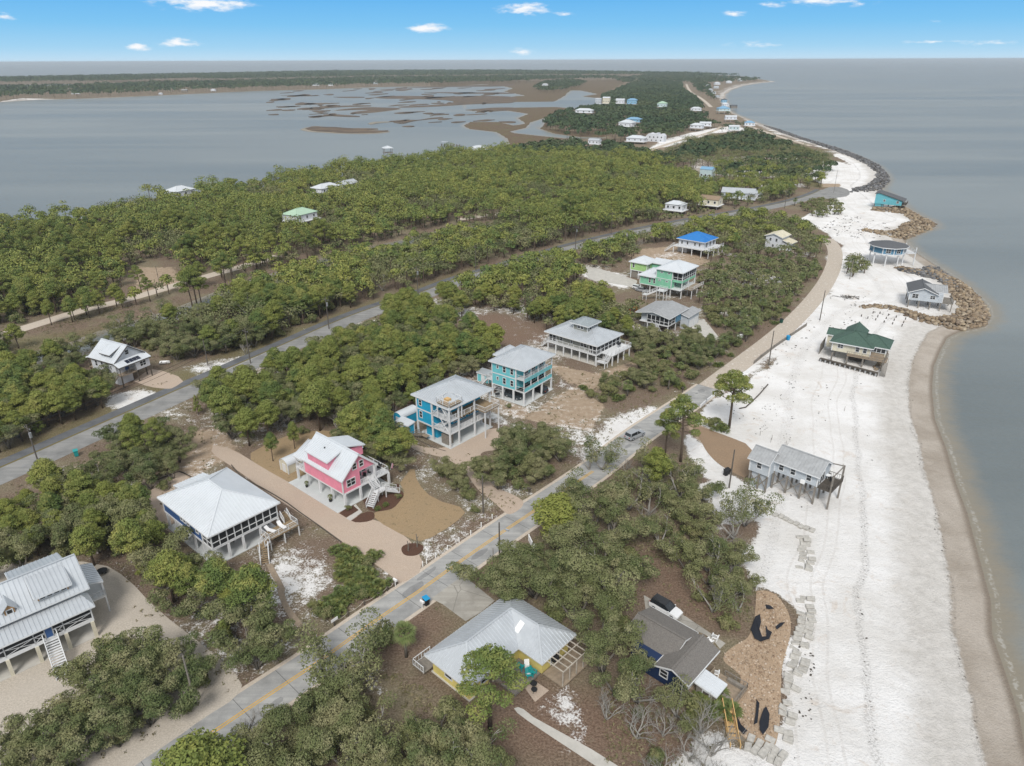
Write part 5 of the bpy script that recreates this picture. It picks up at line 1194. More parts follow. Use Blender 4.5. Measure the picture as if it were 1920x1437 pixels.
pl = [(x, y) for x in (-.2, -2.6, -5.1, -7.6) for y in (.2, 2.6, 5)] ; h.pillars(pl, 3.6, GREYW, .3); h.pillars([(-11, -1.9), (-9.3, -1.9), (-11, 2), (-7.8, -1.9)], 3.2, GREYW, .26); h.pillars([(2.3, .3), (2.3, 5.0)], 6.6, GREYW, .26)
br = MB()
for (x0, x1) in ((-.2, -2.6), (-2.6, -5.1), (-5.1, -7.6)):
    br.beam((x0, .1, .5), (x1, .1, 3.3), .06, .16); br.beam((x1, .1, .5), (x0, .1, 3.3), .06, .16)
for (x0, x1) in ((-9.3, -11), (-7.8, -9.3)): br.beam((x0, -2.0, .6), (x1, -2.0, 2.9), .06, .16); br.beam((x1, -2.0, .6), (x0, -2.0, 2.9), .06, .16)
br.make('brace', GREYW, h.r)
h.box('deck', DARKW, .05, .2, 3.35, 2.5, 5.2, 3.55); h.rail([(.1, .25, 3.55), (2.45, .25, 3.55), (2.45, 5.15, 3.55), (.1, 5.15, 3.55)], m=DARKW, bal=.3)
mb = MB(); mb.beam((2.3, .2, 6.5), (2.3, 5.1, 6.5), .12, .2); mb.beam((.1, 5.0, 6.2), (2.3, 5.0, 6.5), .1, .16); mb.make('awning_frame', GREYW, h.r)
MB().box(-2.7, -.35, 3.4, -1.95, .02, 4.05).make('air_conditioner', WPLAST, h.r)
h.box('storage_room', GREYS, -10.8, -1.6, 0, -8.0, 1.8, 3.1)
# ---------------------------------------------------------------- green roofed beach house
h = House('beach_house', 'cream beach house with many-gabled green shingle roof', gp('B3', 575, 1050), -33, phrase='the green-roofed beach house')
h.keep(-10, -4, 10, 16, 1)
h.box('wall', CREAM, -7.5, 1.0, 2.5, 1.4, 10.5, 5.0); h.box('wall', CREAM, 1.4, 2.8, 2.5, 4.6, 9.5, 5.0); h.corners(-7.5, 1.0, 1.4, 10.5, 2.5, 5.0)
h.hip(-8.2, .3, 2.0, 10.8, 5.0, 2.2, SHINGLEG, 0); h.hip(-3.0, 2.2, 5.4, 9.6, 5.0, 1.9, SHINGLEG, 0); h.gable(-6.4, 5.5, -1.0, 14.0, 5.05, 1.9, SHINGLEG, 'y', 0); h.gable(-10, 5.4, -3, 9.4, 5.0, 1.2, SHINGLEG, 'x', 0)
for x in (-1.6, .1): h.win(x, 1.0, 3.3, .8, 1.3, 'y-')
h.win(-5.6, 1.0, 3.5, 1.2, 1.0, 'y-', 2)
h.screens((1.5, 2.75), (4.5, 2.75), 3.4, 5.0, 3, .1, m=GLASS); h.screens((4.6, 2.8), (4.6, 7.5), 3.4, 5.0, 4, .1, m=GLASS)
h.box('porch_deck', DECKW, -3.6, -.6, 2.35, 5.4, 2.8, 2.55); h.rail([(-3.6, -.5, 2.55), (4.9, -.5, 2.55), (5.3, 2.8, 2.55)], m=GREYW); h.box('wall', DECKW, 1.5, 1.2, 2.5, 4.4, 2.7, 3.3)
h.pillars([(x, y) for x in (-7, -3.4, .2, 4.6) for y in (-.3, 4, 8.5)], 2.4, GREYW, .32); h.box('storage_room', DARKW, -3.2, 2.8, .2, -.4, 6, 2.3)
h.box('wall', CREAM, -9.6, 5.8, 1.5, -7.5, 9.0, 4.9); h.stairs((5.2, .0, 2.4), (5.4, -3.8, .1), 1.0, GREYW, GREYW)
h.box('wall', GREYW, -10.6, 3.0, 0, -10.5, 9.5, 2.8)
w = House('retaining_wall', 'low grey timber retaining wall in front of the green-roofed beach house', (0, 0), 0, 'retaining wall')
p0, p1 = gp('B3', 190, 992), gp('B3', 735, 1135)
w.r.location = (p0[0], p0[1], 0); L_ = math.hypot(p1[0] - p0[0], p1[1] - p0[1]); w.r.rotation_euler = (0, 0, math.atan2(p1[1] - p0[1], p1[0] - p0[0]))
w.box('panel', GREYW, 0, -.1, -.4, L_, .05, .75); w.box('cap_rail', DARKW, 0, -.75, .75, L_, .1, .85)
k = MB()
for i in range(24): k.box(i * L_ / 23 - .07, -.7, -.4, i * L_ / 23 + .07, -.55, .75)
k.make('post', DARKW, w.r); k = MB()
for i in range(23): 
    if i % 2 == 0: k.box(i * L_ / 23 + .1, -.6, -.4, (i + 1) * L_ / 23 - .1, -.5, .74)
k.make('panel', METALD, w.r)
w = House('timber_fence', 'broken grey timber fence behind the green-roofed beach house', (0, 0), 0, 'fence')
p0, p1 = gp('B3', 770, 860), gp('B3', 850, 890); p2 = gp('B3', 875, 810)
w.r.location = (p0[0], p0[1], 0)
def rel(p): return (p[0] - p0[0], p[1] - p0[1])
k = MB()
for a_, b_ in ((p0, p1), (p1, p2)):
    a_, b_ = rel(a_), rel(b_); k.beam((*a_, .7), (*b_, .7), .08, 1.4)
k.make('panel', METALD, w.r)
# ---------------------------------------------------------------- grey house on the rocks
h = House('beach_house', 'grey clapboard beach house on piles at the edge of the boulders', gp('B3', 1345, 525), -24, phrase='the grey house on the boulders')
h.keep(-12, -2, 2, 13, 1)
h.box('wall', GREYS, -9.6, 0, 2.5, -.6, 9.6, 5.1); h.corners(-9.6, 0, -.6, 9.6, 2.5, 5.1)
h.gable(-10.2, -.6, -1.8, 10.2, 5.05, 1.7, SHINGLED, 'y', 0); h.gwall('gable_wall', GREYS, [(-9.6, 0, 5.1), (-1.9, 0, 5.1), (-6.0, 0, 6.6)], (0, .1, 0))
h.gable(-6, 1.2, .6, 9.8, 5.4, 1.2, METALD, 'x', .6) ; h.win(-3.3, 0, 3.4, 1.3, 1.0, 'y-', 2); h.win(-8.0, 0, 3.2, 1.6, 1.3, 'y-', 2)
h.pillars([(x, y) for x in (-9.4, -6.6, -3.6, -.8) for y in (.3, 5, 9.3)], 2.4, GREYW, .3); h.box('deck', GREYW, -.6, .2, 2.3, 2.4, 7, 2.5); h.rail([(-.5, .2, 2.5), (2.4, .2, 2.5), (2.4, 7, 2.5)], m=GREYW); h.pillars([(2.2, .4), (2.2, 6.8)], 2.3, GREYW, .24)
h.box('window_wall', TTEAL, -.6, 2, 3.2, -.45, 8, 4.9)
# ---------------------------------------------------------------- the many-sided blue house on white piles
c_ = gp('A4', 1065, 925, 6.5)
h = House('beach_house', 'many-sided blue beach house with dark conical roof on tall white piles', (c_[0], c_[1]), 0, phrase='the many-sided blue house')
h.keep(-9, -10, 11, 9, 1, seen=12)
def ngon(r, n=10, ph=.2, sx=1.): return [(r * sx * math.cos(ph + i * math.tau / n), r * math.sin(ph + i * math.tau / n)) for i in range(n)]
MB().prism(ngon(6.0), 4.6, 7.0).make('wall', TBLUE, h.r); MB().prism(ngon(6.4), 4.3, 4.6).make('floor_deck', WHITE, h.r)
R_ = ngon(7.0); mb = MB()
for i in range(10): mb.plane([(*R_[i], 7.0), (*R_[(i + 1) % 10], 7.0), (0, 0, 8.6)], 0)
mb.make('roof', SHINGLED, h.r); mb = MB()
for i in range(10): mb.beam((*R_[i], 6.9), (*R_[(i + 1) % 10], 6.9), .1, .25)
mb.make('fascia', WHITE, h.r)
for i, p in enumerate(ngon(5.9)):
    q = ngon(6.05)[i]; MB().box(q[0] - .12, q[1] - .12, 4.5, q[0] + .12, q[1] + .12, 6.9).make('corner_board', WHITE, h.r)
for i in (6, 7, 8):
    a = .2 + (i + .5) * math.tau / 10; o = h.win(0, 0, 5.0, 1.5, 1.5, 'y-', 2); o.location = (5.74 * math.cos(a), 5.74 * math.sin(a), 5.0); o.rotation_euler = (0, 0, a + math.pi / 2)
h.pillars([(q[0], q[1]) for q in ngon(5.6, 8, .3)], 4.4, WHITE, .34)
h.box('deck', WHITE, 5.6, -3.6, 4.3, 9.0, 4.4, 4.5); h.rail([(5.8, -3.5, 4.5), (9, -3.5, 4.5), (9, 4.3, 4.5), (6, 4.3, 4.5)], bal=.3); h.pillars([(8.8, -3.3), (8.8, 4.1)], 6.6, WHITE, .3)
# ---------------------------------------------------------------- turquoise beach house on the point
h = House('beach_house', 'faded turquoise beach house with long mono-pitch dark roof over the rocks', gp('A4', 950, 640), -33, phrase='the faded turquoise beach house')
h.keep(-2, -3, 15, 11, 1)
h.gwall('wall', TTEAL, [(0, 0, 2.2), (12.5, 0, 2.2), (12.5, 0, 4.8), (1.5, 0, 7.6), (0, 0, 7.2)], (0, 8.6, 0))
h.shed([(13.6, -.5, 4.6), (13.6, 9.1, 4.6), (1.4, 9.1, 7.9), (1.4, -.5, 7.9)], SHINGLED, 0, DARKW); h.shed([(-.5, 9.1, 7.3), (-.5, -.5, 7.3), (1.4, -.5, 7.9), (1.4, 9.1, 7.9)], SHINGLED, 0, DARKW)
h.pillars([(.2, .2), (3.5, .3), (6.5, .3), (9.5, .3), (12.2, .3), (6, 8), (12, 8), (.3, 8.2)], 2.2, DARKW, .3)
h.win(4.4, 0, 3.6, .9, 1.0, 'y-'); h.win(10.6, 0, 3.2, 1.0, 1.1, 'y-'); h.win(12.5, 3, 3, 2, 1.4, 'x+', 2); h.box('lower_wall', TTEAL, .3, .3, 1.0, 4.0, 6, 2.2)
h.box('deck', DARKW, 12.5, 0, 2.6, 14.6, 8, 2.8); h.rail([(12.5, .1, 2.8), (14.5, .1, 2.8), (14.5, 8, 2.8)], m=DARKW)

# ---------------------------------------------------------------- houses in the wood and along the far shore
ROOFS = dict(w=METALW, g=METAL, d=SHINGLED, b=BLUEROOF, n=mat('pale_green_metal_roof', (.40, .56, .42), .5, .1), t=mat('tan_shingles', (.30, .22, .15), .9, .2), l=mat('light_blue_roof', (.20, .38, .55), .5, .15), c=CREAM, o=METALD)
WALLS = dict(w=WHITEW, c=CREAM, g=GREYS, b=mat('sky_blue_siding', (.22, .42, .58), .7, .1), t=TTEAL, o=ORANGE, d=GREYW, a=AQUA)
FAR = [ # base u, v, width m, depth m, wall height m, stilts m, roof type, wall, roof, angle, label, seen, kind
    (578, 425, 13, 9, 3.0, 3, 'h', 'w', 'n', 60, 'pale green roofed house half hidden in the pine wood', 26),
    (352, 382, 12, 9, 3.0, 4, 'h', 'w', 'w', 62, 'white roofed house on the bay shore behind the pines', 10),
    (622, 368, 15, 8, 3.0, 2, 'h', 'w', 'w', 58, 'long white roofed house in the bayside trees, bay side of its neighbour', 22),
    (660, 361, 12, 8, 3.0, 2, 'g', 'w', 'g', 58, 'grey roofed house in the bayside trees next to the long white roofed one', 22),
    (905, 296, 16, 12, 3.0, 3, 'h', 'w', 'w', 40, 'white pyramid roofed house among the trees near the bay pier', 16),
    (1262, 402, 9, 6, 2.8, 2, 'h', 'w', 'w', -35, 'small white cottage on a raised deck beside the highway', 18),
    (1327, 392, 10, 7, 2.8, 2, 'g', 'c', 't', -35, 'cream cottage with tan gable roof beside the highway', 18),
    (1382, 376, 17, 9, 3.0, 1, 'g', 'g', 'g', -22, 'long grey-green cottage with pale metal roof beyond the highway bend', 22),
    (1322, 336, 8, 6, 6.0, 0, 'g', 'a', 'l', -35, 'pale blue house seen through a gap in the pines', 40),
    (1112, 277, 26, 16, 5.0, 4, 'g', 'w', 'g', -35, 'grey roofed white house at the tidal creek, on its own', 60),
    (1190, 270, 42, 22, 5.0, 2, 'h', 'w', 'w', -30, 'large white hip roofed house beside the dome-shaped white house', 60),
    (1094, 216, 60, 26, 5.0, 6, 'h', 'w', 'w', -20, 'wide white roofed house low in the trees by the creek', 120),
    (1121, 199, 24, 18, 16, 4, 'g', 'g', 'g', -20, 'tall grey house at the end of the tidal creek', 120),
    (1136, 198, 30, 20, 18, 4, 'g', 'c', 'w', -20, 'tall cream house at the end of the tidal creek', 120),
    (1162, 198, 36, 20, 12, 5, 'g', 'w', 'w', -20, 'white two-storey house between the cream house and the sky blue house', 120),
    (1184, 199, 40, 24, 13, 5, 'h', 'b', 'l', -20, 'sky blue house among far trees', 120),
    (1186, 234, 42, 22, 3.0, 5, 'h', 'b', 'l', -30, 'light blue roofed house deep in the far trees', 90),
    (1172, 243, 16, 12, 4.0, 3, 'h', 'w', 'w', -30, 'small white roofed house below the light blue roof', 60),
    (1304, 246, 32, 20, 4, 4, 'h', 'w', 'w', -30, 'white hip roofed house left of the white flat-topped one', 70),
    (1322, 242, 30, 14, 5, 5, 'g', 'w', 'w', -10, 'white flat-topped house near the sand track', 70),
    (1304, 212, 36, 20, 4, 5, 'h', 'w', 'w', -20, 'white roofed house with a chimney in the dark trees', 90),
    (1240, 206, 14, 12, 5, 4, 'h', 'a', 'n', -20, 'pale aqua house in the far trees', 90),
    (1022, 163, 60, 30, 10, 8, 'h', 'w', 'w', 0, 'white house alone on the wooded marsh point', 200),
    (1345, 161, 60, 40, 12, 6, 'h', 'w', 'w', 0, 'white beach house at the far end of the cove, inland', 50),
    (1367, 158, 60, 40, 12, 6, 'h', 'w', 'w', 0, 'white beach house in the middle of the far beach row', 50),
    (1388, 154, 50, 40, 14, 6, 'h', 'w', 'w', 0, 'tall white beach house nearest the far point', 50),
    (1328, 165, 40, 30, 8, 6, 'h', 'g', 'w', 0, 'white roofed house beside the bend of the far road', 50),
    (1343, 168, 44, 30, 9, 5, 'g', 'g', 'g', 0, 'wide grey house on the far cove beach', 40),
    (1333, 173, 34, 26, 9, 5, 'h', 'g', 'g', 10, 'grey hip roofed house above the far white beach', 40),
    (1338, 179, 36, 24, 8, 5, 'g', 'w', 'g', 10, 'white grey-roofed house above the far beach', 40),
    (1346, 186, 28, 22, 8, 5, 'h', 'g', 'o', 10, 'dark grey roofed house at the head of the beach', 40),
    (1358, 196, 22, 18, 9, 5, 'h', 'b', 'd', 0, 'blue-grey beach house at the water end of the cove', 40),
    (1360, 203, 24, 18, 6, 5, 'h', 'w', 'w', 0, 'bright white beach house below the blue-grey one', 40),
    (1376, 207, 24, 16, 4, 6, 'g', 'd', 'd', 0, 'brown timber house on piles over the water', 30),
    (1358, 214, 16, 14, 3, 4, 'h', 'a', 'l', 0, 'small light blue roofed cottage beside the coast road', 40),
    (1370, 229, 34, 16, 3, 3, 'g', 'w', 'w', -5, 'long white roofed building beside the seawall road', 50),
    (1405, 241, 26, 18, 3.5, 3, 'h', 'w', 'l', -10, 'cottage with light blue hip roof beside the seawall', 40),
    (1376, 247, 26, 14, 3, 2, 'g', 'a', 'w', -10, 'pale aqua cottage inland of the light blue roof', 40),
    (142, 179, 60, 30, 10, 4, 'h', 'w', 'w', 10, 'white house on the far bay shore, the largest left of the inlet', 60),
    (301, 178, 30, 20, 8, 0, 'h', 'w', 'w', 10, 'small white boathouse at the waterline of the far bay shore', 20),
    (592, 163, 70, 40, 12, 5, 'h', 'w', 'w', 5, 'white domed house on the far bay shore', 60),
    (620, 163, 50, 30, 12, 5, 'h', 'w', 'g', 5, 'grey roofed white house on the far bay shore', 60),
    (704, 159.5, 50, 30, 8, 5, 'h', 'g', 'w', 5, 'pale house in the trees behind the marsh islands', 60),
    (400, 173, 40, 20, 6, 4, 'h', 'w', 'w', 5, 'pale cottage under trees on the far bay shore', 60),
    (346, 174, 50, 20, 6, 4, 'g', 'd', 'o', 5, 'long grey shed roof on the far bay shore', 60),
    (1413, 372, 8, 6, 2.6, 0, 'g', 'w', 'g', -25, 'small grey roofed outbuilding beyond the highway palms', 15),
]
for u, v, w_, d_, hh, st, rt, wc, rc, ang, label, seen in FAR:
    p = at(u, v)
    if w_ > 18:
        k_ = .27 if v < 190 else .40
        w_, d_, hh, st = w_ * k_, max(6, d_ * k_), max(3, hh * (k_ + .08)), min(st, 3)
    h = House('cottage' if w_ < 11 else 'house', label, p[:2], ang, 'house'); h.keep(-w_ / 2 - 1, -1, w_ / 2 + 1, d_ + 1, 2, seen=seen)
    x0, x1 = -w_ / 2, w_ / 2; k = .05 * w_
    h.box('wall', WALLS[wc], x0, 0, st, x1, d_, st + hh)
    if st:
        h.pillars([(x0 + .5, .4), (0, .4), (x1 - .5, .4), (x0 + .5, d_ - .4), (x1 - .5, d_ - .4)], st, WHITE if wc != 'd' else GREYW, .3 if w_ < 20 else .8)
        h.box('floor_deck', WHITE if wc != 'd' else GREYW, x0 - 1, -1.6, st - .25, x1 + 1, d_, st - .002)
    if rt == 'h': h.hip(x0 - k * .6, -k * .6, x1 + k * .6, d_ + k * .6, st + hh, d_ * .24, ROOFS[rc], 0, fascia=None)
    else:
        h.gable(x0 - k * .5, -k * .5, x1 + k * .5, d_ + k * .5, st + hh, d_ * .22, ROOFS[rc], 'x', 0, fascia=None)
        h.gwall('gable_wall', WALLS[wc], [(x1, 0, st + hh), (x1, d_, st + hh), (x1, d_ / 2, st + hh + d_ * .2)], (-.1, 0, 0))
    nw = 3; s_ = w_ / 14 if w_ > 18 else 1
    for i in range(nw): h.win(x0 + w_ * (i + .5) / nw, 0, st + hh * .3, 1.0 * s_, min(1.2 * s_, hh * .45), 'y-', mull=False)
    h.win(x1, d_ / 2, st + hh * .3, 1.0 * s_, min(1.2 * s_, hh * .45), 'x+', mull=False)
# dome-shaped white house
p = at(1225, 266)
h = House('house', 'white castle-like house with rounded sides near the sand track', p[:2], -28, 'house'); h.keep(-18, -2, 18, 20, 2, seen=60)
h.r.scale = (.62, .62, .62)
mb = MB(); prof = [(-16, 0), (16, 0), (15.5, 8), (13, 11), (9.5, 11), (9.5, 10), (6, 10), (6, 12), (2, 12), (2, 11), (-2, 11), (-6, 12), (-9, 11), (-13, 7), (-15.5, 3)]
mb.add([(a, 0, b) for a, b in prof] + [(a, 14, b) for a, b in prof], [tuple(range(len(prof))), tuple(range(2 * len(prof) - 1, len(prof) - 1, -1))] + [(i, len(prof) + i, len(prof) + (i + 1) % len(prof), (i + 1) % len(prof)) for i in range(len(prof))])
mb.make('wall', WHITEW, h.r)
for x in (-6, 0, 6, 12): h.win(x, 0, 5.5, 1.8, 2.0, 'y-', mull=False)
for x in (-10, -3, 4, 11): h.win(x, 0, 1.2, 1.6, 1.8, 'y-', mull=False)
# ---------------------------------------------------------------- foliage
def leaf_mat(name, c1, c2, c3, rough=.75, sc=.8):
    """three leaf colours: by tree (object random or the mesh's own tint) and by clump (noise)"""
    m, n, l, bs = principled(name)
    oi = n.new('ShaderNodeObjectInfo'); a = n.new('ShaderNodeAttribute'); a.attribute_name = 'tint'
    geo = n.new('ShaderNodeNewGeometry')
    r = mth(n, l, 'FRACT', mth(n, l, 'ADD', oi.outputs['Random'], a.outputs['Fac']))
    f = noise_node(n, l, geo.outputs['Position'], sc, 4, .7)
    base = mixc(n, l, r, c1, c2)
    base = mixc(n, l, mapr(n, l, f, .42, .68), base, c3)
    g = noise_node(n, l, geo.outputs['Position'], .02, 3)
    base = mixc(n, l, mapr(n, l, g, .35, .65, 0, .35), base, c2)
    l.new(base, bs.inputs['Base Color']); bs.inputs['Roughness'].default_value = rough; bs.inputs['Specular IOR Level'].default_value = .25
    MATS[name] = m; return m
L_PINE = leaf_mat('pine_needles', (.225, .245, .055), (.095, .145, .042), (.31, .30, .085), .75, .35)
L_OAK = leaf_mat('live_oak_leaves', (.185, .190, .080), (.088, .118, .042), (.29, .27, .145), .75, .3)
L_DARK = leaf_mat('scrub_leaves', (.090, .125, .042), (.165, .170, .066), (.24, .22, .11))
L_PALM = leaf_mat('palm_fronds', (.15, .185, .062), (.11, .15, .05), (.21, .22, .09), .5)
L_PALMETTO = leaf_mat('palmetto_fronds', (.115, .145, .042), (.09, .125, .038), (.20, .20, .06), .5)
L_YELL = leaf_mat('yellow_green_needles', (.205, .225, .05), (.15, .185, .045), (.26, .265, .065))
L_FAR = leaf_mat('far_tree_canopy', (.060, .092, .042), (.044, .072, .036), (.095, .115, .05), .9, .012)
L_HEDGE = leaf_mat('clipped_hedge_leaves', (.075, .095, .028), (.06, .08, .025), (.12, .13, .04))

def unit(n, r=rng):
    v = r.normal(size=(n, 3)); return v / np.linalg.norm(v, axis=1, keepdims=True)
def cards(cent, nrm, size, aspect, r=rng, bend=.0):
    """one leaf-spray quad per centre, facing nrm, turned at random"""
    n = len(cent); t = np.cross(nrm, unit(n, r)); t /= np.linalg.norm(t, axis=1, keepdims=True) + 1e-9; b = np.cross(nrm, t)
    s = (size * r.uniform(.6, 1.4, n))[:, None]; u = t * s * .5; w = b * s * aspect * .5
    q = np.stack([cent - u - w * .6, cent + u * .9 - w, cent + u + w * .7, cent - u * .8 + w], 1)
    return q
def lobe_cards(lobes, dens, size, aspect=.7, jit=.65, r=rng, under=.35):
    out = []
    for c, rad in lobes:
        rad = np.array(rad, float); area = 4 * math.pi * (rad.prod() ** (2 / 3)); n = max(6, int(area * dens / (size * size * aspect)))
        d = unit(n, r); d[:, 2] = np.where(d[:, 2] < -.25, np.where(r.uniform(size=n) < under, d[:, 2], -d[:, 2]), d[:, 2])
        bump_ = 1 + .16 * np.sin(d[:, 0] * 7 + c[0] * 3) * np.sin(d[:, 1] * 6 + c[1] * 2) * np.cos(d[:, 2] * 5)
        p = np.array(c) + d * rad * (r.uniform(.72, 1.06, n) * bump_)[:, None]
        nn = d / rad; nn /= np.linalg.norm(nn, axis=1, keepdims=True); nn = nn + unit(n, r) * jit; nn /= np.linalg.norm(nn, axis=1, keepdims=True)
        out.append(cards(p, nn, size, aspect, r))
    return np.concatenate(out)
def quads_mesh(name, q, m, tint=None, stem=None):
    me = bpy.data.meshes.new(name); n = len(q)
    me.vertices.add(n * 4); me.vertices.foreach_set('co', q.reshape(-1).astype(np.float32))
    me.loops.add(n * 4); me.loops.foreach_set('vertex_index', np.arange(n * 4, dtype=np.int32))
    me.polygons.add(n); me.polygons.foreach_set('loop_start', np.arange(0, n * 4, 4, dtype=np.int32))
    me.update(calc_edges=True)
    if tint is not None:
        a = me.attributes.new('tint', 'FLOAT', 'POINT'); a.data.foreach_set('value', np.repeat(tint, 4).astype(np.float32))
    me.materials.append(m)
    if stem is not None: me.materials.append(BARKP); me.polygons.foreach_set('material_index', stem.astype(np.int32))
    return me
PROTO = {}
def tree_proto(kind, trunk_mb, bark, q, leafm, stub=None):
    """mesh data of a unit tree: trunk and crown"""
    tm = bpy.data.meshes.new('trunk'); tm.from_pydata(trunk_mb.v, [], trunk_mb.f); tm.polygons.foreach_set('use_smooth', [True] * len(tm.polygons)); tm.materials.append(bark)
    cm = quads_mesh('crown', q, leafm) if q is not None else None
    PROTO.setdefault(kind, []).append((tm, cm))
def make_pine(seed, lod=1.):
    r = np.random.default_rng(seed); H_ = 10.0
    mb = MB(); lean = r.uniform(-.5, .5, 2)
    path = [(lean[0] * (t ** 2), lean[1] * (t ** 2), H_ * .93 * t) for t in (0, .25, .5, .75, 1)]
    mb.tube(path, [.2, .17, .14, .09, .04], 7)
    lobes = []
    # broad rounded crown of overlapping boughs
    n = r.integers(17, 22); zb = r.uniform(.36, .5)
    for i in range(n):
        a = i * 2.4 + r.uniform(-.4, .4); t = (i + .5) / n; z = H_ * (zb + (.92 - zb) * t); R = (2.3 * (1 - t ** 2.2 * .85) * min(1, .62 + t)) * r.uniform(.72, 1.08)
        c = (lean[0] * .7 + math.cos(a) * R, lean[1] * .7 + math.sin(a) * R, z); rr = r.uniform(.85, 1.25)
        lobes.append((c, (rr, rr, rr * .72))); mb.tube([(lean[0] * .5, lean[1] * .5, z - 1.2), ((c[0]) * .6, c[1] * .6, z - .5), (c[0], c[1], z - .1)], [.07, .05, .02], 4, False)
    lobes.append(((lean[0], lean[1], H_ * .95), (1.15, 1.15, .8))); lobes.append(((lean[0], lean[1], H_ * .78), (1.9, 1.9, 1.2)))
    for i in range(2):
        a = r.uniform(0, 6.3); z = H_ * r.uniform(.38, .5); c = (math.cos(a) * 1.5, math.sin(a) * 1.5, z)
        lobes.append((c, (.6, .6, .4))); mb.tube([(0, 0, z - .5), c], [.05, .02], 4, False)
    return mb, lobes
def make_slash(seed):
    """taller airy pine: high crown of separate tufts, long bare trunk"""
    r = np.random.default_rng(seed); H_ = 12.; mb = MB(); lean = r.uniform(-.7, .7, 2)
    mb.tube([(lean[0] * t * t, lean[1] * t * t, H_ * .95 * t) for t in (0, .25, .5, .75, 1)], [.24, .2, .17, .12, .05], 7)
    lobes = []
    for i in range(16):
        a = i * 2.4 + r.uniform(-.5, .5); t = (i + .5) / 16; z = H_ * (.52 + .42 * t); R = (2.9 * math.sin(math.pi * min(1, .28 + t * .72))) * r.uniform(.6, 1.05) + .3
        c = (lean[0] * t + math.cos(a) * R, lean[1] * t + math.sin(a) * R, z); rr = r.uniform(.85, 1.3)
        lobes.append((c, (rr, rr, rr * .62))); mb.tube([(lean[0] * t * .7, lean[1] * t * .7, z - .8), (c[0] * .5, c[1] * .5, z - .45), (c[0], c[1], z)], [.08, .06, .02], 5, False)
    lobes.append(((lean[0], lean[1], H_ * .97), (1.2, 1.2, .75)))
    return mb, lobes
def make_oak(seed, spread=1., flat=1., sparse=0.):
    r = np.random.default_rng(seed); mb = MB(); lobes = []
    for k in range(r.integers(3, 5)):
        a0 = k * 2.1 + r.uniform(-.4, .4); p = Vector((r.uniform(-.2, .2), r.uniform(-.2, .2), 0)); d = Vector((math.cos(a0) * .55, math.sin(a0) * .55, 1)).normalized()
        path = [p.copy()]; rs = [.16]
        for i in range(4):
            d = (d + Vector((r.uniform(-.35, .35), r.uniform(-.35, .35), r.uniform(-.1, .25)))).normalized(); p = p + d * r.uniform(.9, 1.25); path.append(p.copy()); rs.append(.16 * (1 - (i + 1) / 5.5))
            if i >= 1:
                for j in range(2):
                    e = (d + Vector((r.uniform(-1, 1), r.uniform(-1, 1), r.uniform(-.1, .5)))).normalized(); q1 = p + e * r.uniform(.7, 1.3); mb.tube([p, (p + q1) / 2 + Vector((0, 0, .1)), q1], [.07, .05, .02], 4, False)
                    rr = r.uniform(.55, .95) * spread; lobes.append(((q1.x * spread, q1.y * spread, q1.z * flat), (rr, rr, rr * .62)))
        mb.tube([tuple(q) for q in path], rs, 6); lobes.append(((p.x * spread, p.y * spread, p.z * flat), (.95, .95, .6)))
    if sparse: lobes = [lb for lb in lobes if r.uniform() > sparse]
    return mb, lobes
def make_shrub(seed):
    r = np.random.default_rng(seed); mb = MB(); lobes = []
    for i in range(9):
        a = r.uniform(0, 6.3); R = r.uniform(0, 1.25); h_ = r.uniform(.45, 1.35); c = (math.cos(a) * R, math.sin(a) * R, h_)
        rr = r.uniform(.45, .8); lobes.append((c, (rr, rr, rr * .7))); mb.tube([(c[0] * .2, c[1] * .2, 0), (c[0] * .6, c[1] * .6, h_ * .6), c], [.05, .035, .015], 4, False)
    return mb, lobes
for s in range(5):
    mb, lb = make_pine(40 + s); tree_proto('pine', mb, BARKP, lobe_cards(lb, .92, .22, .6, .75, np.random.default_rng(s)), L_PINE)
for s in range(2):
    mb, lb = make_pine(60 + s); tree_proto('ypine', mb, BARKP, lobe_cards(lb, .9, .22, .6, .75, np.random.default_rng(s)), L_YELL)
for s in range(3):
    mb, lb = make_slash(70 + s); tree_proto('slash', mb, BARKP, lobe_cards(lb, 1.0, .2, .55, .85, np.random.default_rng(s)), L_PINE)
for s in range(5):
    mb, lb = make_oak(80 + s, 1.15, .95); tree_proto('oak', mb, BARKO, lobe_cards(lb, .66, .155, .7, .7, np.random.default_rng(s)), L_OAK)
for s in range(3):
    mb, lb = make_oak(110 + s, 1.15, .95); mb.v = [(a * 1.65, b * 1.65, c * 1.65) for a, b, c in mb.v]; lb = [((c[0] * 1.65, c[1] * 1.65, c[2] * 1.65), (q[0] * 1.6, q[1] * 1.6, q[2] * 1.5)) for c, q in lb]
    tree_proto('bigoak', mb, BARKO, lobe_cards(lb, .74, .19, .7, .7, np.random.default_rng(s)), L_OAK)
for s in range(2):
    mb, lb = make_oak(95 + s, 1.2, 1., .3); tree_proto('thinoak', mb, BARKB, lobe_cards(lb, .30, .15, .7, 1., np.random.default_rng(s)), L_OAK)
for s in range(4):
    mb, lb = make_shrub(100 + s); tree_proto('scrub', mb, BARKO, lobe_cards(lb, .8, .15, .7, .8, np.random.default_rng(s)), L_DARK)
for s in range(2):      # young conical pine
    r = np.random.default_rng(120 + s); mb = MB().tube([(0, 0, 0), (.1, 0, 2.4), (0, 0, 4.8)], [.09, .06, .02], 6); lb = []
    for i in range(18):
        t = i / 18; a = i * 2.4; R = 1.15 * (1 - t) ** .8 * r.uniform(.6, 1); lb.append(((math.cos(a) * R, math.sin(a) * R, .9 + 3.7 * t), (.42 * (1.2 - t * .6),) * 2 + (.4,)))
    tree_proto('young', mb, BARKP, lobe_cards(lb, .8, .22, .5, .9, r), L_PINE)
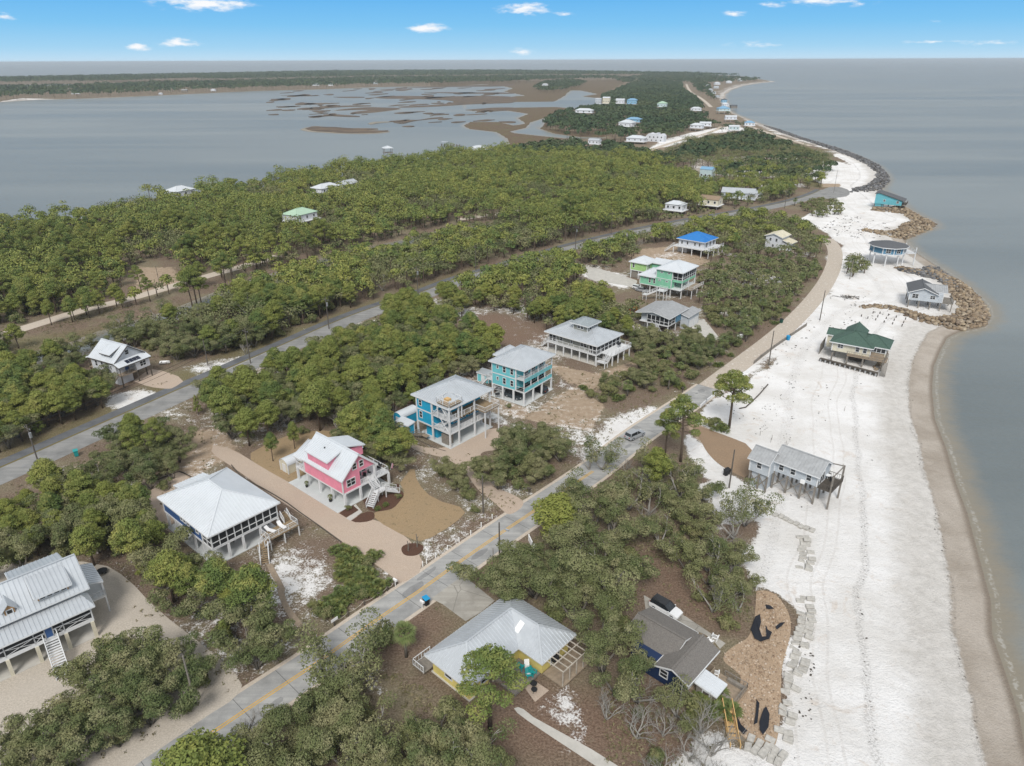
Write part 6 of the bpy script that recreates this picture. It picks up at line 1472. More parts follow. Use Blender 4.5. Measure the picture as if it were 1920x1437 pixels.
def frond_fan(base, azi, elev, length, blades, width, droop, r):
    """one fan frond: stalk plus radiating pointed blades"""
    qs = []; d = np.array([math.cos(azi) * math.cos(elev), math.sin(azi) * math.cos(elev), math.sin(elev)]); side = np.array([-math.sin(azi), math.cos(azi), 0.]); c = base + d * length * .45
    qs.append(np.array([base - side * .02, base + side * .02, c + side * .02, c - side * .02]))
    for k in range(blades):
        t = (k / (blades - 1) - .5) * 2.3; e = d * math.cos(t) + side * math.sin(t); e = e / np.linalg.norm(e); tip = c + e * length * .6 + np.array([0, 0, -droop * length * .3]); mid = c + e * length * .32
        n_ = np.cross(e, np.array([0, 0, 1.])); n_ = n_ / (np.linalg.norm(n_) + 1e-6) * width
        qs.append(np.array([c, mid - n_, tip, mid + n_]))
    return qs
def frond_crown(base, n, length, blades, width, r, e0=-.6, e1=1.3):
    qs = []
    for i in range(n):
        t = (i + .5) / n; el = e0 + (e1 - e0) * t; qs += frond_fan(np.array(base, float), i * 2.4 + r.uniform(-.3, .3), el + r.uniform(-.15, .15), length * r.uniform(.8, 1.1), blades, width, .5 + .5 * (1 - t), r)
    return np.stack(qs)
for s in range(3):
    r = np.random.default_rng(140 + s); hh = 3.4
    mb = MB().tube([(0, 0, 0), (.08 * s, 0, hh * .5), (.1 * s, 0, hh)], [.2, .17, .2], 8)
    tree_proto('palm', mb, BARKO, frond_crown((.1 * s, 0, hh), 34, 1.55, 8, .075, r), L_PALM)
for s in range(3):
    r = np.random.default_rng(160 + s); q = []; mb = MB()
    for k in range(9):
        a = r.uniform(0, 6.3); R = r.uniform(0, 1.4); b_ = (math.cos(a) * R, math.sin(a) * R, .15); mb.tube([(b_[0], b_[1], 0), b_, (b_[0] + .1, b_[1], .35)], [.08, .08, .06], 5)
        q.append(frond_crown(b_, 9, 1.15, 7, .07, r, .35, 1.45))
    tree_proto('palmetto', mb, BARKO, np.concatenate(q), L_PALMETTO)
def make_bare(seed):
    r = np.random.default_rng(seed); mb = MB()
    def grow(p, d, L, rad, k):
        q = p + d * L; mid = p + d * L * .5 + Vector((r.uniform(-.1, .1), r.uniform(-.1, .1), r.uniform(-.05, .1))) * L
        mb.tube([tuple(p), tuple(mid), tuple(q)], [rad, rad * .8, rad * .62], 5 if k > 1 else 3, False)
        if k <= 0: return
        for j in range(3 if k > 1 else 4):
            e = (d + Vector((r.uniform(-1, 1), r.uniform(-1, 1), r.uniform(-.25, .6))) * .85).normalized(); grow(q if j else mid, e, L * r.uniform(.6, .82), rad * .56, k - 1)
    for a in range(3):
        an = a * 2.1 + r.uniform(-.4, .4); grow(Vector((0, 0, 0)), Vector((math.cos(an) * .5, math.sin(an) * .5, 1)).normalized(), 1.5, .11, 4)
    return mb
for s in range(3): tree_proto('bare', make_bare(180 + s), BARKB, None, None)

KINDS = {'bigoak': ('oak_tree', 'oak tree', 8.),   # name, category, unit height, descriptive words, group
    'pine': ('pine_tree', 'pine tree', 10.), 'ypine': ('pine_tree', 'pine tree', 10.), 'slash': ('tall_pine_tree', 'pine tree', 12.), 'oak': ('oak_tree', 'oak tree', 4.8), 'thinoak': ('sparse_oak_tree', 'oak tree', 4.8),
    'scrub': ('scrub_bush', 'bush', 1.8), 'young': ('young_pine_tree', 'pine tree', 4.9), 'palm': ('cabbage_palm', 'palm tree', 4.6), 'palmetto': ('palmetto_bush', 'palmetto', 1.3), 'bare': ('bare_tree', 'bare tree', 5.5)}
SEEN.append((*gp('C1', 430, 350)[:2], 2.6, 11)); TREES = []       # (x, y, kind, scale, label or None, zone words)
def plant(x, y, kind, hgt, label=None, zone='', wide=1., z=0.): TREES.append((x, y, kind, hgt / KINDS[kind][2], label, zone, wide, z))

# ---------------------------------------------------------------- keep-outs and planting by zone
ROADS = [(road1, 5.2, 1.0), (road2, 4.2, 0), (dirt, 4.6, 0), (track, 4.0, 0), (track2, 3.6, 0)]
KEEP_FREE = [(drive_pink, .8)] + [(P2(p), .5) for p in (
    [(250, 500), (300, 485), (345, 500), (350, 540), (270, 560), (160, 585), (230, 540)], [(200, 735), (330, 730), (330, 780), (205, 780)], [(330, 680), (500, 650), (500, 668), (330, 720)],
    [(735, 905), (780, 870), (885, 955), (855, 985), (790, 1020), (700, 975)], [(455, 850), (520, 822), (640, 806), (655, 830), (550, 905), (500, 884)],
    [(870, 580), (960, 590), (1020, 620), (1010, 660), (960, 650), (890, 610)], [(1090, 500), (1190, 515), (1200, 560), (1160, 575), (1090, 530)], [(805, 1123), (868, 1078), (930, 1125), (905, 1150), (870, 1168), (825, 1133)], [(935, 1035), (970, 1010), (1015, 1035), (1020, 1055), (980, 1055)],
    [(1195, 460), (1270, 455), (1270, 485), (1200, 480)], [(1300, 600), (1390, 640), (1330, 650), (1290, 610)], [(500, 1010), (620, 1010), (640, 1095), (560, 1150), (420, 1130), (430, 1080)],
    [(1205, 1115), (1290, 1140), (1370, 1200), (1350, 1230), (1270, 1200), (1235, 1215), (1195, 1200), (1188, 1150)], [(640, 1235), (760, 1135), (870, 1160), (810, 1250), (770, 1265), (700, 1250)], [(1000, 1290), (1120, 1290), (1130, 1437), (1000, 1437), (960, 1400)])]
def free_mask(X, Y, roadpad=0.):
    ok = np.ones(X.shape, bool)
    for pts, r_, ex in ROADS: ok &= line_dist(pts, X, Y) > r_ + roadpad
    ok &= ~((line_dist([(p[0] - 3.4, p[1] + 2.5) for p in road1], X, Y) < 4.2))
    for poly, m_ in KEEP: ok &= poly_sdf(poly, X, Y, 12) < -m_
    for poly, m_ in KEEP_FREE: ok &= poly_sdf(poly, X, Y, 12) < -m_
    return ok
def view_mask(X, Y, top):
    """no tree tall enough to hide a house that shows in the photograph"""
    ok = np.ones(X.shape, bool)
    for hx, hy, hw, ln in SEEN:
        d = math.hypot(hx, hy); ux, uy = -hx / d, -hy / d
        t = (X - hx) * ux + (Y - hy) * uy; s_ = np.abs(-(X - hx) * uy + (Y - hy) * ux)
        sight = 3.2 + np.maximum(t, 0) * CAM_H / d          # height of the sight line to the house walls
        ok &= ~((t > -3) & (t < ln) & (s_ < hw) & (top > sight))
    return ok
def scatter(poly, spacing, r=rng):
    P = np.array(poly); x0, y0 = P.min(0); x1, y1 = P.max(0)
    gx, gy = np.meshgrid(np.arange(x0, x1, spacing), np.arange(y0, y1, spacing * .87)); gx = gx + (np.arange(gx.shape[0])[:, None] % 2) * spacing / 2
    gx = gx.ravel() + r.uniform(-.36, .36, gx.size) * spacing; gy = gy.ravel() + r.uniform(-.36, .36, gy.size) * spacing
    k = poly_sdf(poly, gx, gy) > 0; return gx[k], gy[k]
MIDSTUFF = []; MAXIND = dict(bigoak=90, pine=285, oak=290, scrub=285, palmetto=150, bare=60, thinoak=60, palm=90, slash=90, young=60)
def zone(pts, zc, spacing, mix, words, pad=.5, keep=None, far=False):
    """mix: list of (kind, share, hmin, hmax)"""
    poly = P2(pts, zc); x, y = scatter(poly, spacing); ok = free_mask(x, y, pad); x, y = x[ok], y[ok]
    sd = shore_dist(x, y); ok = sd > (2.0 if not far else 4); x, y = x[ok], y[ok]
    w_ = np.array([m_[1] for m_ in mix]); w_ = w_ / w_.sum(); clus = .5 + .5 * np.sin(x * .07 + 1.3) * np.cos(y * .06 + .4)
    k = rng.choice(len(mix), len(x), p=w_)
    hh = np.array([rng.uniform(mix[i][2], mix[i][3]) for i in k]) if len(k) else np.array([])
    if len(x) > 350:     # a wood: stands of different height, kind and closeness
        big = np.sin(x * .043 + .7) * np.cos(y * .037 + 1.1) + .6 * np.sin(x * .11 + y * .08); hh = hh * np.clip(.98 + .20 * big, .7, 1.3)
        gap = (np.sin(x * .085 + 2) * np.sin(y * .072 + .5) + rng.uniform(-.35, .35, len(x))) > .93; ox = (np.cos(x * .06 - 1) * np.sin(y * .05 + x * .02)) > .62; oi = [j for j, m_ in enumerate(mix) if m_[0] == 'oak']
        if oi: k = np.where(ox & (rng.uniform(size=len(x)) < .7), oi[0], k); hh = np.where(ox, np.minimum(hh, 8), hh)
        x, y, k, hh = x[~gap], y[~gap], k[~gap], hh[~gap]
    vm = view_mask(x, y, hh)
    for i in range(len(x)):
        if not vm[i]:
            if hh[i] > 2.5 and view_mask(x[i:i + 1], y[i:i + 1], np.array([1.8]))[0]: plant(x[i], y[i], 'scrub', 1.6, zone=words)
            continue
        plant(x[i], y[i], mix[k[i]][0], hh[i], zone=words)
pine_wood = [('pine', 9, 7.0, 12), ('ypine', 2.2, 6, 11), ('slash', 2.5, 9, 13.5), ('oak', 2.5, 4.5, 7.5), ('bare', .25, 6, 8)]
scrubby = [('scrub', 5, 1.3, 2.6), ('oak', 5, 3.2, 5.2), ('young', .7, 3, 4.5), ('palmetto', 1, 1, 1.5)]
# the big pine wood between bay and highway
WOOD = [(-150, 455), (0, 418), (150, 392), (330, 360), (500, 335), (700, 306), (850, 288), (950, 276), (1130, 284), (1230, 300), (1300, 320), (1310, 345), (1350, 385), (1250, 408), (1150, 425), (1060, 440), (1000, 415), (930, 405), (840, 415), (760, 435), (610, 470), (520, 500), (440, 495), (330, 520), (240, 545), (160, 570), (60, 590), (-150, 660)]
zone(WOOD, 1.5, 4.6, [('scrub', 5, 1.8, 3.4), ('oak', 2, 3, 4.5)], 'undergrowth of the pine wood')
zone([(-150, 455), (0, 418), (150, 392), (330, 360), (500, 335), (700, 306), (850, 288), (950, 276), (1130, 284), (1230, 300), (1300, 320), (1310, 345), (1350, 385), (1300, 398), (1250, 408), (1150, 425), (1060, 440), (1000, 415), (930, 405), (840, 415), (760, 435), (700, 450), (610, 470), (520, 500),
      (440, 495), (330, 520), (240, 545), (160, 570), (60, 585), (-150, 655)], 5.5, 4.9, pine_wood, 'pine wood between the bay and the highway')
zone([(440, 520), (520, 505), (610, 488), (700, 468), (760, 455), (850, 440), (1000, 432), (1060, 445), (1000, 470), (920, 492), (850, 510), (780, 545), (700, 572), (620, 602), (540, 630), (450, 664), (390, 645), (380, 590)], 4.0, 3.9, [('pine', 4, 6.5, 10), ('oak', 5, 4.5, 7), ('scrub', 2, 2, 3), ('ypine', .8, 6, 9)], 'thicket along the highway ditch')
zone([(760, 452), (930, 418), (1010, 410), (1060, 432), (1000, 452), (850, 470), (780, 490)], 3.5, 4.2, [('oak', 6, 4, 6.5), ('bare', .6, 5, 7), ('scrub', 2, 2, 3)], 'grey-green oaks beside the canal')
zone([(90, 640), (240, 600), (330, 575), (380, 590), (390, 640), (410, 660), (330, 665), (270, 640), (210, 640), (160, 650), (110, 700), (90, 690)], 3, 3.9, [('oak', 6, 3.5, 5.5), ('thinoak', 1, 4, 6), ('bare', .5, 4, 6), ('scrub', 3, 1.5, 3)], 'canal-side scrub behind the white gabled house')
zone([(-180, 640), (0, 625), (70, 625), (110, 660), (110, 720), (195, 690), (205, 745), (130, 790), (0, 836), (-180, 910)], 3.4, 3.7, [('pine', 4, 6, 9), ('oak', 4, 4, 6), ('ypine', 1.5, 6, 8), ('young', 1, 3, 5)], 'trees across the highway left of the white gabled house')
# between highway and lots
zone([(375, 742), (440, 700), (520, 678), (600, 645), (680, 605), (750, 572), (800, 562), (820, 600), (880, 610), (950, 640), (955, 665), (900, 690), (840, 690), (790, 720), (750, 770), (700, 800), (770, 870), (700, 870), (650, 810), (590, 805), (520, 812), (450, 835), (400, 790)], 4.0, 3.9,
     [('pine', 5, 6.5, 9.5), ('oak', 3.5, 4, 6.2), ('ypine', .8, 6, 8), ('scrub', 1.5, 1.6, 2.6), ('bare', .3, 4, 6)], 'pines between the highway and the stilt houses')
zone([(822, 572), (880, 530), (930, 505), (1000, 482), (1080, 478), (1095, 520), (1140, 555), (1170, 585), (1150, 612), (1100, 612), (1020, 602), (960, 592), (900, 575), (860, 585)], 3.5, 3.5,
     [('oak', 5, 3.6, 6), ('pine', 3, 6, 9), ('scrub', 2, 1.6, 2.8), ('bare', .5, 4, 6)], 'dark thicket north of the taupe house')
zone([(1080, 470), (1160, 448), (1250, 432), (1300, 425), (1400, 408), (1480, 402), (1530, 430), (1550, 462), (1525, 478), (1480, 470), (1430, 470), (1340, 480), (1270, 440), (1200, 470), (1120, 500)], 3.0, 3.7,
     [('oak', 5, 4, 6), ('scrub', 4, 1.6, 3), ('pine', 1.5, 6, 8.5), ('bare', .5, 5, 7)], 'scrub around the blue-roofed house')
zone([(1310, 505), (1400, 482), (1480, 480), (1545, 490), (1545, 525), (1500, 572), (1450, 610), (1410, 628), (1340, 600), (1310, 560)], 2, 2.9, [('scrub', 6, 1.4, 2.8), ('oak', 3.5, 3, 4.5), ('palm', .7, 3, 4.5), ('palmetto', 1.5, 1, 1.5)], 'scrub by the dirt road near the green houses')
zone([(1180, 605), (1230, 620), (1330, 615), (1400, 640), (1330, 690), (1260, 725), (1200, 725), (1120, 745), (1090, 715), (1190, 690)], 2, 3.1, [('scrub', 5, 1.3, 2.6), ('oak', 3, 3, 4.5), ('palm', .6, 3, 4.5), ('palmetto', 1.5, 1, 1.4)], 'scrub between the taupe house and the dirt road')
zone([(1120, 575), (1190, 560), (1210, 600), (1180, 640), (1120, 620)], 2, 3.4, [('scrub', 3, 1.5, 2.5), ('oak', 3, 3, 4.2), ('ypine', .5, 4, 6)], 'thicket behind the taupe house')
# lots
zone([(780, 868), (830, 862), (880, 895), (898, 930), (880, 952), (830, 930), (790, 900)], 2, 2.7, [('oak', 4, 2.8, 4.2), ('scrub', 4, 1.3, 2.4)], 'thicket between the pink house and the gravel yard', .3)
zone([(893, 862), (940, 855), (950, 812), (1000, 800), (1060, 830), (1055, 870), (1000, 895), (940, 905), (900, 885)], 2.5, 3.0, [('oak', 5, 3.2, 5), ('scrub', 2, 1.5, 2.4), ('palmetto', 1, 1, 1.5)], 'oak island beside the gravel yard', .3)
zone([(640, 800), (730, 790), (765, 850), (760, 880), (700, 860), (660, 830)], 3, 3.2, [('oak', 4, 3, 4.5), ('pine', 1.6, 6, 8), ('scrub', 2, 1.5, 2.4)], 'trees behind the pink house', .3)
zone([(-60, 985), (0, 950), (60, 912), (160, 875), (195, 852), (250, 925), (285, 965), (300, 1005), (350, 1060), (395, 1068), (420, 1105), (480, 1130), (565, 1185), (545, 1236), (490, 1240), (420, 1185), (360, 1140), (305, 1090), (262, 1052), (205, 1030), (60, 1030), (-60, 1070)], 3.5, 3.2,
     [('oak', 4.5, 3.6, 5.8), ('pine', 2.6, 5.5, 8.5), ('thinoak', .7, 4, 6), ('ypine', 1.3, 4.5, 6.5), ('scrub', 2, 1.8, 3), ('young', .8, 3.5, 5)], 'thicket beside the navy blue house', .3)
zone([(200, 800), (260, 795), (345, 820), (350, 850), (310, 890), (270, 905), (240, 880), (220, 840)], 3.5, 3.6, [('oak', 4, 3.5, 5), ('pine', 2, 5.5, 7.5), ('slash', 1, 7, 8.5), ('scrub', 2, 1.5, 2.5)], 'thicket by the highway turn-off', .3)
zone([(555, 1140), (645, 1105), (642, 1060), (624, 1022), (660, 1028), (722, 1085), (680, 1125), (600, 1165)], .8, 1.9, [('palmetto', 5, 1.1, 1.7), ('scrub', 3, 1.0, 1.6)], 'low palmetto patch by the beach road', .2)
zone([(20, 1400), (60, 1340), (140, 1285), (185, 1210), (240, 1220), (335, 1210), (385, 1270), (370, 1310), (320, 1345), (250, 1400), (160, 1470), (0, 1500)], 3, 3.1, [('oak', 6, 3.6, 5.2), ('scrub', 3, 1.5, 2.6)], 'oak clump in the middle of the gravel lot', .2)
zone([(955, 965), (1010, 905), (1080, 890), (1185, 890), (1215, 930), (1205, 1010), (1165, 1085), (1160, 1130), (1180, 1195), (1180, 1225), (1175, 1262), (1140, 1270), (1115, 1225), (1090, 1160), (1030, 1120), (940, 1100), (925, 1060), (975, 1010)], 5, 5.0, [('bigoak', 8, 5.5, 8.6), ('thinoak', 1.6, 5, 7), ('scrub', 1.5, 2, 3)], 'great live oak canopy by the beach road', .4)
zone([(1150, 850), (1215, 835), (1290, 880), (1330, 930), (1410, 1010), (1425, 1110), (1380, 1150), (1300, 1140), (1270, 1070), (1215, 990), (1190, 920)], 3, 3.6, [('oak', 2.6, 3.5, 5), ('bare', 2.2, 3.5, 5.5), ('scrub', 4, 1.4, 2.4), ('thinoak', 2, 4, 5.5)], 'tangled growth at the top of the beach', .3)
zone([(420, 1450), (470, 1400), (540, 1345), (600, 1305), (650, 1280), (700, 1305), (770, 1318), (840, 1345), (885, 1375), (940, 1420), (965, 1540), (300, 1620)], 4, 3.5, [('bigoak', 4, 5, 6.8), ('oak', 4, 4.0, 6), ('bare', .8, 5, 6.5), ('scrub', 2, 1.6, 2.8), ('thinoak', 1.2, 4.5, 6)], 'oak wood at the foot of the view', .3)
zone([(1120, 1240), (1210, 1235), (1280, 1300), (1360, 1390), (1330, 1437), (1200, 1437), (1140, 1340)], 3, 3.2, [('bare', 5, 4.5, 6.5), ('scrub', 1.2, 1.3, 2.2), ('thinoak', .8, 3.5, 5)], 'bleached bare trees beside the brown shingled house', .3)
zone([(1350, 760), (1330, 745), (1330, 760)], 1, 3, [('scrub', 1, 1, 1.5)], 'x') if False else None
zone([(1590, 470), (1640, 470), (1640, 495), (1600, 515), (1585, 500)], 2, 3.0, [('oak', 3, 3, 4.6), ('scrub', 1, 1.5, 2.5)], 'scrub left of the many-sided blue house', .1)
zone([(1500, 382), (1545, 372), (1580, 380), (1580, 398), (1530, 405)], 1.5, 3.5, [('scrub', 3, 1.6, 3), ('oak', 1, 3, 4)], 'scrub patch below the highway end', .1)
zone([(1340, 345), (1420, 345), (1480, 348), (1520, 355), (1500, 372), (1440, 378), (1400, 390), (1350, 375)], 4, 4.2, [('pine', 4, 7, 10), ('slash', 1, 9, 11), ('palm', 3, 3.5, 5), ('oak', 2, 4, 6)], 'pines and palms beyond the highway bend', .2)
zone([(1370, 640), (1400, 612), (1420, 625), (1390, 650)], 1.5, 3.0, [('palm', 3, 3.0, 4.4), ('palmetto', 1, 1, 1.5)], 'palms at the bend of the dirt road', .1)

zone([(60, 645), (160, 615), (330, 568), (440, 530), (530, 515), (700, 458), (860, 420), (1000, 414), (1062, 444), (900, 505), (790, 548), (620, 618), (440, 680), (400, 640), (330, 600), (100, 650)], 3.2, 4.2, [('oak', 5, 3.5, 6), ('scrub', 3, 1.8, 3), ('thinoak', .6, 4, 6), ('pine', 1, 6, 9)], 'canal-side oaks below the sand track and the highway')
zone([(1300, 312), (1400, 302), (1500, 318), (1560, 335), (1530, 352), (1480, 350), (1350, 345), (1318, 338)], 4, 7.0, [('oak', 5, 5, 8), ('palm', 2, 4, 6), ('pine', 3, 7, 10)], 'dark clumps on the sand before the highway end')
zone([(1290, 378), (1310, 345), (1350, 348), (1350, 372), (1310, 392)], 4, 4.6, [('pine', 4, 8, 11), ('oak', 2, 5, 7)], 'pines around the tan-roofed cottage')
zone([(1430, 378), (1500, 366), (1520, 360), (1490, 352), (1440, 362)], 4, 3.6, [('pine', 3, 7, 10), ('palm', 3, 4, 5.5), ('oak', 3, 4, 6)], 'trees inside the highway bend', .2)
zone([(820, 552), (930, 516), (1080, 474), (1285, 428), (1437, 402), (1440, 412), (1285, 442), (1080, 492), (930, 535), (840, 566)], 2.5, 4.2, [('pine', 4, 5.5, 9), ('oak', 4, 4, 6.5), ('bare', .4, 4, 6)], 'roadside trees on the beach side of the highway', -.6)
zone([(1395, 668), (1440, 632), (1490, 588), (1530, 540), (1545, 500), (1540, 540), (1500, 598), (1450, 645), (1400, 682)][::-1] if False else [(1330, 690), (1400, 645), (1470, 590), (1520, 535), (1535, 490), (1550, 500), (1535, 550), (1480, 605), (1400, 668), (1340, 712)], .5, 2.6, [('scrub', 4, .9, 1.9), ('palmetto', 2, .8, 1.3), ('palm', .4, 3, 4)], 'low scrub at the edge of the dirt road', -.9)
# named trees that stand out
def solo(u, v, kind, hgt, label, wide=1., z=0.): p = at(u, v, z); plant(p[0], p[1], kind, hgt, label, '', wide, z)
solo(919, 1366, 'slash', 11.8, 'tall pine with full green crown in front of the yellow house', 1.3)
solo(1367, 803, 'slash', 11.5, 'lone pine with dense crown standing in the white sand below the dirt road', 1.2)
solo(1276, 866, 'slash', 13.0, 'tallest pine at the turn of the beach road, right of its twin')
solo(1247, 853, 'slash', 10.2, 'slender pine at the turn of the beach road, left of its twin')
solo(1228, 930, 'ypine', 8.8, 'yellow-green pine leaning beside the raked brown sand')
solo(1050, 1030, 'ypine', 9.2, 'bright green rounded pine at the edge of the live oaks by the beach road', 1.7)
solo(762, 1232, 'palm', 6.0, 'single cabbage palm on the brown lawn by the yellow house')
solo(716, 1212, 'scrub', 3.0, 'round clipped green bush on the brown lawn by the yellow house', .85)
solo(1130, 880, 'thinoak', 5.2, 'thin oak leaning over the beach road', 1.1); solo(1105, 880, 'thinoak', 4.6, 'smaller thin oak beside the one leaning over the beach road')
solo(512, 865, 'pine', 6.0, 'small pine standing in the tan back lawn of the pink house', .8); solo(553, 842, 'pine', 6.4, 'pine at the far edge of the tan back lawn', .8)
solo(392, 1525, 'ypine', 9.0, 'bright yellow-green pine at the very bottom edge', 1.7)
solo(612, 1280, 'thinoak', 6.5, 'thin-leaved oak overhanging the beach road near the mailbox sign', 1.2); solo(668, 1285, 'thinoak', 6.2, 'second thin-leaved oak overhanging the beach road', 1.1); solo(480, 1400, 'bare', 7.0, 'pale dead tree leaning over the hedge', .9)
solo(1395, 985, 'thinoak', 6.5, 'gnarled sparse oak at the edge of the white sand', 1.0); solo(1375, 1010, 'thinoak', 5.6, 'twin-stemmed sparse oak in the white sand', 1.0)
solo(1345, 1140, 'bare', 5.6, 'grey leafless tree above the stone bank', 1.1); solo(395, 693, 'bare', 3.2, 'dead snag beside the highway ditch'); 
solo(300, 912 - 45, 'slash', 8.5, 'thin pine by the trash bin at the turn-off', .9)
solo(460, 655 + 10, 'bare', 4.5, 'bleached dead tree beside the highway verge', .9); solo(372, 778, 'young', 4.5, 'narrow young pine at the highway edge', .8)
solo(97, 610, 'ypine', 7.5, 'round pine standing alone beside the sand track', .9); solo(140, 600, 'pine', 8, 'full pine beside the sand track', .9)
for u, v, w_ in ((370, 575, 1), (362, 580, 1), (378, 572, 1), (425, 545, 1)): solo(u, v, 'slash', 12, 'tall pine in the clump between the sand track and the canal', 1.0)
for u, v in ((265, 545), (110, 580)): solo(u, v, 'slash', 9, 'pine at the edge of the sandy clearing')
solo(1390, 520 - 18, 'palm', 4.2, 'palm in the scrub right of the mint green house'); solo(1330, 650, 'palm', 4.0, 'palm beside the grey cottage driveway'); solo(1355, 660, 'palm', 4.4, 'palm at the gate of the grey cottage driveway')
solo(1352, 722, 'scrub', 1.6, 'low bush between road and guard wall'); solo(1330, 800, 'scrub', 1.7, 'dark bush at the foot of the lone pine'); solo(1350, 806, 'palmetto', 1.4, 'palmetto clump at the foot of the lone pine'); solo(1342, 793, 'scrub', 1.5, 'second dark bush at the foot of the lone pine')
solo(1335, 1330, 'palmetto', 2.0, 'yellow-green palmetto beside the new wooden stairs', 1.2); solo(1310, 1340, 'scrub', 2.0, 'green shrub between the shed and the bare trees', 1.3)
solo(955, 765, 'scrub', 1.2, 'tiny green shrub on the sandy lot by the turquoise house')
solo(700, 1060 - 12, 'palmetto', 1.3, 'palmetto at the driveway end of the low patch')
for u, v in ((604, 940 - 28), (620, 935), (577, 915)): pass
solo(1150, 1302, 'bigoak', 7.0, 'large live oak overhanging the left end of the brown shingled roof', .72); solo(1128, 1262, 'bigoak', 6.8, 'live oak between the yellow house pergola and the brown shingled house', .75)
solo(1196, 1318, 'thinoak', 5.0, 'sparse oak against the navy wall of the brown shingled house'); solo(470, 1440, 'bigoak', 6.0, 'live oak between the hedge and the beach road')
# far planting on the peninsula: scattered palms and scrub over sand
zone([(1225, 300), (1290, 262), (1400, 250), (1450, 262), (1530, 285), (1560, 300), (1555, 318), (1480, 325), (1400, 312), (1310, 312)], 3, 6.2, [('palm', 1.5, 4, 6), ('oak', 6, 5.5, 8.5), ('scrub', 3, 2, 3.5)], 'dark palm scrub on the sandy point', 1., far=True)

# ---------------------------------------------------------------- build the near trees as things, the rest as stuff
vis = []
for i, t in enumerate(TREES):
    x, y = t[0], t[1]; f = y * math.cos(PITCH) + (CAM_H - 3) * math.sin(PITCH); u = 960 + FPX * x / f
    v = 718.5 - FPX * (y * math.sin(PITCH) - (CAM_H - 3) * math.cos(PITCH)) / f
    inside = -40 < u < 1960 and 90 < v < 1480
    vis.append((inside, f))
by = {}
for i, t in enumerate(TREES):
    if vis[i][0] or t[4]: by.setdefault({'ypine': 'pine', 'bigoak': 'oak'}.get(t[2], t[2]), []).append(i)
ORD = ['nearest', 'second nearest', 'third nearest', 'fourth nearest', 'fifth nearest', 'sixth nearest', 'seventh nearest', 'eighth nearest', 'ninth nearest', 'tenth nearest']
LOOK = {'bigoak': 'large spreading live oak', 'pine': 'rounded green pine', 'ypine': 'yellow-green pine', 'slash': 'tall bare-trunked pine', 'oak': 'grey-green oak', 'thinoak': 'sparse pale-limbed oak', 'scrub': 'low dark bush', 'young': 'small conical pine',
        'palm': 'cabbage palm', 'palmetto': 'spiky palmetto clump', 'bare': 'leafless grey tree'}
rank = {}
individual = []
for k, idx in by.items():
    idx.sort(key=lambda i: (0 if TREES[i][4] else 1, vis[i][1]))
    individual += idx[:MAXIND.get(k, 100)]
    for i in idx[MAXIND.get(k, 100):]: MIDSTUFF.append(i)
cnt = {}
for i in individual:
    x, y, k, sc, lab, words, wide, z = TREES[i]
    if lab is None and LANDMARKS:
        d, ph = min((math.hypot(x - a, y - b), p) for a, b, p in LANDMARKS)
        cnt.setdefault((k, ph), []).append((d, i))
labels = {}
for (k, ph), L_ in cnt.items():
    L_.sort()
    for n_, (d, i) in enumerate(L_):
        if n_ < 10 and d < 60: labels[i] = f'{LOOK[k]}, {ORD[n_]} of its kind to {ph}'
for i in individual:
    x, y, k, sc, lab, words, wide, z = TREES[i]; nm, cat, uh = KINDS[k]
    tm, cm = PROTO[k][i % len(PROTO[k])]
    label = lab or labels.get(i) or f'{LOOK[k]} in the {words}'
    if len(label.split()) > 16: label = ' '.join(label.replace('taupe house with the cupola', 'cupola house').replace('cream house with the orange dormers', 'orange-dormered house').replace('grey cottage with the screened porch', 'screened-porch cottage').replace('small white cottage by the dirt road', 'dirt-road cottage').split()[:16])
    o = thing(nm, label, cat, (x, y, z), (i * 2.399) % 6.28, words or None)
    if 'third' in label and not words: pass
    if not words: o['group'] = 'single trees and bushes' if lab else None or 'trees'
    s_ = sc * (.90 + .22 * ((i * .618) % 1));
    if k in ('pine', 'ypine') and words: wide *= 1.22
    o.scale = (s_ * wide * (.92 + .16 * ((i * .37) % 1)), s_ * wide, s_ if k not in ('pine', 'ypine') else s_)
    for nm2, me in (('trunk', tm), ('crown', cm)):
        if me is None: continue
        c = bpy.data.objects.new(nm2, me); COL.objects.link(c); c.parent = o
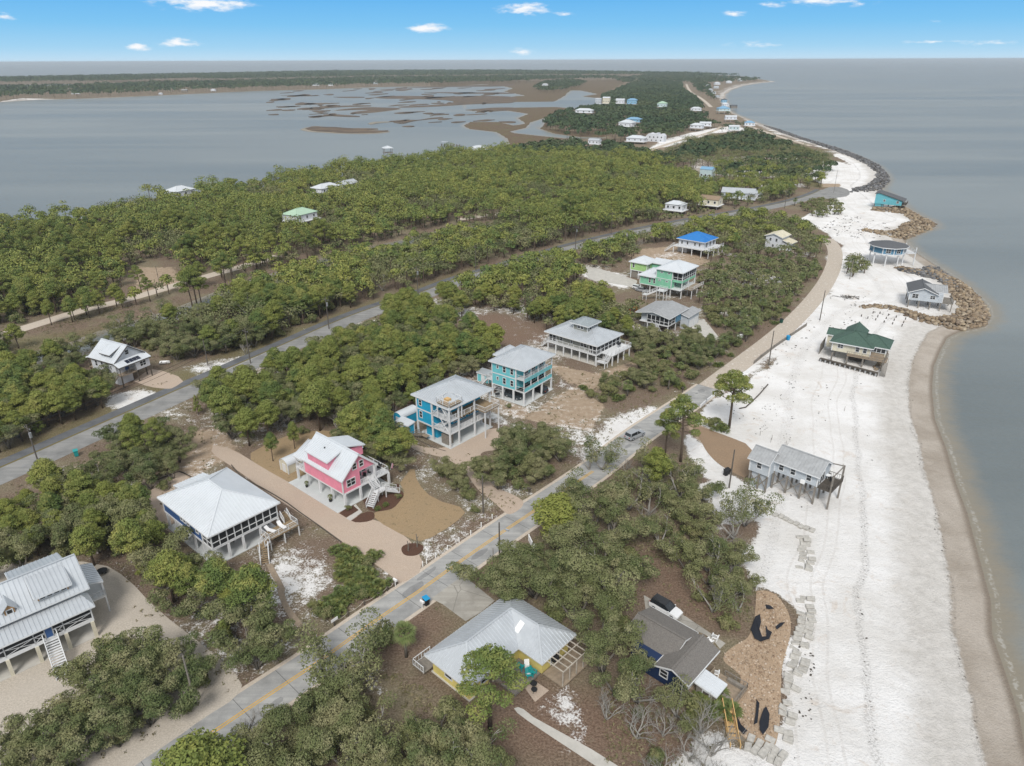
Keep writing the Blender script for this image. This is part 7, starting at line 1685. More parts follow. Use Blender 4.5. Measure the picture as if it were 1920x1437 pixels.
# remaining pines, oaks and bushes behind: one mass
def bake(items, name, leafm, barkm=None):
    qs, tn, st = [], [], []
    for (x, y, z, hgt, wid, dens, size, seed) in items:
        r = np.random.default_rng(seed); n = dens
        if n >= 140:      # several boughs per crown
            nb_ = 9; ca = r.uniform(0, 6.28, nb_); cr = wid * r.uniform(.2, .68, nb_); cr[0] = 0; cz = hgt * (.88 - .42 * (cr / wid)) * r.uniform(.72, 1.06, nb_); br = wid * r.uniform(.40, .60, nb_); cr[1] *= .3; cz[1] = hgt * .62; br[1] = wid * .78
            w_i = r.integers(0, nb_, n); d = unit(n, r); d[:, 2] = np.where(d[:, 2] < -.1, -d[:, 2], d[:, 2])
            p = np.stack([x + np.cos(ca[w_i]) * cr[w_i], y + np.sin(ca[w_i]) * cr[w_i], z + cz[w_i]], 1) + d * (br[w_i] * r.uniform(.75, 1.05, n))[:, None] * np.array([1, 1, .68])
            nn = d + unit(n, r) * .55; nn /= np.linalg.norm(nn, axis=1, keepdims=True)
            qs.append(cards(p, nn, size, .7, r)); tn.append(np.full(n, (seed * .6180339) % 1))
            a = np.array([[x - .2, y, z], [x + .2, y, z], [x + .12, y, z + hgt * .75], [x - .12, y, z + hgt * .75]]); qs.append(a[None]); tn.append(np.zeros(1)); st += [np.zeros(n), np.ones(1)]; continue
        d = unit(n, r); d[:, 2] = np.abs(d[:, 2]) * .95 - .1
        lob = .82 + .18 * np.sin(d[:, 0] * 5 + seed) * np.sin(d[:, 1] * 5 + seed * 1.7) + r.uniform(-.12, .12, n)
        c = np.array([x, y, z + hgt * .62]); p = c + d * np.array([wid, wid, hgt * .38]) * lob[:, None]
        nn = d + unit(n, r) * .5; nn /= np.linalg.norm(nn, axis=1, keepdims=True)
        qs.append(cards(p, nn, size, .75, r)); tn.append(np.full(n, (seed * .6180339) % 1)); st.append(np.zeros(n))
        if barkm is None and hgt > 3:   # stem
            a = np.array([[x - .18, y, z], [x + .18, y, z], [x + .14, y, z + hgt * .7], [x - .14, y, z + hgt * .7]]); qs.append(a[None]); tn.append(np.zeros(1)); st.append(np.ones(1))
    me = quads_mesh(name, np.concatenate(qs), leafm, np.concatenate(tn), np.concatenate(st))
    o = bpy.data.objects.new(name, me); COL.objects.link(o); return o
items = {'pine': [], 'oak': []}
for i in MIDSTUFF:
    x, y, k, sc, lab, words, wide, z = TREES[i]; uh = KINDS[k][2]; hgt = sc * uh
    g = 'pine' if k in ('pine', 'ypine', 'slash') else 'oak'
    items[g].append((x, y, 0, hgt, hgt * (.40 if g == 'pine' else .62), 380 if g == 'pine' else 150, .50 if g == 'pine' else .42, i))
print('trees: individual', len(individual), 'mass', {k: len(v) for k, v in items.items()}, {k: len(v) for k, v in by.items()})
if items['pine']: props(bake(items['pine'], 'pine_woods', L_PINE), kind='stuff', label='dense pine wood stretching back from the highway to the bay')
if items['oak']: props(bake(items['oak'], 'oak_scrub', L_OAK), kind='stuff', label='dense oak and palmetto scrub filling gaps between the pines')
# far woods: across the creek, the cape and the opposite shore
def farzone(pts, spacing, hmin, hmax, zc=4., wf=.62, dens=26, grow=1.):
    poly = P2(pts, zc); x, y = scatter(poly, spacing); ok = shore_dist(x, y) > 5
    for pts_, w_ in ((P2([(1287, 158), (1290, 166), (1297, 175), (1314, 184), (1325, 193), (1333, 201), (1352, 236)]), 16), (P2([(1215, 283), (1272, 264), (1345, 244)]), 9)): ok &= line_dist(pts_, x, y) > w_
    for poly_, m_ in KEEP: ok &= poly_sdf(poly_, x, y, 40) < -m_
    x, y = x[ok], y[ok]; hh = rng.uniform(hmin, hmax, len(x)); ok = view_mask(x, y, hh); x, y, hh = x[ok], y[ok], hh[ok]
    return [(a, b, 0, h_, h_ * wf * rng.uniform(.8, 1.2), dens, h_ * .2, int(1000 + q)) for q, (a, b, h_) in enumerate(zip(x, y, hh))]
F = []
F += farzone([(945, 284), (1000, 268), (1080, 262), (1110, 272), (1160, 268), (1215, 282), (1245, 290), (1230, 304), (1130, 290)], 9, 6, 9, dens=60)
F += farzone([(1020, 246), (1012, 238), (1030, 218), (1080, 206), (1120, 202), (1130, 192), (1128, 180), (1150, 172), (1180, 158), (1230, 152), (1280, 156), (1285, 172), (1310, 190), (1335, 215), (1345, 236), (1300, 250), (1250, 266), (1190, 262), (1150, 256), (1060, 252)], 11, 7, 11, dens=44)
F += farzone([(1015, 172), (1000, 166), (1020, 155), (1060, 151), (1100, 153), (1090, 160), (1060, 170)], 20, 9, 14, dens=26)
F += farzone([(1180, 158), (1150, 150), (1220, 141), (1290, 141), (1390, 147), (1424, 149.5), (1420, 151.5), (1380, 154), (1330, 156), (1320, 163), (1300, 160), (1290, 157), (1280, 156)], 24, 10, 15, dens=22)
F += farzone([(1295, 158), (1330, 158), (1335, 172), (1342, 186), (1345, 194), (1325, 188), (1305, 172)], 16, 7, 11, dens=24)
F += farzone([(1090, 208), (1080, 204), (1120, 198), (1200, 196), (1200, 205)], 12, 6, 9, dens=30)
F += farzone([(-120, 196), (0, 189), (60, 185), (200, 180.5), (480, 169), (600, 166), (700, 162.5), (860, 159), (960, 155.5), (1010, 152), (1090, 150), (1180, 149), (1150, 146), (1000, 145), (700, 148), (480, 154.5), (370, 157), (260, 159), (140, 164), (0, 166), (-120, 170)], 25, 13, 19, dens=20)
F += farzone([(-160, 163), (0, 157), (140, 156), (260, 153.5), (480, 150), (700, 145), (1000, 142.5), (1200, 142), (1390, 144.5), (1290, 140), (1100, 136.5), (960, 134.6), (800, 134.6), (600, 136), (480, 139), (240, 144), (0, 149), (-160, 155)], 27, 15, 21, dens=18, wf=1.0)
F += farzone([(1222, 302), (1262, 285), (1300, 264), (1400, 250), (1450, 260), (1480, 268), (1470, 278), (1400, 285), (1350, 280), (1320, 292), (1260, 305)], 8.5, 5, 8.5, dens=64)
F += farzone([(1480, 270), (1530, 284), (1565, 302), (1555, 318), (1500, 322), (1450, 312), (1400, 305), (1400, 292), (1450, 290)], 9.5, 4.5, 7.5, dens=64)
F += farzone([(1300, 312), (1400, 303), (1500, 318), (1540, 330), (1510, 334), (1400, 330), (1330, 330)], 9.5, 5, 8, dens=64)
F += farzone([(1340, 208), (1365, 208), (1378, 222), (1400, 232), (1440, 250), (1400, 250), (1350, 240), (1335, 220)], 13, 4, 7, dens=30)
print('far trees', len(F))
props(bake(F, 'far_woods', L_FAR), kind='stuff', label='distant coastal forest on the cape and the opposite bay shore')
# hedge
hp = at(520, 1437); hq = at(665, 1330); a_ = math.atan2(hq[1] - hp[1], hq[0] - hp[0]); L_ = math.hypot(hq[0] - hp[0], hq[1] - hp[1])
hb = thing('hedge', 'long clipped green hedge at the foot of the view', 'hedge', (hp[0], hp[1], 0), a_)
r = np.random.default_rng(5); n = 5200; px_ = r.uniform(-2, L_, n); side = r.integers(0, 3, n); w_ = .62; h_ = 1.75
pos = np.stack([px_, np.where(side == 0, -w_, np.where(side == 1, w_, r.uniform(-w_, w_, n))) + r.normal(0, .06, n), np.where(side == 2, h_, r.uniform(.1, h_, n)) + r.normal(0, .05, n)], 1)
nr_ = np.stack([np.zeros(n), np.where(side == 0, -1., np.where(side == 1, 1., 0.)), np.where(side == 2, 1., 0.)], 1) + unit(n, r) * .6
nr_ /= np.linalg.norm(nr_, axis=1, keepdims=True)
c = bpy.data.objects.new('foliage', quads_mesh('foliage', cards(pos, nr_, .2, .7, r), L_HEDGE)); COL.objects.link(c); c.parent = hb
MB().box(-2, -.5, 0, L_, .5, 1.65).make('inner_branches', BARKO, hb)
# dry grass tufts, fallen twigs and seedlings between the trees: nobody could count them
TUFT = leaf_mat('dry_grass_and_seedlings', (.20, .17, .09), (.13, .13, .06), (.30, .25, .16), .9, .6)
def tufts(pts, n, seed, hmin, hmax):
    P = np.array(P2(pts)); r = np.random.default_rng(seed); x = r.uniform(P[:, 0].min(), P[:, 0].max(), n * 4); y = r.uniform(P[:, 1].min(), P[:, 1].max(), n * 4)
    cl = np.sin(x * .31 + seed) * np.cos(y * .27) + np.sin(x * .9 + y * .7) * .5 + r.uniform(-.9, .9, len(x)); k = (poly_sdf(P, x, y) > 0) & (cl > 0) & free_mask(x, y, -.6); x, y = x[k][:n], y[k][:n]
    q = []; t = []
    for j in range(5):
        c = np.stack([x + r.normal(0, .14, len(x)), y + r.normal(0, .14, len(x)), r.uniform(.02, 1, len(x)) * r.uniform(hmin, hmax, len(x))], 1)
        nn = unit(len(x), r); nn[:, 2] = np.abs(nn[:, 2]); q.append(cards(c, nn, .26, .55, r)); t.append((np.arange(len(x)) * .618) % 1)
    return np.concatenate(q), np.concatenate(t)
Q_, T_ = [], []
for i, (pts, n) in enumerate((([(0, 860), (430, 680), (900, 510), (1250, 470), (1540, 470), (1500, 600), (1300, 760), (1130, 870), (940, 1000), (640, 1230), (300, 1437), (0, 1437)], 9000),
        ([(1000, 1010), (1200, 870), (1330, 930), (1420, 1100), (1400, 1180), (1340, 1200), (1340, 1437), (560, 1437), (640, 1260), (860, 1110)], 4200), ([(0, 600), (330, 560), (620, 590), (440, 670), (0, 860)], 3000))):
    a, b = tufts(pts, n, 50 + i, .04, .35); Q_.append(a); T_.append(b)
o = bpy.data.objects.new('dry_grass', quads_mesh('dry_grass', np.concatenate(Q_), TUFT, np.concatenate(T_))); COL.objects.link(o); props(o, 'dry grass tufts, twigs and seedlings on the open ground', kind='stuff')
# ---------------------------------------------------------------- street furniture, vehicles and small things
def height_to(u, v, bx, by):
    lo, hi = 0., 30.
    for _ in range(40):
        m_ = (lo + hi) / 2; f = by * math.cos(PITCH) + (CAM_H - m_) * math.sin(PITCH)
        vv = 718.5 - FPX * (by * math.sin(PITCH) - (CAM_H - m_) * math.cos(PITCH)) / f
        if vv > v: lo = m_
        else: hi = m_
    return m_
POLES = []
def pole(bu, bv, tv, label, arm=True, box=False, lamp=False, m=POLEW, r_=.15, hmin=0):
    x, y, _ = at(bu, bv); hh = max(hmin, min(12.5, height_to(bu, tv, x, y)))
    t = thing('utility_pole', label, 'utility pole', (x, y, 0), math.radians(-35), 'timber utility poles')
    MB().tube([(0, 0, 0), (0, 0, hh)], [r_, r_ * .7], 8).make('shaft', m, t)
    if arm: MB().box(-1.1, -.06, hh - .9, 1.1, .06, hh - .76).make('crossarm', m, t); k = MB(); [k.tube([(a, 0, hh - .76), (a, 0, hh - .55)], [.06, .04], 6) for a in (-1, 0, 1)]; k.make('insulators', STEEL, t)
    if box: MB().tube([(.38, 0, hh - 2.6), (.38, 0, hh - 1.6)], [.25, .25], 10).make('transformer', STEEL, t)
    if lamp: k = MB(); k.beam((0, 0, hh - 1), (1.3, 0, hh - .7), .06); k.box(1.1, -.14, hh - .8, 1.7, .14, hh - .66); k.make('lamp_arm', STEEL, t)
    POLES.append((x, y, hh)); return t
hw = [(-160, 985, 948, 'beyond the left edge'), (76, 880, 832, 'at the gravel turn-off, nearest the camera on the highway'), (470, 682, 650, 'opposite the white gabled house'), (617, 617, 588, 'first in the row after the white gabled house'), (784, 553, 525, 'second in the row after the white gabled house'),
      (892, 508, 484, 'third in the row after the white gabled house'), (1079, 467, 447, 'at the far bend, nearer one'), (1146, 439, 421, 'at the far bend, farther one'), (1290, 417, 403, 'in front of the cream cottage with the tan roof')]
for i, (u, v, tv, w_) in enumerate(hw): pole(u, v, tv, 'utility pole on the highway verge ' + w_, box=i in (1, 3, 4, 6), hmin=9.5)
hp_ = POLES[:]
for j, (off, dz) in enumerate(((-.9, -.55), (0, -.1), (.9, -.55))):
    k = MB()
    for (x0, y0, h0), (x1, y1, h1) in zip(hp_, hp_[1:]):
        ca, sa = math.cos(math.radians(-35)) * off, math.sin(math.radians(-35)) * off; pts = []
        for s_ in range(9): t = s_ / 8; pts.append((x0 + (x1 - x0) * t + ca, y0 + (y1 - y0) * t + sa, h0 + (h1 - h0) * t + dz - 4 * t * (1 - t) * 1.3))
        k.tube(pts, [.035] * 9, 3, False)
    o = k.make('power_line', BLACK); props(o, ['power line strung along the highway poles on the bay side', 'middle power line strung along the highway poles', 'power line strung along the highway poles on the beach side'][j], 'power line', 'power lines along the highway')
pole(1474 - 3, 391, 359, 'utility pole at the far end of the highway by the palms'); pole(1563, 362, 316, 'thin pole at the very end of the highway', arm=False, r_=.09)
pole(1593, 524, 489, 'pale pole with a lamp beside the dirt road scrub', arm=False, lamp=True, m=GREYW); pole(1537, 601, 547, 'timber pole in the sand beside the dirt road, up the beach', arm=False); pole(1441, 685, 622, 'timber pole in the sand at the bend of the dirt road', arm=False)
pole(1367, 915, 845, 'timber pole beside the raked brown sand', arm=False); pole(906, 962, 892, 'dark pole at the mouth of the gravel yard', arm=False); pole(937, 1066, 980, 'dark pole with a street lamp beside the beach road', arm=False, lamp=True)
pole(366, 1320, 1228, 'grey pole among the oaks in the gravel lot', arm=False, m=GREYW); pole(925, 1064, 1028, 'thin grey post left of the street lamp pole', arm=False, r_=.07, m=GREYW); pole(390, 686, 634, 'broken timber pole beside the driveway of the white gabled house', arm=False); pole(299, 533, 497, 'slim pole at the edge of the sandy clearing', arm=False, r_=.1)

TYRE = BLACK; 
def car(anchor, rz, label, paint, roof=None, L=4.6, W=1.85, Hh=1.65, suv=True):
    t = thing('parked_car', label, 'car', anchor, rz, 'parked cars')
    hw_, hl = W / 2, L / 2; rear = -.93 if suv else -.62
    sec = [(-hl, .45, .80, .86), (-hl + .12, .36, 1.0, .95), (-hl * .62, .30, 1.04, 1.), (0, .28, 1.0, 1.), (hl * .42, .28, .98, 1.), (hl * .80, .32, .86, .97), (hl - .04, .42, .72, .86)]
    mb = MB(); rings = []
    for x, z0, z1, s_ in sec: rings.append([(x, -hw_ * s_, z0), (x, -hw_ * s_, (z0 + z1) / 2 + .05), (x, -hw_ * s_ * .93, z1), (x, hw_ * s_ * .93, z1), (x, hw_ * s_, (z0 + z1) / 2 + .05), (x, hw_ * s_, z0)])
    def loft(rings):
        m_ = MB(); n = len(rings[0])
        for r_ in rings: m_.v += r_
        for i in range(len(rings) - 1):
            for j in range(n): a = i * n + j; b = i * n + (j + 1) % n; m_.f.append((a, b, b + n, a + n))
        m_.f.append(tuple(range(n - 1, -1, -1))); k_ = (len(rings) - 1) * n; m_.f.append(tuple(range(k_, k_ + n))); return m_
    loft(rings).make('body', paint, t, False)
    zr = Hh - .06
    g = [[(hl * .46, -hw_ * .90, 1.0), (hl * .46, hw_ * .90, 1.0), (hl * .46, hw_ * .88, 1.02), (hl * .46, -hw_ * .88, 1.02)],
         [(hl * .08, -hw_ * .91, 1.0), (hl * .08, hw_ * .91, 1.0), (hl * .08, hw_ * .76, zr), (hl * .08, -hw_ * .76, zr)],
         [(hl * rear + .25, -hw_ * .91, 1.0), (hl * rear + .25, hw_ * .91, 1.0), (hl * rear + .25, hw_ * .76, zr), (hl * rear + .25, -hw_ * .76, zr)],
         [(hl * rear, -hw_ * .89, 1.0), (hl * rear, hw_ * .89, 1.0), (hl * rear + .02, hw_ * .80, 1.12), (hl * rear + .02, -hw_ * .80, 1.12)]]
    loft(g).make('glasshouse', GLASS, t)
    rf = MB(); rf.slab([(hl * .10, -hw_ * .75, zr + .05), (hl * .10, hw_ * .75, zr + .05), (hl * rear + .2, hw_ * .75, zr + .04), (hl * rear + .2, -hw_ * .75, zr + .04)], .06)
    for s_ in (-1, 1): rf.beam((hl * .45, s_ * hw_ * .86, 1.02), (hl * .09, s_ * hw_ * .77, zr), .07); rf.beam((hl * rear + .08, s_ * hw_ * .86, 1.05), (hl * rear + .28, s_ * hw_ * .77, zr), .12); rf.beam((-.1, s_ * hw_ * .915, 1.0), (-.1, s_ * hw_ * .78, zr), .07)
    rf.make('roof', roof or paint, t)
    for sx in (-.60, .62):
        for sy in (-1, 1):
            a = MB(); c = []; n = 14; r_ = .35
            a.tube([(hl * sx, sy * (hw_ - .2), r_), (hl * sx, sy * (hw_ + .015), r_)], [r_, r_], n); w_ = a.make('wheel', TYRE, t)
            MB().tube([(hl * sx, sy * (hw_ + .01), r_), (hl * sx, sy * (hw_ + .03), r_)], [r_ * .62, r_ * .55], 10).make('rim', STEEL, w_)
    for sy in (-.62, .62): MB().box(hl - .12, sy * hw_ - .18, .62, hl - .02, sy * hw_ + .18, .74).make('headlight', WPLAST, t); MB().box(-hl - .01, sy * hw_ - .14, .72, -hl + .1, sy * hw_ + .14, .9).make('tail_light', mat('red_lens', (.35, .02, .02), .3), t)
    for sy in (-1, 1): MB().box(hl * .36, sy * (hw_ + .02) - .08, .98, hl * .36 + .14, sy * (hw_ + .02) + .08, 1.12).make('wing_mirror', paint, t)
    KEEP.append(([(anchor[0] - 2, anchor[1] - 2), (anchor[0] + 2, anchor[1] - 2), (anchor[0] + 2, anchor[1] + 2), (anchor[0] - 2, anchor[1] + 2)], .5))
PW = mat('white_car_paint', (.72, .73, .74), .25, .04, spec=.6); PS = mat('silver_car_paint', (.42, .44, .46), .3, .06, metal=.4); PB = mat('black_car_paint', (.015, .016, .018), .2, .1, spec=.6); PG = mat('dark_blue_grey_car_paint', (.055, .07, .08), .3, .1, metal=.3)
car(gp('C1', 410, 330), math.radians(-43), 'white crossover with black roof parked beside the brown shingled house', PW, PB)
car(gp('B4', 42, 500), math.radians(40), 'silver station wagon parked on the beach road near the two tall pines', PS, L=4.8)
car(gp('B1', 935, 775, .1), math.radians(-37), 'dark grey off-roader parked under the turquoise house', PG, L=4.6, Hh=1.75)
car(gp('B1', 1128, 728, .1), math.radians(143), 'black car under the turquoise house, seaward side', PB, L=4.4)
car(gp('B2', 745, 880), math.radians(-36), 'silver sedan parked under the mint green house, drive side', PS, L=4.8, Hh=1.5, suv=False)
car(gp('B2', 700, 855), math.radians(-36), 'white hatchback parked under the mint green house, behind the silver sedan', PW, L=4.3, Hh=1.5)
car(gp('A4', 358, 955), math.radians(-30), 'black sedan beside the small white cottage', PB, L=4.8, Hh=1.5, suv=False)
def boat(anchor, rz, label, L=4.2):
    t = thing('rowing_boat', label, 'boat', anchor, rz); n = 8; rings = []
    for i in range(n + 1):
        s_ = i / n; w_ = .75 * math.sin(math.pi * (.15 + .85 * s_) ** .8) ** .6 if s_ < 1 else .04; x = L / 2 - s_ * L if False else -L / 2 + s_ * L
        w_ = .72 * (1 - s_ ** 3) + .03; rings.append([(x, -w_, .62 + .15 * s_ ** 2), (x, -w_ * .7, .22), (x, 0, .12 + .2 * s_ ** 3), (x, w_ * .7, .22), (x, w_, .62 + .15 * s_ ** 2), (x, w_ * .85, .55), (x, 0, .3), (x, -w_ * .85, .55)])
    mb = MB()
    for r_ in rings: mb.v += r_
    for i in range(n):
        for j in range(8): a = i * 8 + j; b = i * 8 + (j + 1) % 8; mb.f.append((a, b, b + 8, a + 8))
    mb.f.append(tuple(range(7, -1, -1))); mb.make('hull', WPLAST, t)
    for x in (-.9, .4): MB().box(x, -.6, .46, x + .25, .6, .5).make('thwart', GREYW, t)
boat(gp('B1', 815, 722, .12), math.radians(-37), 'white dinghy stored under the turquoise house'); boat(gp('C4', 48, 715), math.radians(-60), 'small upturned white boat behind the white gabled house', 3.0)
boat(gp('C4', 1080, 592), math.radians(10), 'faded green-white skiff on the litter right of the white gabled house', 2.6)

def bin_(anchor, rz, label, body, lid, s=1.):
    t = thing('wheelie_bin', label, 'trash bin', anchor, rz, 'household trash bins'); k = MB(); k.add([(-.25, -.28, .08), (.25, -.28, .08), (.25, .22, .08), (-.25, .22, .08), (-.31, -.36, 1.0), (.31, -.36, 1.0), (.31, .32, 1.0), (-.31, .32, 1.0)], [(0, 3, 2, 1), (4, 5, 6, 7), (0, 1, 5, 4), (1, 2, 6, 5), (2, 3, 7, 6), (3, 0, 4, 7)])
    k.make('body', body, t); k = MB(); k.slab([(-.34, -.42, 1.04), (.34, -.42, 1.04), (.34, .36, 1.12), (-.34, .36, 1.12)], .06); k.tube([(-.3, .42, 1.06), (.3, .42, 1.06)], [.03, .03], 6); k.make('lid', lid, t)
    for x in (-.27, .27): MB().tube([(x - .03, .26, .12), (x + .03, .26, .12)], [.12, .12], 10).make('wheel', BLACK, t)
    t.scale = (s, s, s)
bin_(gp('C5', 690, 745), .6, 'teal trash bin standing at the gravel turn-off by the highway', TEALP, TEALP, 1.25); bin_(gp('C3', 1147, 835), .7, 'trash bin with bright blue lid beside the white mailbox', BLACK, BLUEP, 1.2)
bin_(gp('D6', 276, 150), .4, 'dark green trash bin on the dirt road verge', mat('dark_green_plastic', (.02, .09, .07), .5), BLACK, 1.2); bin_(gp('D6', 318, 255), .4, 'blue trash bin against the low guard wall', BLUEP, BLUEP, 1.2)
bin_(gp('B4', 752, 800), .2, 'black trash bin beside the pole on the white sand', BLACK, BLACK, 1.1); bin_(gp('B4', 768, 790), .5, 'second black trash bin beside the pole on the white sand, nearer the brown sand', BLACK, BLACK, 1.1)
def mailbox(anchor, rz, label, m=WPLAST):
    t = thing('mailbox', label, 'mailbox', anchor, rz); MB().box(-.05, -.05, 0, .05, .05, 1.1).make('post', m, t); k = MB(); k.box(-.14, -.42, 1.1, .14, .3, 1.32)
    k.tube([(0, -.42, 1.32), (0, .3, 1.32)], [.14, .14], 12); k.make('box', m, t); MB().beam((0, 0, .7), (0, -.3, 1.1), .06).make('brace', m, t)
mailbox(gp('C3', 1112, 868), .9, 'white mailbox beside the blue-lidded trash bin'); mailbox(gp('C3', 870, 670), .9, 'pale mailbox at the pink house driveway end'); mailbox(gp('C2', 1205, 800), .9, 'dark mailbox on the shoulder near the gravel yard mouth', DARKW)
mailbox(gp('B4', 415, 155), .4, 'dark mailbox on the road verge above the palmettos', DARKW)
t = thing('house_sign', 'small white house-number board on a dark post by the beach road', 'sign', gp('C3', 322, 1025), .9); MB().box(-.07, -.07, 0, .07, .07, 1.1).make('post', DARKW, t); MB().box(-.5, -.12, .9, .6, -.07, 1.35).make('board', WPLAST, t)
t = thing('yard_sign', 'white board sign on two posts where the dirt road begins', 'sign', gp('D6', 20, 262), .3); [MB().box(x - .05, -.05, 0, x + .05, .05, 2.2).make('post', GREYW, t) for x in (-.7, .7)]; MB().box(-.9, -.09, .9, .9, -.05, 2.1).make('board', WPLAST, t)

# rope fence posts on both sides of the pink house driveway
RPOST = {}
def fence_run(plate, pts, m, r_=.09, hh=.85, word='', sag=True):
    P = [gp(plate, a, b) for a, b in pts]
    for i, p in enumerate(P):
        t = thing('bollard', f'{word} rope-fence post, {["first","second","third","fourth","fifth","sixth","seventh","eighth","ninth","tenth","eleventh"][i]} from the driveway mouth', 'post', p, 0, 'rope fence posts'); MB().tube([(0, 0, 0), (0, 0, hh)], [r_, r_], 8).make('shaft', m, t); MB().tube([(0, 0, hh), (0, 0, hh + .05)], [r_ * 1.15, r_ * .6], 8).make('cap', m, t)
    if sag:
        k = MB()
        for a, b in zip(P, P[1:]): k.tube([(a[0] + (b[0] - a[0]) * s_ / 6, a[1] + (b[1] - a[1]) * s_ / 6, hh - .12 - 4 * .3 * (s_ / 6) * (1 - s_ / 6)) for s_ in range(7)], [.03] * 7, 4, False)
        props(k.make('rope', ROPE), f'sagging rope joining the {word} posts', 'rope')
fence_run('C3', [(1115, 490), (1150, 468), (1230, 412), (1338, 342), (1441, 272), (1546, 208), (1640, 135), (1738, 62)], WPLAST, word='white')
fence_run('C3', [(877, 655), (857, 672), (798, 712), (711, 768), (590, 838), (446, 940), (322, 1015)], DARKW, word='dark')
# timber edging beside the drive and gravel yards
def edging(plate, pts, label, m=DARKW, w=.16, hh=.14):
    P = [gp(plate, a, b) for a, b in pts]; k = MB()
    for a, b in zip(P, P[1:]): k.beam((a[0], a[1], hh / 2), (b[0], b[1], hh / 2), w, hh)
    props(k.make('timber_edging', m), label, 'edging')
edging('B6', [(820, 120), (900, 215), (1000, 285), (1120, 345), (1260, 425), (1380, 500), (1500, 590), (1700, 730), (1920, 890)], 'dark timber edging between the navy house lot and the gravel driveway')
edging('B6', [(-20, 300), (120, 255), (300, 185), (345, 200), (420, 240)], 'dark timber edging round the gravel behind the navy house')
edging('B1', [(170, 1100), (250, 1140), (330, 1175), (400, 1195)], 'dark edging strip in front of the bright cyan house', hh=.06)
edging('B4', [(860, 280), (910, 270), (960, 225), (1020, 165), (1085, 90)], 'half-buried dark timber line in the white sand', w=.22, hh=.2)
def lowwall(plate, pts, label, m, hh, w=.16, name='guard_wall'):
    P = [gp(plate, a, b) for a, b in pts]; k = MB()
    for a, b in zip(P, P[1:]): k.beam((a[0], a[1], hh / 2), (b[0], b[1], hh / 2), w, hh)
    t = thing(name, label, 'low wall', (0, 0, 0)); k.make('panel', m, t); q = MB()
    for a, b in zip(P, P[1:]):
        L_ = math.hypot(b[0] - a[0], b[1] - a[1]); n = max(1, int(L_ / 1.8))
        for i in range(n + 1): x, y = a[0] + (b[0] - a[0]) * i / n, a[1] + (b[1] - a[1]) * i / n; q.box(x - .09, y - .09, 0, x + .09, y + .09, hh + .1)
    o = q.make('posts', m, t); o['kind'] = 'stuff'
lowwall('B4', [(556, 270), (600, 230), (680, 168)], 'low pale barrier at the sand edge below the beach road', WPLAST, .75); lowwall('B4', [(800, 72), (850, 50), (880, 15), (935, 0)], 'low pale barrier further up the sand edge', WPLAST, .75)
lowwall('D6', [(110, 400), (150, 365), (230, 305), (330, 235), (430, 168)], 'dark low timber guard wall along the dirt road', GREYW, .8)
lowwall('C2', [(1205, 1215), (1240, 1290), (1288, 1330)], 'white slatted garden fence under the oaks by the beach road', WPLAST, 1.1, name='garden_fence'); lowwall('C2', [(1030, 1420), (1080, 1350), (1185, 1392)], 'white slatted garden fence beside the second driveway', WPLAST, 1.0, name='garden_fence')

def chair(anchor, rz, label, m):
    t = thing('adirondack_chair', label, 'garden chair', anchor, rz, 'adirondack chairs')
    MB().slab([(-.3, -.32, .38), (.3, -.32, .38), (.3, .28, .26), (-.3, .28, .26)], .04).make('seat', m, t); k = MB()
    for i in range(5): x = -.26 + i * .13; k.slab([(x - .055, .2, .3), (x + .055, .2, .3), (x + .06, .52, 1.02 + .05 * (2 - abs(i - 2))), (x - .06, .52, 1.02 + .05 * (2 - abs(i - 2)))], .03)
    k.make('backrest', m, t)
    for s_ in (-1, 1): MB().box(s_ * .38 - .07, -.36, .52, s_ * .38 + .07, .34, .56).make('armrest', m, t); k = MB(); k.box(s_ * .33 - .03, -.34, 0, s_ * .33 + .03, -.26, .52); k.make('leg', m, t); MB().beam((s_ * .33, .05, .3), (s_ * .33, .45, 0), .06, .1).make('leg', m, t)
TURQP = mat('turquoise_chair_paint', (.02, .38, .38), .5)
chair(gp('C1', 725, 555), 2.2, 'white adirondack chair on the concrete beside the brown shingled house', WPLAST); chair(gp('C1', 765, 525), 2.6, 'second white adirondack chair on that concrete, further from the roof', WPLAST)
chair(gp('C1', 715, 815, .45), 1.2, 'white adirondack chair on the timber deck, by the privacy screen', WPLAST); chair(gp('C1', 745, 825, .45), 2.0, 'white adirondack chair on the timber deck, middle of three', WPLAST); chair(gp('C1', 768, 780, .45), 2.8, 'white adirondack chair on the timber deck, seaward of three', WPLAST)
chair(gp('B8', 1035, 830, .35), 2.6, 'turquoise chair on the patio nearest the yellow wall', TURQP); chair(gp('B8', 1110, 905, .35), .4, 'turquoise chair on the patio edge, left of its twin', TURQP); chair(gp('B8', 1145, 885, .35), .9, 'turquoise chair on the patio edge, right of its twin', TURQP)
p = gp('B8', 1097, 850, .36); lounger(p[0], p[1], p[2], .1, 'white sun lounger on the yellow house patio'); 
sheet('stone_pad', GRAVT, G2('B8', [(1070, 1005), (1165, 1135), (1290, 1030), (1160, 945)]), .05, False, .05)
def firebowl(anchor, label, r_=.45):
    t = thing('fire_bowl', label, 'fire bowl', anchor, 0); k = MB(); k.tube([(0, 0, .28), (0, 0, .34), (0, 0, .5)], [r_ * .4, r_ * .75, r_], 14); k.make('bowl', BLACK, t)
    for i in range(3): a = i * 2.1; MB().beam((math.cos(a) * r_ * .7, math.sin(a) * r_ * .7, 0), (math.cos(a) * r_ * .5, math.sin(a) * r_ * .5, .35), .05).make('leg', BLACK, t)
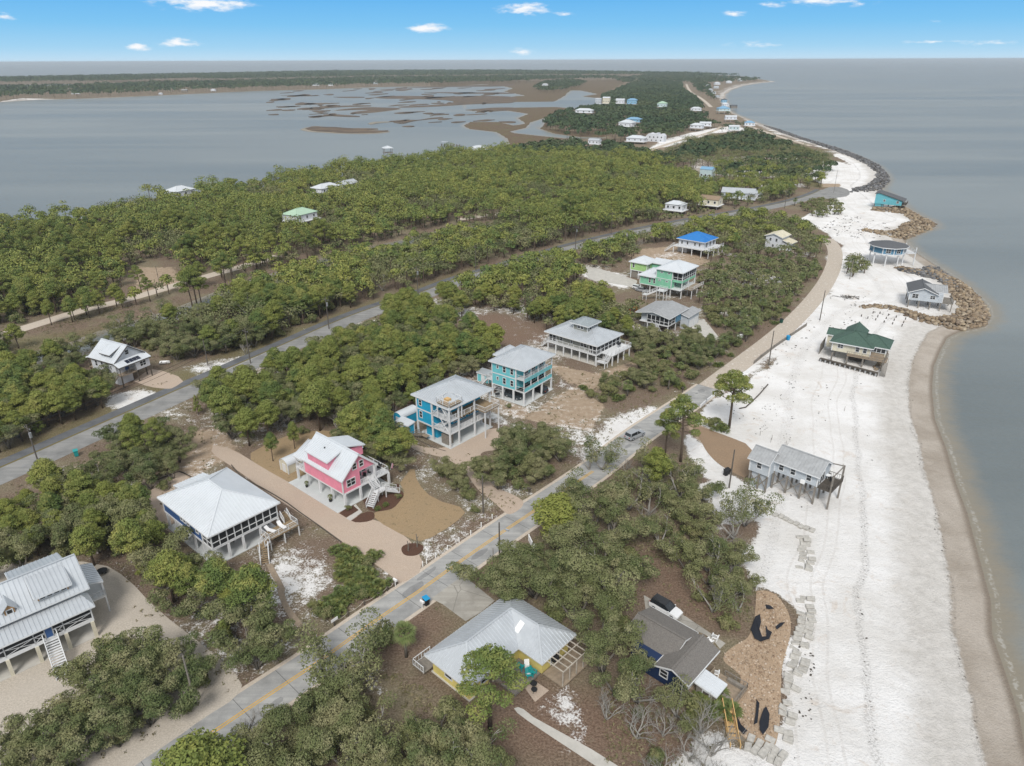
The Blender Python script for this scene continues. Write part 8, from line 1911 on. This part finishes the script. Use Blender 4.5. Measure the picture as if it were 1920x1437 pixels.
firebowl(gp('B8', 1152, 990, .05), 'black fire bowl on the stone pad, nearer the patio'); firebowl(gp('B8', 1157, 1045, .05), 'black fire bowl on the stone pad, farther from the patio', .4); firebowl(gp('B7', 920, 360), 'black fire pit on pale sand beside the cream house', .8)
def grill(anchor, rz, label):
    t = thing('barbecue_grill', label, 'grill', anchor, rz); MB().box(-.5, -.28, .75, .5, .28, .95).make('firebox', BLACK, t); k = MB(); k.tube([(-.5, 0, .95), (.5, 0, .95)], [.28, .28], 12); k.make('lid', BLACK, t)
    for x in (-.42, .42): MB().box(x - .03, -.22, 0, x + .03, .22, .75).make('leg', STEEL, t)
grill(gp('B8', 1345, 790, .33), .8, 'black grill under the white pergola'); grill(gp('B1', 805, 775, .12), .3, 'black grill on the slab edge of the turquoise house'); grill(gp('B1', 1755, 380, 2.84), .8, 'black grill on the side deck of the taupe house')
def pot(anchor, label, s=1.):
    t = thing('potted_shrub', label, 'potted plant', anchor, 0, 'potted shrubs'); MB().tube([(0, 0, 0), (0, 0, .4)], [.2, .28], 10).make('pot', BLACK, t)
    c = bpy.data.objects.new('foliage', quads_mesh('foliage', lobe_cards([((0, 0, .8), (.38, .38, .5))], .9, .14, .7, .7, np.random.default_rng(3)), L_DARK)); COL.objects.link(c); c.parent = t; t.scale = (s, s, s)
pot(gp('B5', 362, 735, .1), 'potted shrub on the pink house slab, nearer the cream shed'); pot(gp('B5', 575, 865, .1), 'potted shrub on the pink house slab, nearer the stairs', 1.15)
for (a, b, l) in ((1070, 900, 'grassy shrub in the mulch bed below the white stairs'), (1000, 935, 'second grassy shrub in the mulch bed below the white stairs'), (735, 945, 'small shrub in the square mulch bed'), (1185, 840, 'low shrub at the rim of the curved mulch bed'), (1130, 745, 'low shrub beside the upper stair foot')):
    p = gp('B5', a, b); tm, cm = PROTO['palmetto' if 'grassy' in l else 'scrub'][1]; o = thing('garden_shrub', l, 'bush', p, 1.0, 'shrubs in the mulch beds'); o.scale = (.42, .42, .55)
    for n2, me in (('stems', tm), ('foliage', cm)): c = bpy.data.objects.new(n2, me); COL.objects.link(c); c.parent = o
for i, (a, b, h_) in enumerate(((1272, 1310, 1.9), (1352, 1275, 2.5))):
    p = gp('B5', a, b); k = MB().tube([(0, 0, 0), (.06, 0, h_ * .5), (-.04, .05, h_)], [.12, .09, .06], 7); r = np.random.default_rng(i)
    t = thing('driftwood_post', ['shorter', 'taller'][i] + ' driftwood post standing in the round mulch bed', 'driftwood', p, 0); k.make('stem', BARKO, t); MB().beam((0, 0, h_ * .6), (.3, .1, h_ * .8), .07).make('stub', BARKO, t)
t = thing('flag', 'faded pink and white flag on the deck corner of the pink house', 'flag', gp('B5', 1107, 548, 3.9), .7); MB().tube([(0, 0, -.8), (.5, 0, .5)], [.02, .02], 5).make('pole', WPLAST, t); MB().add([(.15, 0, -.45), (.5, 0, .5), (.78, .06, .1), (.5, .06, -.75)], [(0, 1, 2, 3), (3, 2, 1, 0)]).make('cloth', mat('pink_striped_cloth', (.65, .35, .42), .8, .3, 8.), t)
def patio_set(anchor, rz, label, m=BLACK):
    t = thing('patio_table_set', label, 'patio table', anchor, rz); MB().tube([(0, 0, .7), (0, 0, .74)], [.5, .5], 14).make('table_top', m, t); MB().tube([(0, 0, 0), (0, 0, .7)], [.06, .06], 6).make('leg', m, t)
def seat(anchor, rz, label, m=BLACK):
    t = thing('patio_chair', label, 'patio chair', anchor, rz, 'dark patio chairs'); MB().box(-.25, -.25, .42, .25, .25, .47).make('seat', m, t); MB().box(-.25, .22, .47, .25, .27, .95).make('backrest', m, t)
    for a in (-.22, .22):
        for b in (-.22, .22): MB().box(a - .02, b - .02, 0, a + .02, b + .02, .42).make('leg', m, t)
for i, (pl_, a, b, z, w_) in enumerate((('B5', 880, 650, 2.86, 'in the recessed porch of the pink house'), ('B5', 925, 622, 2.86, 'in the recessed porch of the pink house, nearer the railing'), ('B5', 1010, 580, 2.86, 'on the side deck of the pink house'), ('B1', 590, 815, 5.96, 'on the upper balcony of the bright cyan house'),
        ('B1', 640, 785, 5.96, 'on the upper balcony of the bright cyan house, far end'), ('B4', 1560, 800, 3.56, 'on the seaward deck of the pale grey beach house'), ('B4', 1580, 850, 3.56, 'on the deck corner of the pale grey beach house'))): seat(gp(pl_, a, b, z), i * 1.3, 'dark chair ' + w_)
patio_set(gp('B4', 1550, 825, 3.56), 0, 'white round table on the deck of the pale grey beach house', WPLAST); patio_set(gp('B5', 1020, 560, 2.86), 0, 'dark round table on the side deck of the pink house')
t = thing('swing_frame', 'orange metal frame in the scrub behind the taupe house', 'frame', gp('B2', 640, 1125), .4); OR = mat('orange_enamel', (.70, .28, .03), .5)
for x in (-1.2, 1.2): MB().beam((x, -.6, 0), (x, 0, 1.9), .12).make('leg', OR, t); MB().beam((x, .6, 0), (x, 0, 1.9), .12).make('leg', OR, t)
MB().beam((-1.3, 0, 1.9), (1.3, 0, 1.9), .14).make('crossbar', OR, t)
t = thing('utility_trailer', 'low wooden trailer beside the white gabled house stairs', 'trailer', gp('C4', 370, 820), .5); MB().box(-1.5, -.8, .5, 1.5, .8, .6).make('bed', GREYW, t); k = MB(); k.box(-1.5, -.85, .6, 1.5, -.78, .95); k.box(-1.5, .78, .6, 1.5, .85, .95); k.box(-1.55, -.85, .6, -1.48, .85, .95); k.make('side_boards', NEWWOOD, t)
for s_ in (-.9, .9): MB().tube([(0, s_ - .06, .35), (0, s_ + .06, .35)], [.33, .33], 12).make('wheel', BLACK, t)

# ---------------------------------------------------------------- boulders, seawall blocks, stone bank
ico_v = []; 
def ico():
    ph = (1 + 5 ** .5) / 2; v = [(-1, ph, 0), (1, ph, 0), (-1, -ph, 0), (1, -ph, 0), (0, -1, ph), (0, 1, ph), (0, -1, -ph), (0, 1, -ph), (ph, 0, -1), (ph, 0, 1), (-ph, 0, -1), (-ph, 0, 1)]
    f = [(0, 11, 5), (0, 5, 1), (0, 1, 7), (0, 7, 10), (0, 10, 11), (1, 5, 9), (5, 11, 4), (11, 10, 2), (10, 7, 6), (7, 1, 8), (3, 9, 4), (3, 4, 2), (3, 2, 6), (3, 6, 8), (3, 8, 9), (4, 9, 5), (2, 4, 11), (6, 2, 10), (8, 6, 7), (9, 8, 1)]
    v = np.array(v, float); v /= np.linalg.norm(v, axis=1, keepdims=True); return v, np.array(f)
IV, IF = ico()
def stones(name, x, y, z, size, m, flat=.65, r=rng):
    """angular stones, each a squashed and knocked-about polyhedron"""
    n = len(x); q = np.repeat(IV[None], n, 0) * r.uniform(.65, 1.2, (n, 12, 1)); sc = size[:, None] * np.stack([r.uniform(.7, 1.35, n), r.uniform(.7, 1.1, n), r.uniform(flat * .7, flat * 1.2, n)], 1)
    q = q * sc[:, None, :]; a = r.uniform(0, 6.28, n); c, s_ = np.cos(a)[:, None], np.sin(a)[:, None]; qx = q[..., 0] * c - q[..., 1] * s_; qy = q[..., 0] * s_ + q[..., 1] * c
    q = np.stack([qx + x[:, None], qy + y[:, None], q[..., 2] + z[:, None]], -1).reshape(-1, 3)
    fs = (IF[None] + (np.arange(n) * 12)[:, None, None]).reshape(-1, 3); me = bpy.data.meshes.new(name); me.vertices.add(len(q)); me.vertices.foreach_set('co', q.astype(np.float32).ravel())
    me.loops.add(len(fs) * 3); me.loops.foreach_set('vertex_index', fs.astype(np.int32).ravel()); me.polygons.add(len(fs)); me.polygons.foreach_set('loop_start', np.arange(0, len(fs) * 3, 3, dtype=np.int32)); me.update(calc_edges=True)
    at_ = me.attributes.new('tint', 'FLOAT', 'POINT'); at_.data.foreach_set('value', np.repeat(r.uniform(0, 1, n), 12).astype(np.float32)); me.materials.append(m)
    o = bpy.data.objects.new(name, me); COL.objects.link(o); return o
def rock_mat(name, stops):
    m, n, l, bs = principled(name); a = n.new('ShaderNodeAttribute'); a.attribute_name = 'tint'; rp_ = n.new('ShaderNodeValToRGB'); rp_.color_ramp.interpolation = 'LINEAR'; e = rp_.color_ramp.elements
    e[0].position = 0; e[0].color = (*stops[0], 1); e[1].position = 1; e[1].color = (*stops[-1], 1)
    for i, c in enumerate(stops[1:-1]): k = e.new((i + 1) / (len(stops) - 1)); k.color = (*c, 1)
    l.new(a.outputs['Fac'], rp_.inputs[0]); geo = n.new('ShaderNodeNewGeometry'); f = noise_node(n, l, geo.outputs['Position'], 3., 5, .7)
    l.new(mixc(n, l, mapr(n, l, f, .3, .7, 0, .5), rp_.outputs[0], tuple(q * .5 for q in stops[0])), bs.inputs['Base Color']); bs.inputs['Roughness'].default_value = .9; bump(n, l, bs, f, .5, .1); return m
ROCKT = rock_mat('tan_limestone_boulders', [(.13, .095, .065), (.30, .22, .14), (.42, .33, .22), (.22, .165, .12), (.48, .40, .29)]); ROCKG = rock_mat('dark_grey_boulders', [(.05, .05, .052), (.14, .14, .145), (.26, .26, .27), (.09, .085, .08), (.20, .19, .18)]); SHELL = rock_mat('tan_shell_stones', [(.28, .19, .125), (.42, .31, .21), (.54, .42, .31), (.34, .25, .17), (.62, .52, .42)])
def riprap(name, label, poly, spacing, size, m, base=0., hump=.6, seed=1, flat=.65):
    r = np.random.default_rng(seed); x, y = scatter(poly, spacing, r); d = poly_sdf(poly, x, y); sd = shore_dist(x, y); z = land_z(sd) + base + np.clip(d / 3, 0, 1) * hump * r.uniform(.3, 1, len(x)); s_ = size * r.uniform(.45, 1.35, len(x))
    return props(stones(name, x, y, z, s_, m, flat, r), label, kind='stuff')
R1 = G2('B3', [(900, 125), (960, 110), (1180, 150), (1250, 95), (1400, 180), (1560, 240), (1700, 380), (1805, 540), (1765, 645), (1520, 700), (1280, 655), (1100, 620), (960, 560), (860, 520), (700, 500), (560, 515), (560, 490), (700, 470), (900, 490), (1080, 540), (1250, 585), (1440, 570), (1500, 500), (1470, 440), (1400, 320), (1330, 235), (1210, 195), (1000, 165)], -.3)
riprap('boulder_revetment', 'tan boulder revetment curling round the grey house on the point', R1, 1.0, .72, ROCKT, .1, .8, 2)
R2 = G2('A4', [(1150, 620), (1200, 640), (1300, 700), (1415, 755), (1390, 800), (1250, 850), (1200, 872), (1110, 865), (1040, 850), (860, 825), (860, 810), (1040, 825), (1140, 800), (1150, 770), (1240, 745), (1180, 690), (1060, 680), (940, 665), (940, 645), (1060, 650)], -.4)
riprap('boulder_revetment', 'brown boulder spit beyond the faded turquoise beach house', R2, 1.4, .95, ROCKT, .1, .9, 3)
R3 = G2('A4', [(120, 20), (250, 50), (420, 105), (600, 165), (720, 200), (880, 260), (1000, 320), (1070, 400), (1070, 450), (1000, 505), (900, 525), (780, 530), (780, 505), (880, 480), (960, 430), (970, 370), (900, 320), (780, 260), (600, 195), (400, 125), (240, 70)], -.4)
riprap('boulder_revetment', 'dark grey boulder revetment along the curved point', R3, 1.8, .95, ROCKG, .1, .8, 4)
R4 = G2('A4', [(1110, 1092), (1200, 1100), (1290, 1105), (1370, 1075), (1440, 1085), (1500, 1130), (1620, 1240), (1640, 1260), (1560, 1250), (1400, 1175), (1260, 1150), (1140, 1120)], -.3)
riprap('boulder_revetment', 'blue-grey boulders below the many-sided blue house', R4, 1.1, .75, ROCKG, .1, .6, 5)
R5 = G2('B3', [(760, 900), (830, 890), (830, 930), (770, 1060), (700, 1090), (690, 1050), (740, 980)], 0)
riprap('boulder_heap', 'tan rubble heap beside the green-roofed beach house', R5, .8, .5, ROCKT, .05, .5, 6)
BANK = G2('C1', [(1060, 185), (1130, 180), (1210, 215), (1290, 330), (1312, 440), (1290, 560), (1240, 720), (1235, 900), (1235, 1060), (1205, 1290), (1150, 1320), (1040, 1265), (960, 1235), (880, 1100), (860, 1000), (905, 920), (965, 810), (900, 745), (820, 690), (830, 630), (930, 560), (1010, 520), (1050, 380)])
sheet('stone_bank', ground_mat('shelly_stone_fill', (.30, .21, .14), (.46, .35, .25), (.58, .48, .38), 9.), BANK, .04)
riprap('scattered_stones', 'loose tan shell stones covering the bank seaward of the brown shingled house', BANK, .42, .17, SHELL, .02, .16, 7, .6)
for i, (pts, lab) in enumerate((([(1018, 470), (1050, 380), (1085, 360), (1092, 420), (1080, 470), (1100, 520), (1130, 520), (1125, 440), (1140, 470), (1170, 490), (1150, 540), (1090, 556), (1045, 535)], 'largest torn black fabric patch on the stone bank'), ([(1080, 1130), (1110, 1040), (1130, 1020), (1152, 1080), (1145, 1170), (1105, 1225), (1082, 1190)], 'oval torn black fabric patch low on the stone bank'),
        ([(920, 1095), (950, 1150), (995, 1195), (965, 1225), (930, 1180)], 'torn black fabric patch beside the new wooden stairs'), ([(1195, 450), (1230, 420), (1265, 420), (1235, 450), (1205, 470)], 'small torn black fabric patch, seaward side'), ([(1125, 290), (1160, 300), (1185, 325), (1150, 325), (1130, 320)], 'small torn black fabric patch near the top of the bank'), ([(1060, 970), (1080, 1000), (1066, 1140), (1040, 1150), (1055, 1060)], 'narrow black fabric strip low on the stone bank'))):
    o = MB().add([(p[0], p[1], .30 + .06 * math.sin(j * 2.1 + i)) for j, p in enumerate(G2('C1', pts))], [tuple(range(len(pts)))]).make('torn_fabric', FABRIC); props(o, lab, 'fabric', 'torn black fabric on the stone bank')
# concrete blocks
def block_mesh():
    k = MB().box(-.55, -.38, 0, .55, .38, .55); me = bpy.data.meshes.new('concrete_block'); me.from_pydata(k.v, [], k.f); me.materials.append(mat('weathered_concrete_blocks', (.54, .52, .48), .9, .35, 1.2, bmp=.5))
    import bmesh; b = bmesh.new(); b.from_mesh(me); bmesh.ops.bevel(b, geom=b.edges[:], offset=.05, segments=1, affect='EDGES'); b.to_mesh(me); b.free(); return me
BM_ = block_mesh(); nb = 0
def blocks(P, step, rows, words, jit=.1, tilt=.06, skip=.06, seed=1):
    global nb; r = np.random.default_rng(seed); P = smooth_line(P); d = [0.]
    for a, b in zip(P, P[1:]): d.append(d[-1] + math.hypot(b[0] - a[0], b[1] - a[1]))
    n = int(d[-1] / step)
    for i in range(n):
        s_ = (i + .5) * step; j = max(k for k in range(len(d)) if d[k] <= s_); j = min(j, len(P) - 2); t = (s_ - d[j]) / max(1e-6, d[j + 1] - d[j]); a, b = P[j], P[j + 1]; ux, uy = (b[0] - a[0]), (b[1] - a[1]); q = math.hypot(ux, uy); ux /= q; uy /= q
        for row in range(rows):
            if r.uniform() < skip: continue
            off = (row - (rows - 1) / 2) * 1.18 + r.normal(0, jit); x, y = a[0] + (b[0] - a[0]) * t - uy * off, a[1] + (b[1] - a[1]) * t + ux * off
            o = bpy.data.objects.new('concrete_block', BM_); COL.objects.link(o); o.location = (x, y, -.24 - .1 * row + r.normal(0, .09)); o.rotation_euler = (r.normal(0, tilt), r.normal(0, tilt), math.atan2(uy, ux) + math.pi / 2 + r.normal(0, jit))
            nb += 1; props(o, f'grey concrete block in {words}', 'concrete block', words)
blocks(G2('C1', [(985, 1262), (1040, 1285), (1100, 1320), (1160, 1355), (1230, 1395), (1290, 1437)]), .86, 2, 'the double row at the bottom of the stone bank', seed=2)
blocks(G2('C1', [(1222, 1345), (1245, 1240), (1268, 1130), (1285, 1030), (1310, 900), (1345, 760), (1375, 640), (1395, 500), (1410, 400), (1420, 300), (1425, 215)]), .88, 2, 'the long seawall row below the stone bank', .18, .13, .22, 3)
blocks(G2('D5', [(380, 330), (395, 270), (405, 215), (385, 160), (375, 120)]), .9, 2, 'the broken seawall stretch in mid beach', .2, .14, .2, 4)
blocks(G2('D5', [(445, 115), (390, 95), (330, 65), (270, 38), (215, 15), (160, -5)]), .9, 1, 'the single row running inland below the pale grey beach house', .1, .08, .02, 5)
blocks(G2('B4', [(1060, 1050), (1030, 1035), (990, 1015), (950, 990)]), .9, 1, 'the low slabs at the inland end of the seawall', .1, .1, .0, 6)
# pilings, driftwood and litter on the sand
for i, (a, b) in enumerate(((580, 575), (640, 595), (735, 578), (715, 610), (835, 568), (815, 598), (795, 632), (875, 648), (910, 585), (890, 615), (998, 603), (980, 635), (965, 665), (755, 548), (690, 545))):
    t = thing('old_piling', 'stub of an old piling in the sand grid behind the green-roofed beach house', 'piling', gp('B3', a, b), 0, 'old pilings left in the sand'); MB().tube([(0, 0, -.2), (.03, 0, .65)], [.15, .13], 7).make('stub', DARKW, t)
t = thing('driftwood_pile', 'heap of dark driftwood logs on the sand above the green-roofed beach house', 'driftwood', gp('B3', 445, 400), 0); r = np.random.default_rng(9)
for i in range(26):
    a = r.uniform(0, 3.14); c = r.normal(0, .9, 2); L_ = r.uniform(.8, 2.2); z = r.uniform(.1, .9) * max(0, 1 - np.hypot(*c) / 2.4) + .12; MB().tube([(c[0] * 1.5 - math.cos(a) * L_ / 2, c[1] - math.sin(a) * L_ / 2, z), (c[0] * 1.5 + math.cos(a) * L_ / 2, c[1] + math.sin(a) * L_ / 2, z + r.uniform(-.1, .35))], [.1, .06], 5).make('log', DARKW, t)
def litter(name, label, poly, n, smin, smax, m, seed, z=.05, flat=.3, near=None):
    r = np.random.default_rng(seed); P = np.array(poly); x = r.uniform(P[:, 0].min(), P[:, 0].max(), n * 3); y = r.uniform(P[:, 1].min(), P[:, 1].max(), n * 3); cl = np.sin(x * .7 + seed) * np.sin(y * .45 + seed * 2) + r.uniform(-.6, .6, len(x)); k = (poly_sdf(poly, x, y) > 0) & (cl > .25); x, y = x[k][:n], y[k][:n]
    if len(x): props(stones(name, x, y, land_z(shore_dist(x, y)) + z, r.uniform(smin, smax, len(x)), m, flat, r), label, kind='stuff')
WRACK = rock_mat('dark_wrack_and_debris', [(.035, .03, .025), (.08, .065, .05), (.14, .12, .10), (.06, .05, .04)])
litter('beach_debris', 'dark debris scattered over the white sand', P2([(1400, 700), (1470, 640), (1560, 720), (1545, 900), (1500, 1000), (1460, 960), (1530, 860), (1530, 760), (1440, 730)]), 260, .06, .24, WRACK, 3)
litter('beach_debris', 'brown debris strewn round the seaward houses', P2([(1540, 600), (1560, 545), (1640, 550), (1700, 590), (1620, 600), (1590, 640), (1500, 670), (1450, 680)]), 420, .08, .3, WRACK, 5)
litter('beach_debris', 'seaweed clumps along the middle of the beach', P2([(1608, 700), (1628, 700), (1640, 900), (1640, 1100), (1650, 1300), (1690, 1500), (1660, 1500), (1618, 1300), (1612, 1100), (1618, 900)]), 330, .05, .2, WRACK, 7)
litter('beach_debris', 'dark clumps beside the concrete seawall', P2([(1480, 1180), (1530, 1180), (1525, 1400), (1480, 1460), (1500, 1300)]), 120, .06, .2, WRACK, 9)
litter('beach_debris', 'dark driftwood litter on the upper beach before the boulder spit', P2([(1540, 430), (1580, 400), (1680, 420), (1690, 440), (1620, 450), (1560, 440)]), 260, .15, .5, WRACK, 11)
litter('beach_debris', 'thin wrack line above the wet sand', P2([(1712, 650), (1728, 650), (1716, 760), (1745, 900), (1780, 1050), (1800, 1200), (1830, 1350), (1860, 1500), (1835, 1500), (1806, 1350), (1782, 1200), (1764, 1050), (1730, 900), (1700, 760)]), 700, .05, .16, WRACK, 13)
litter('beach_debris', 'sticks and sand tufts by the lone pine', P2([(1340, 760), (1440, 720), (1500, 760), (1480, 840), (1400, 810)]), 130, .05, .18, WRACK, 15)
for i, (u, v) in enumerate(((1425, 817), (1447, 825), (1473, 836), (1583, 771), (1579, 880), (1445, 830))):
    t = thing('marker_stake', f'thin grey stake in the open sand, {["first","second","third","fourth","fifth","sixth"][i]} along the beach', 'stake', at(u, v), 0, 'marker stakes'); MB().box(-.03, -.03, 0, .03, .03, 1.1).make('stake', GREYW, t)
# bay pier and hut
p0, p1 = at(862, 274, .2), at(828, 273, .2); t = thing('fishing_pier', 'narrow timber pier reaching into the bay', 'pier', (p0[0], p0[1], 0), math.atan2(p1[1] - p0[1], p1[0] - p0[0])); L_ = math.hypot(p1[0] - p0[0], p1[1] - p0[1])
MB().box(0, -.8, .5, L_, .8, .75).make('deck', GREYW, t)
for i in range(7): MB().box(i * L_ / 6 - .2, -.9, -3, i * L_ / 6 + .2, .9, 1.6).make('piling', GREYW, t)
MB().box(L_ - 6, -2.5, 3.2, L_, 2.5, 3.5).make('shelter_roof', METAL, t)
p = at(728, 296, 0); h = House('boathouse', 'little white-roofed boathouse over the bay edge', p[:2], 20, 'boathouse'); h.pillars([(-3, -3), (3, -3), (-3, 3), (3, 3)], 7.5, GREYW, .3); h.hip(-4, -4, 4, 4, 7.5, 1.6, METALW, 0, fascia=None); h.box('floor', GREYW, -3.5, -3.5, 3.8, 3.5, 3.5, 4.1)

# ---------------------------------------------------------------- sea air
hz = MB().box(-30000, -500, -5.0, 30000, 45000, CAM_H + 2.5)
m = bpy.data.materials.new('sea_haze'); m.use_nodes = True; n, l = m.node_tree.nodes, m.node_tree.links; n.clear()
o_ = n.new('ShaderNodeOutputMaterial'); v_ = n.new('ShaderNodeVolumePrincipled'); v_.inputs['Color'].default_value = (.78, .86, .93, 1); v_.inputs['Density'].default_value = .00008; v_.inputs['Anisotropy'].default_value = .0
l.new(v_.outputs[0], o_.inputs['Volume']); haze = hz.make('haze', m); props(haze, kind='stuff')
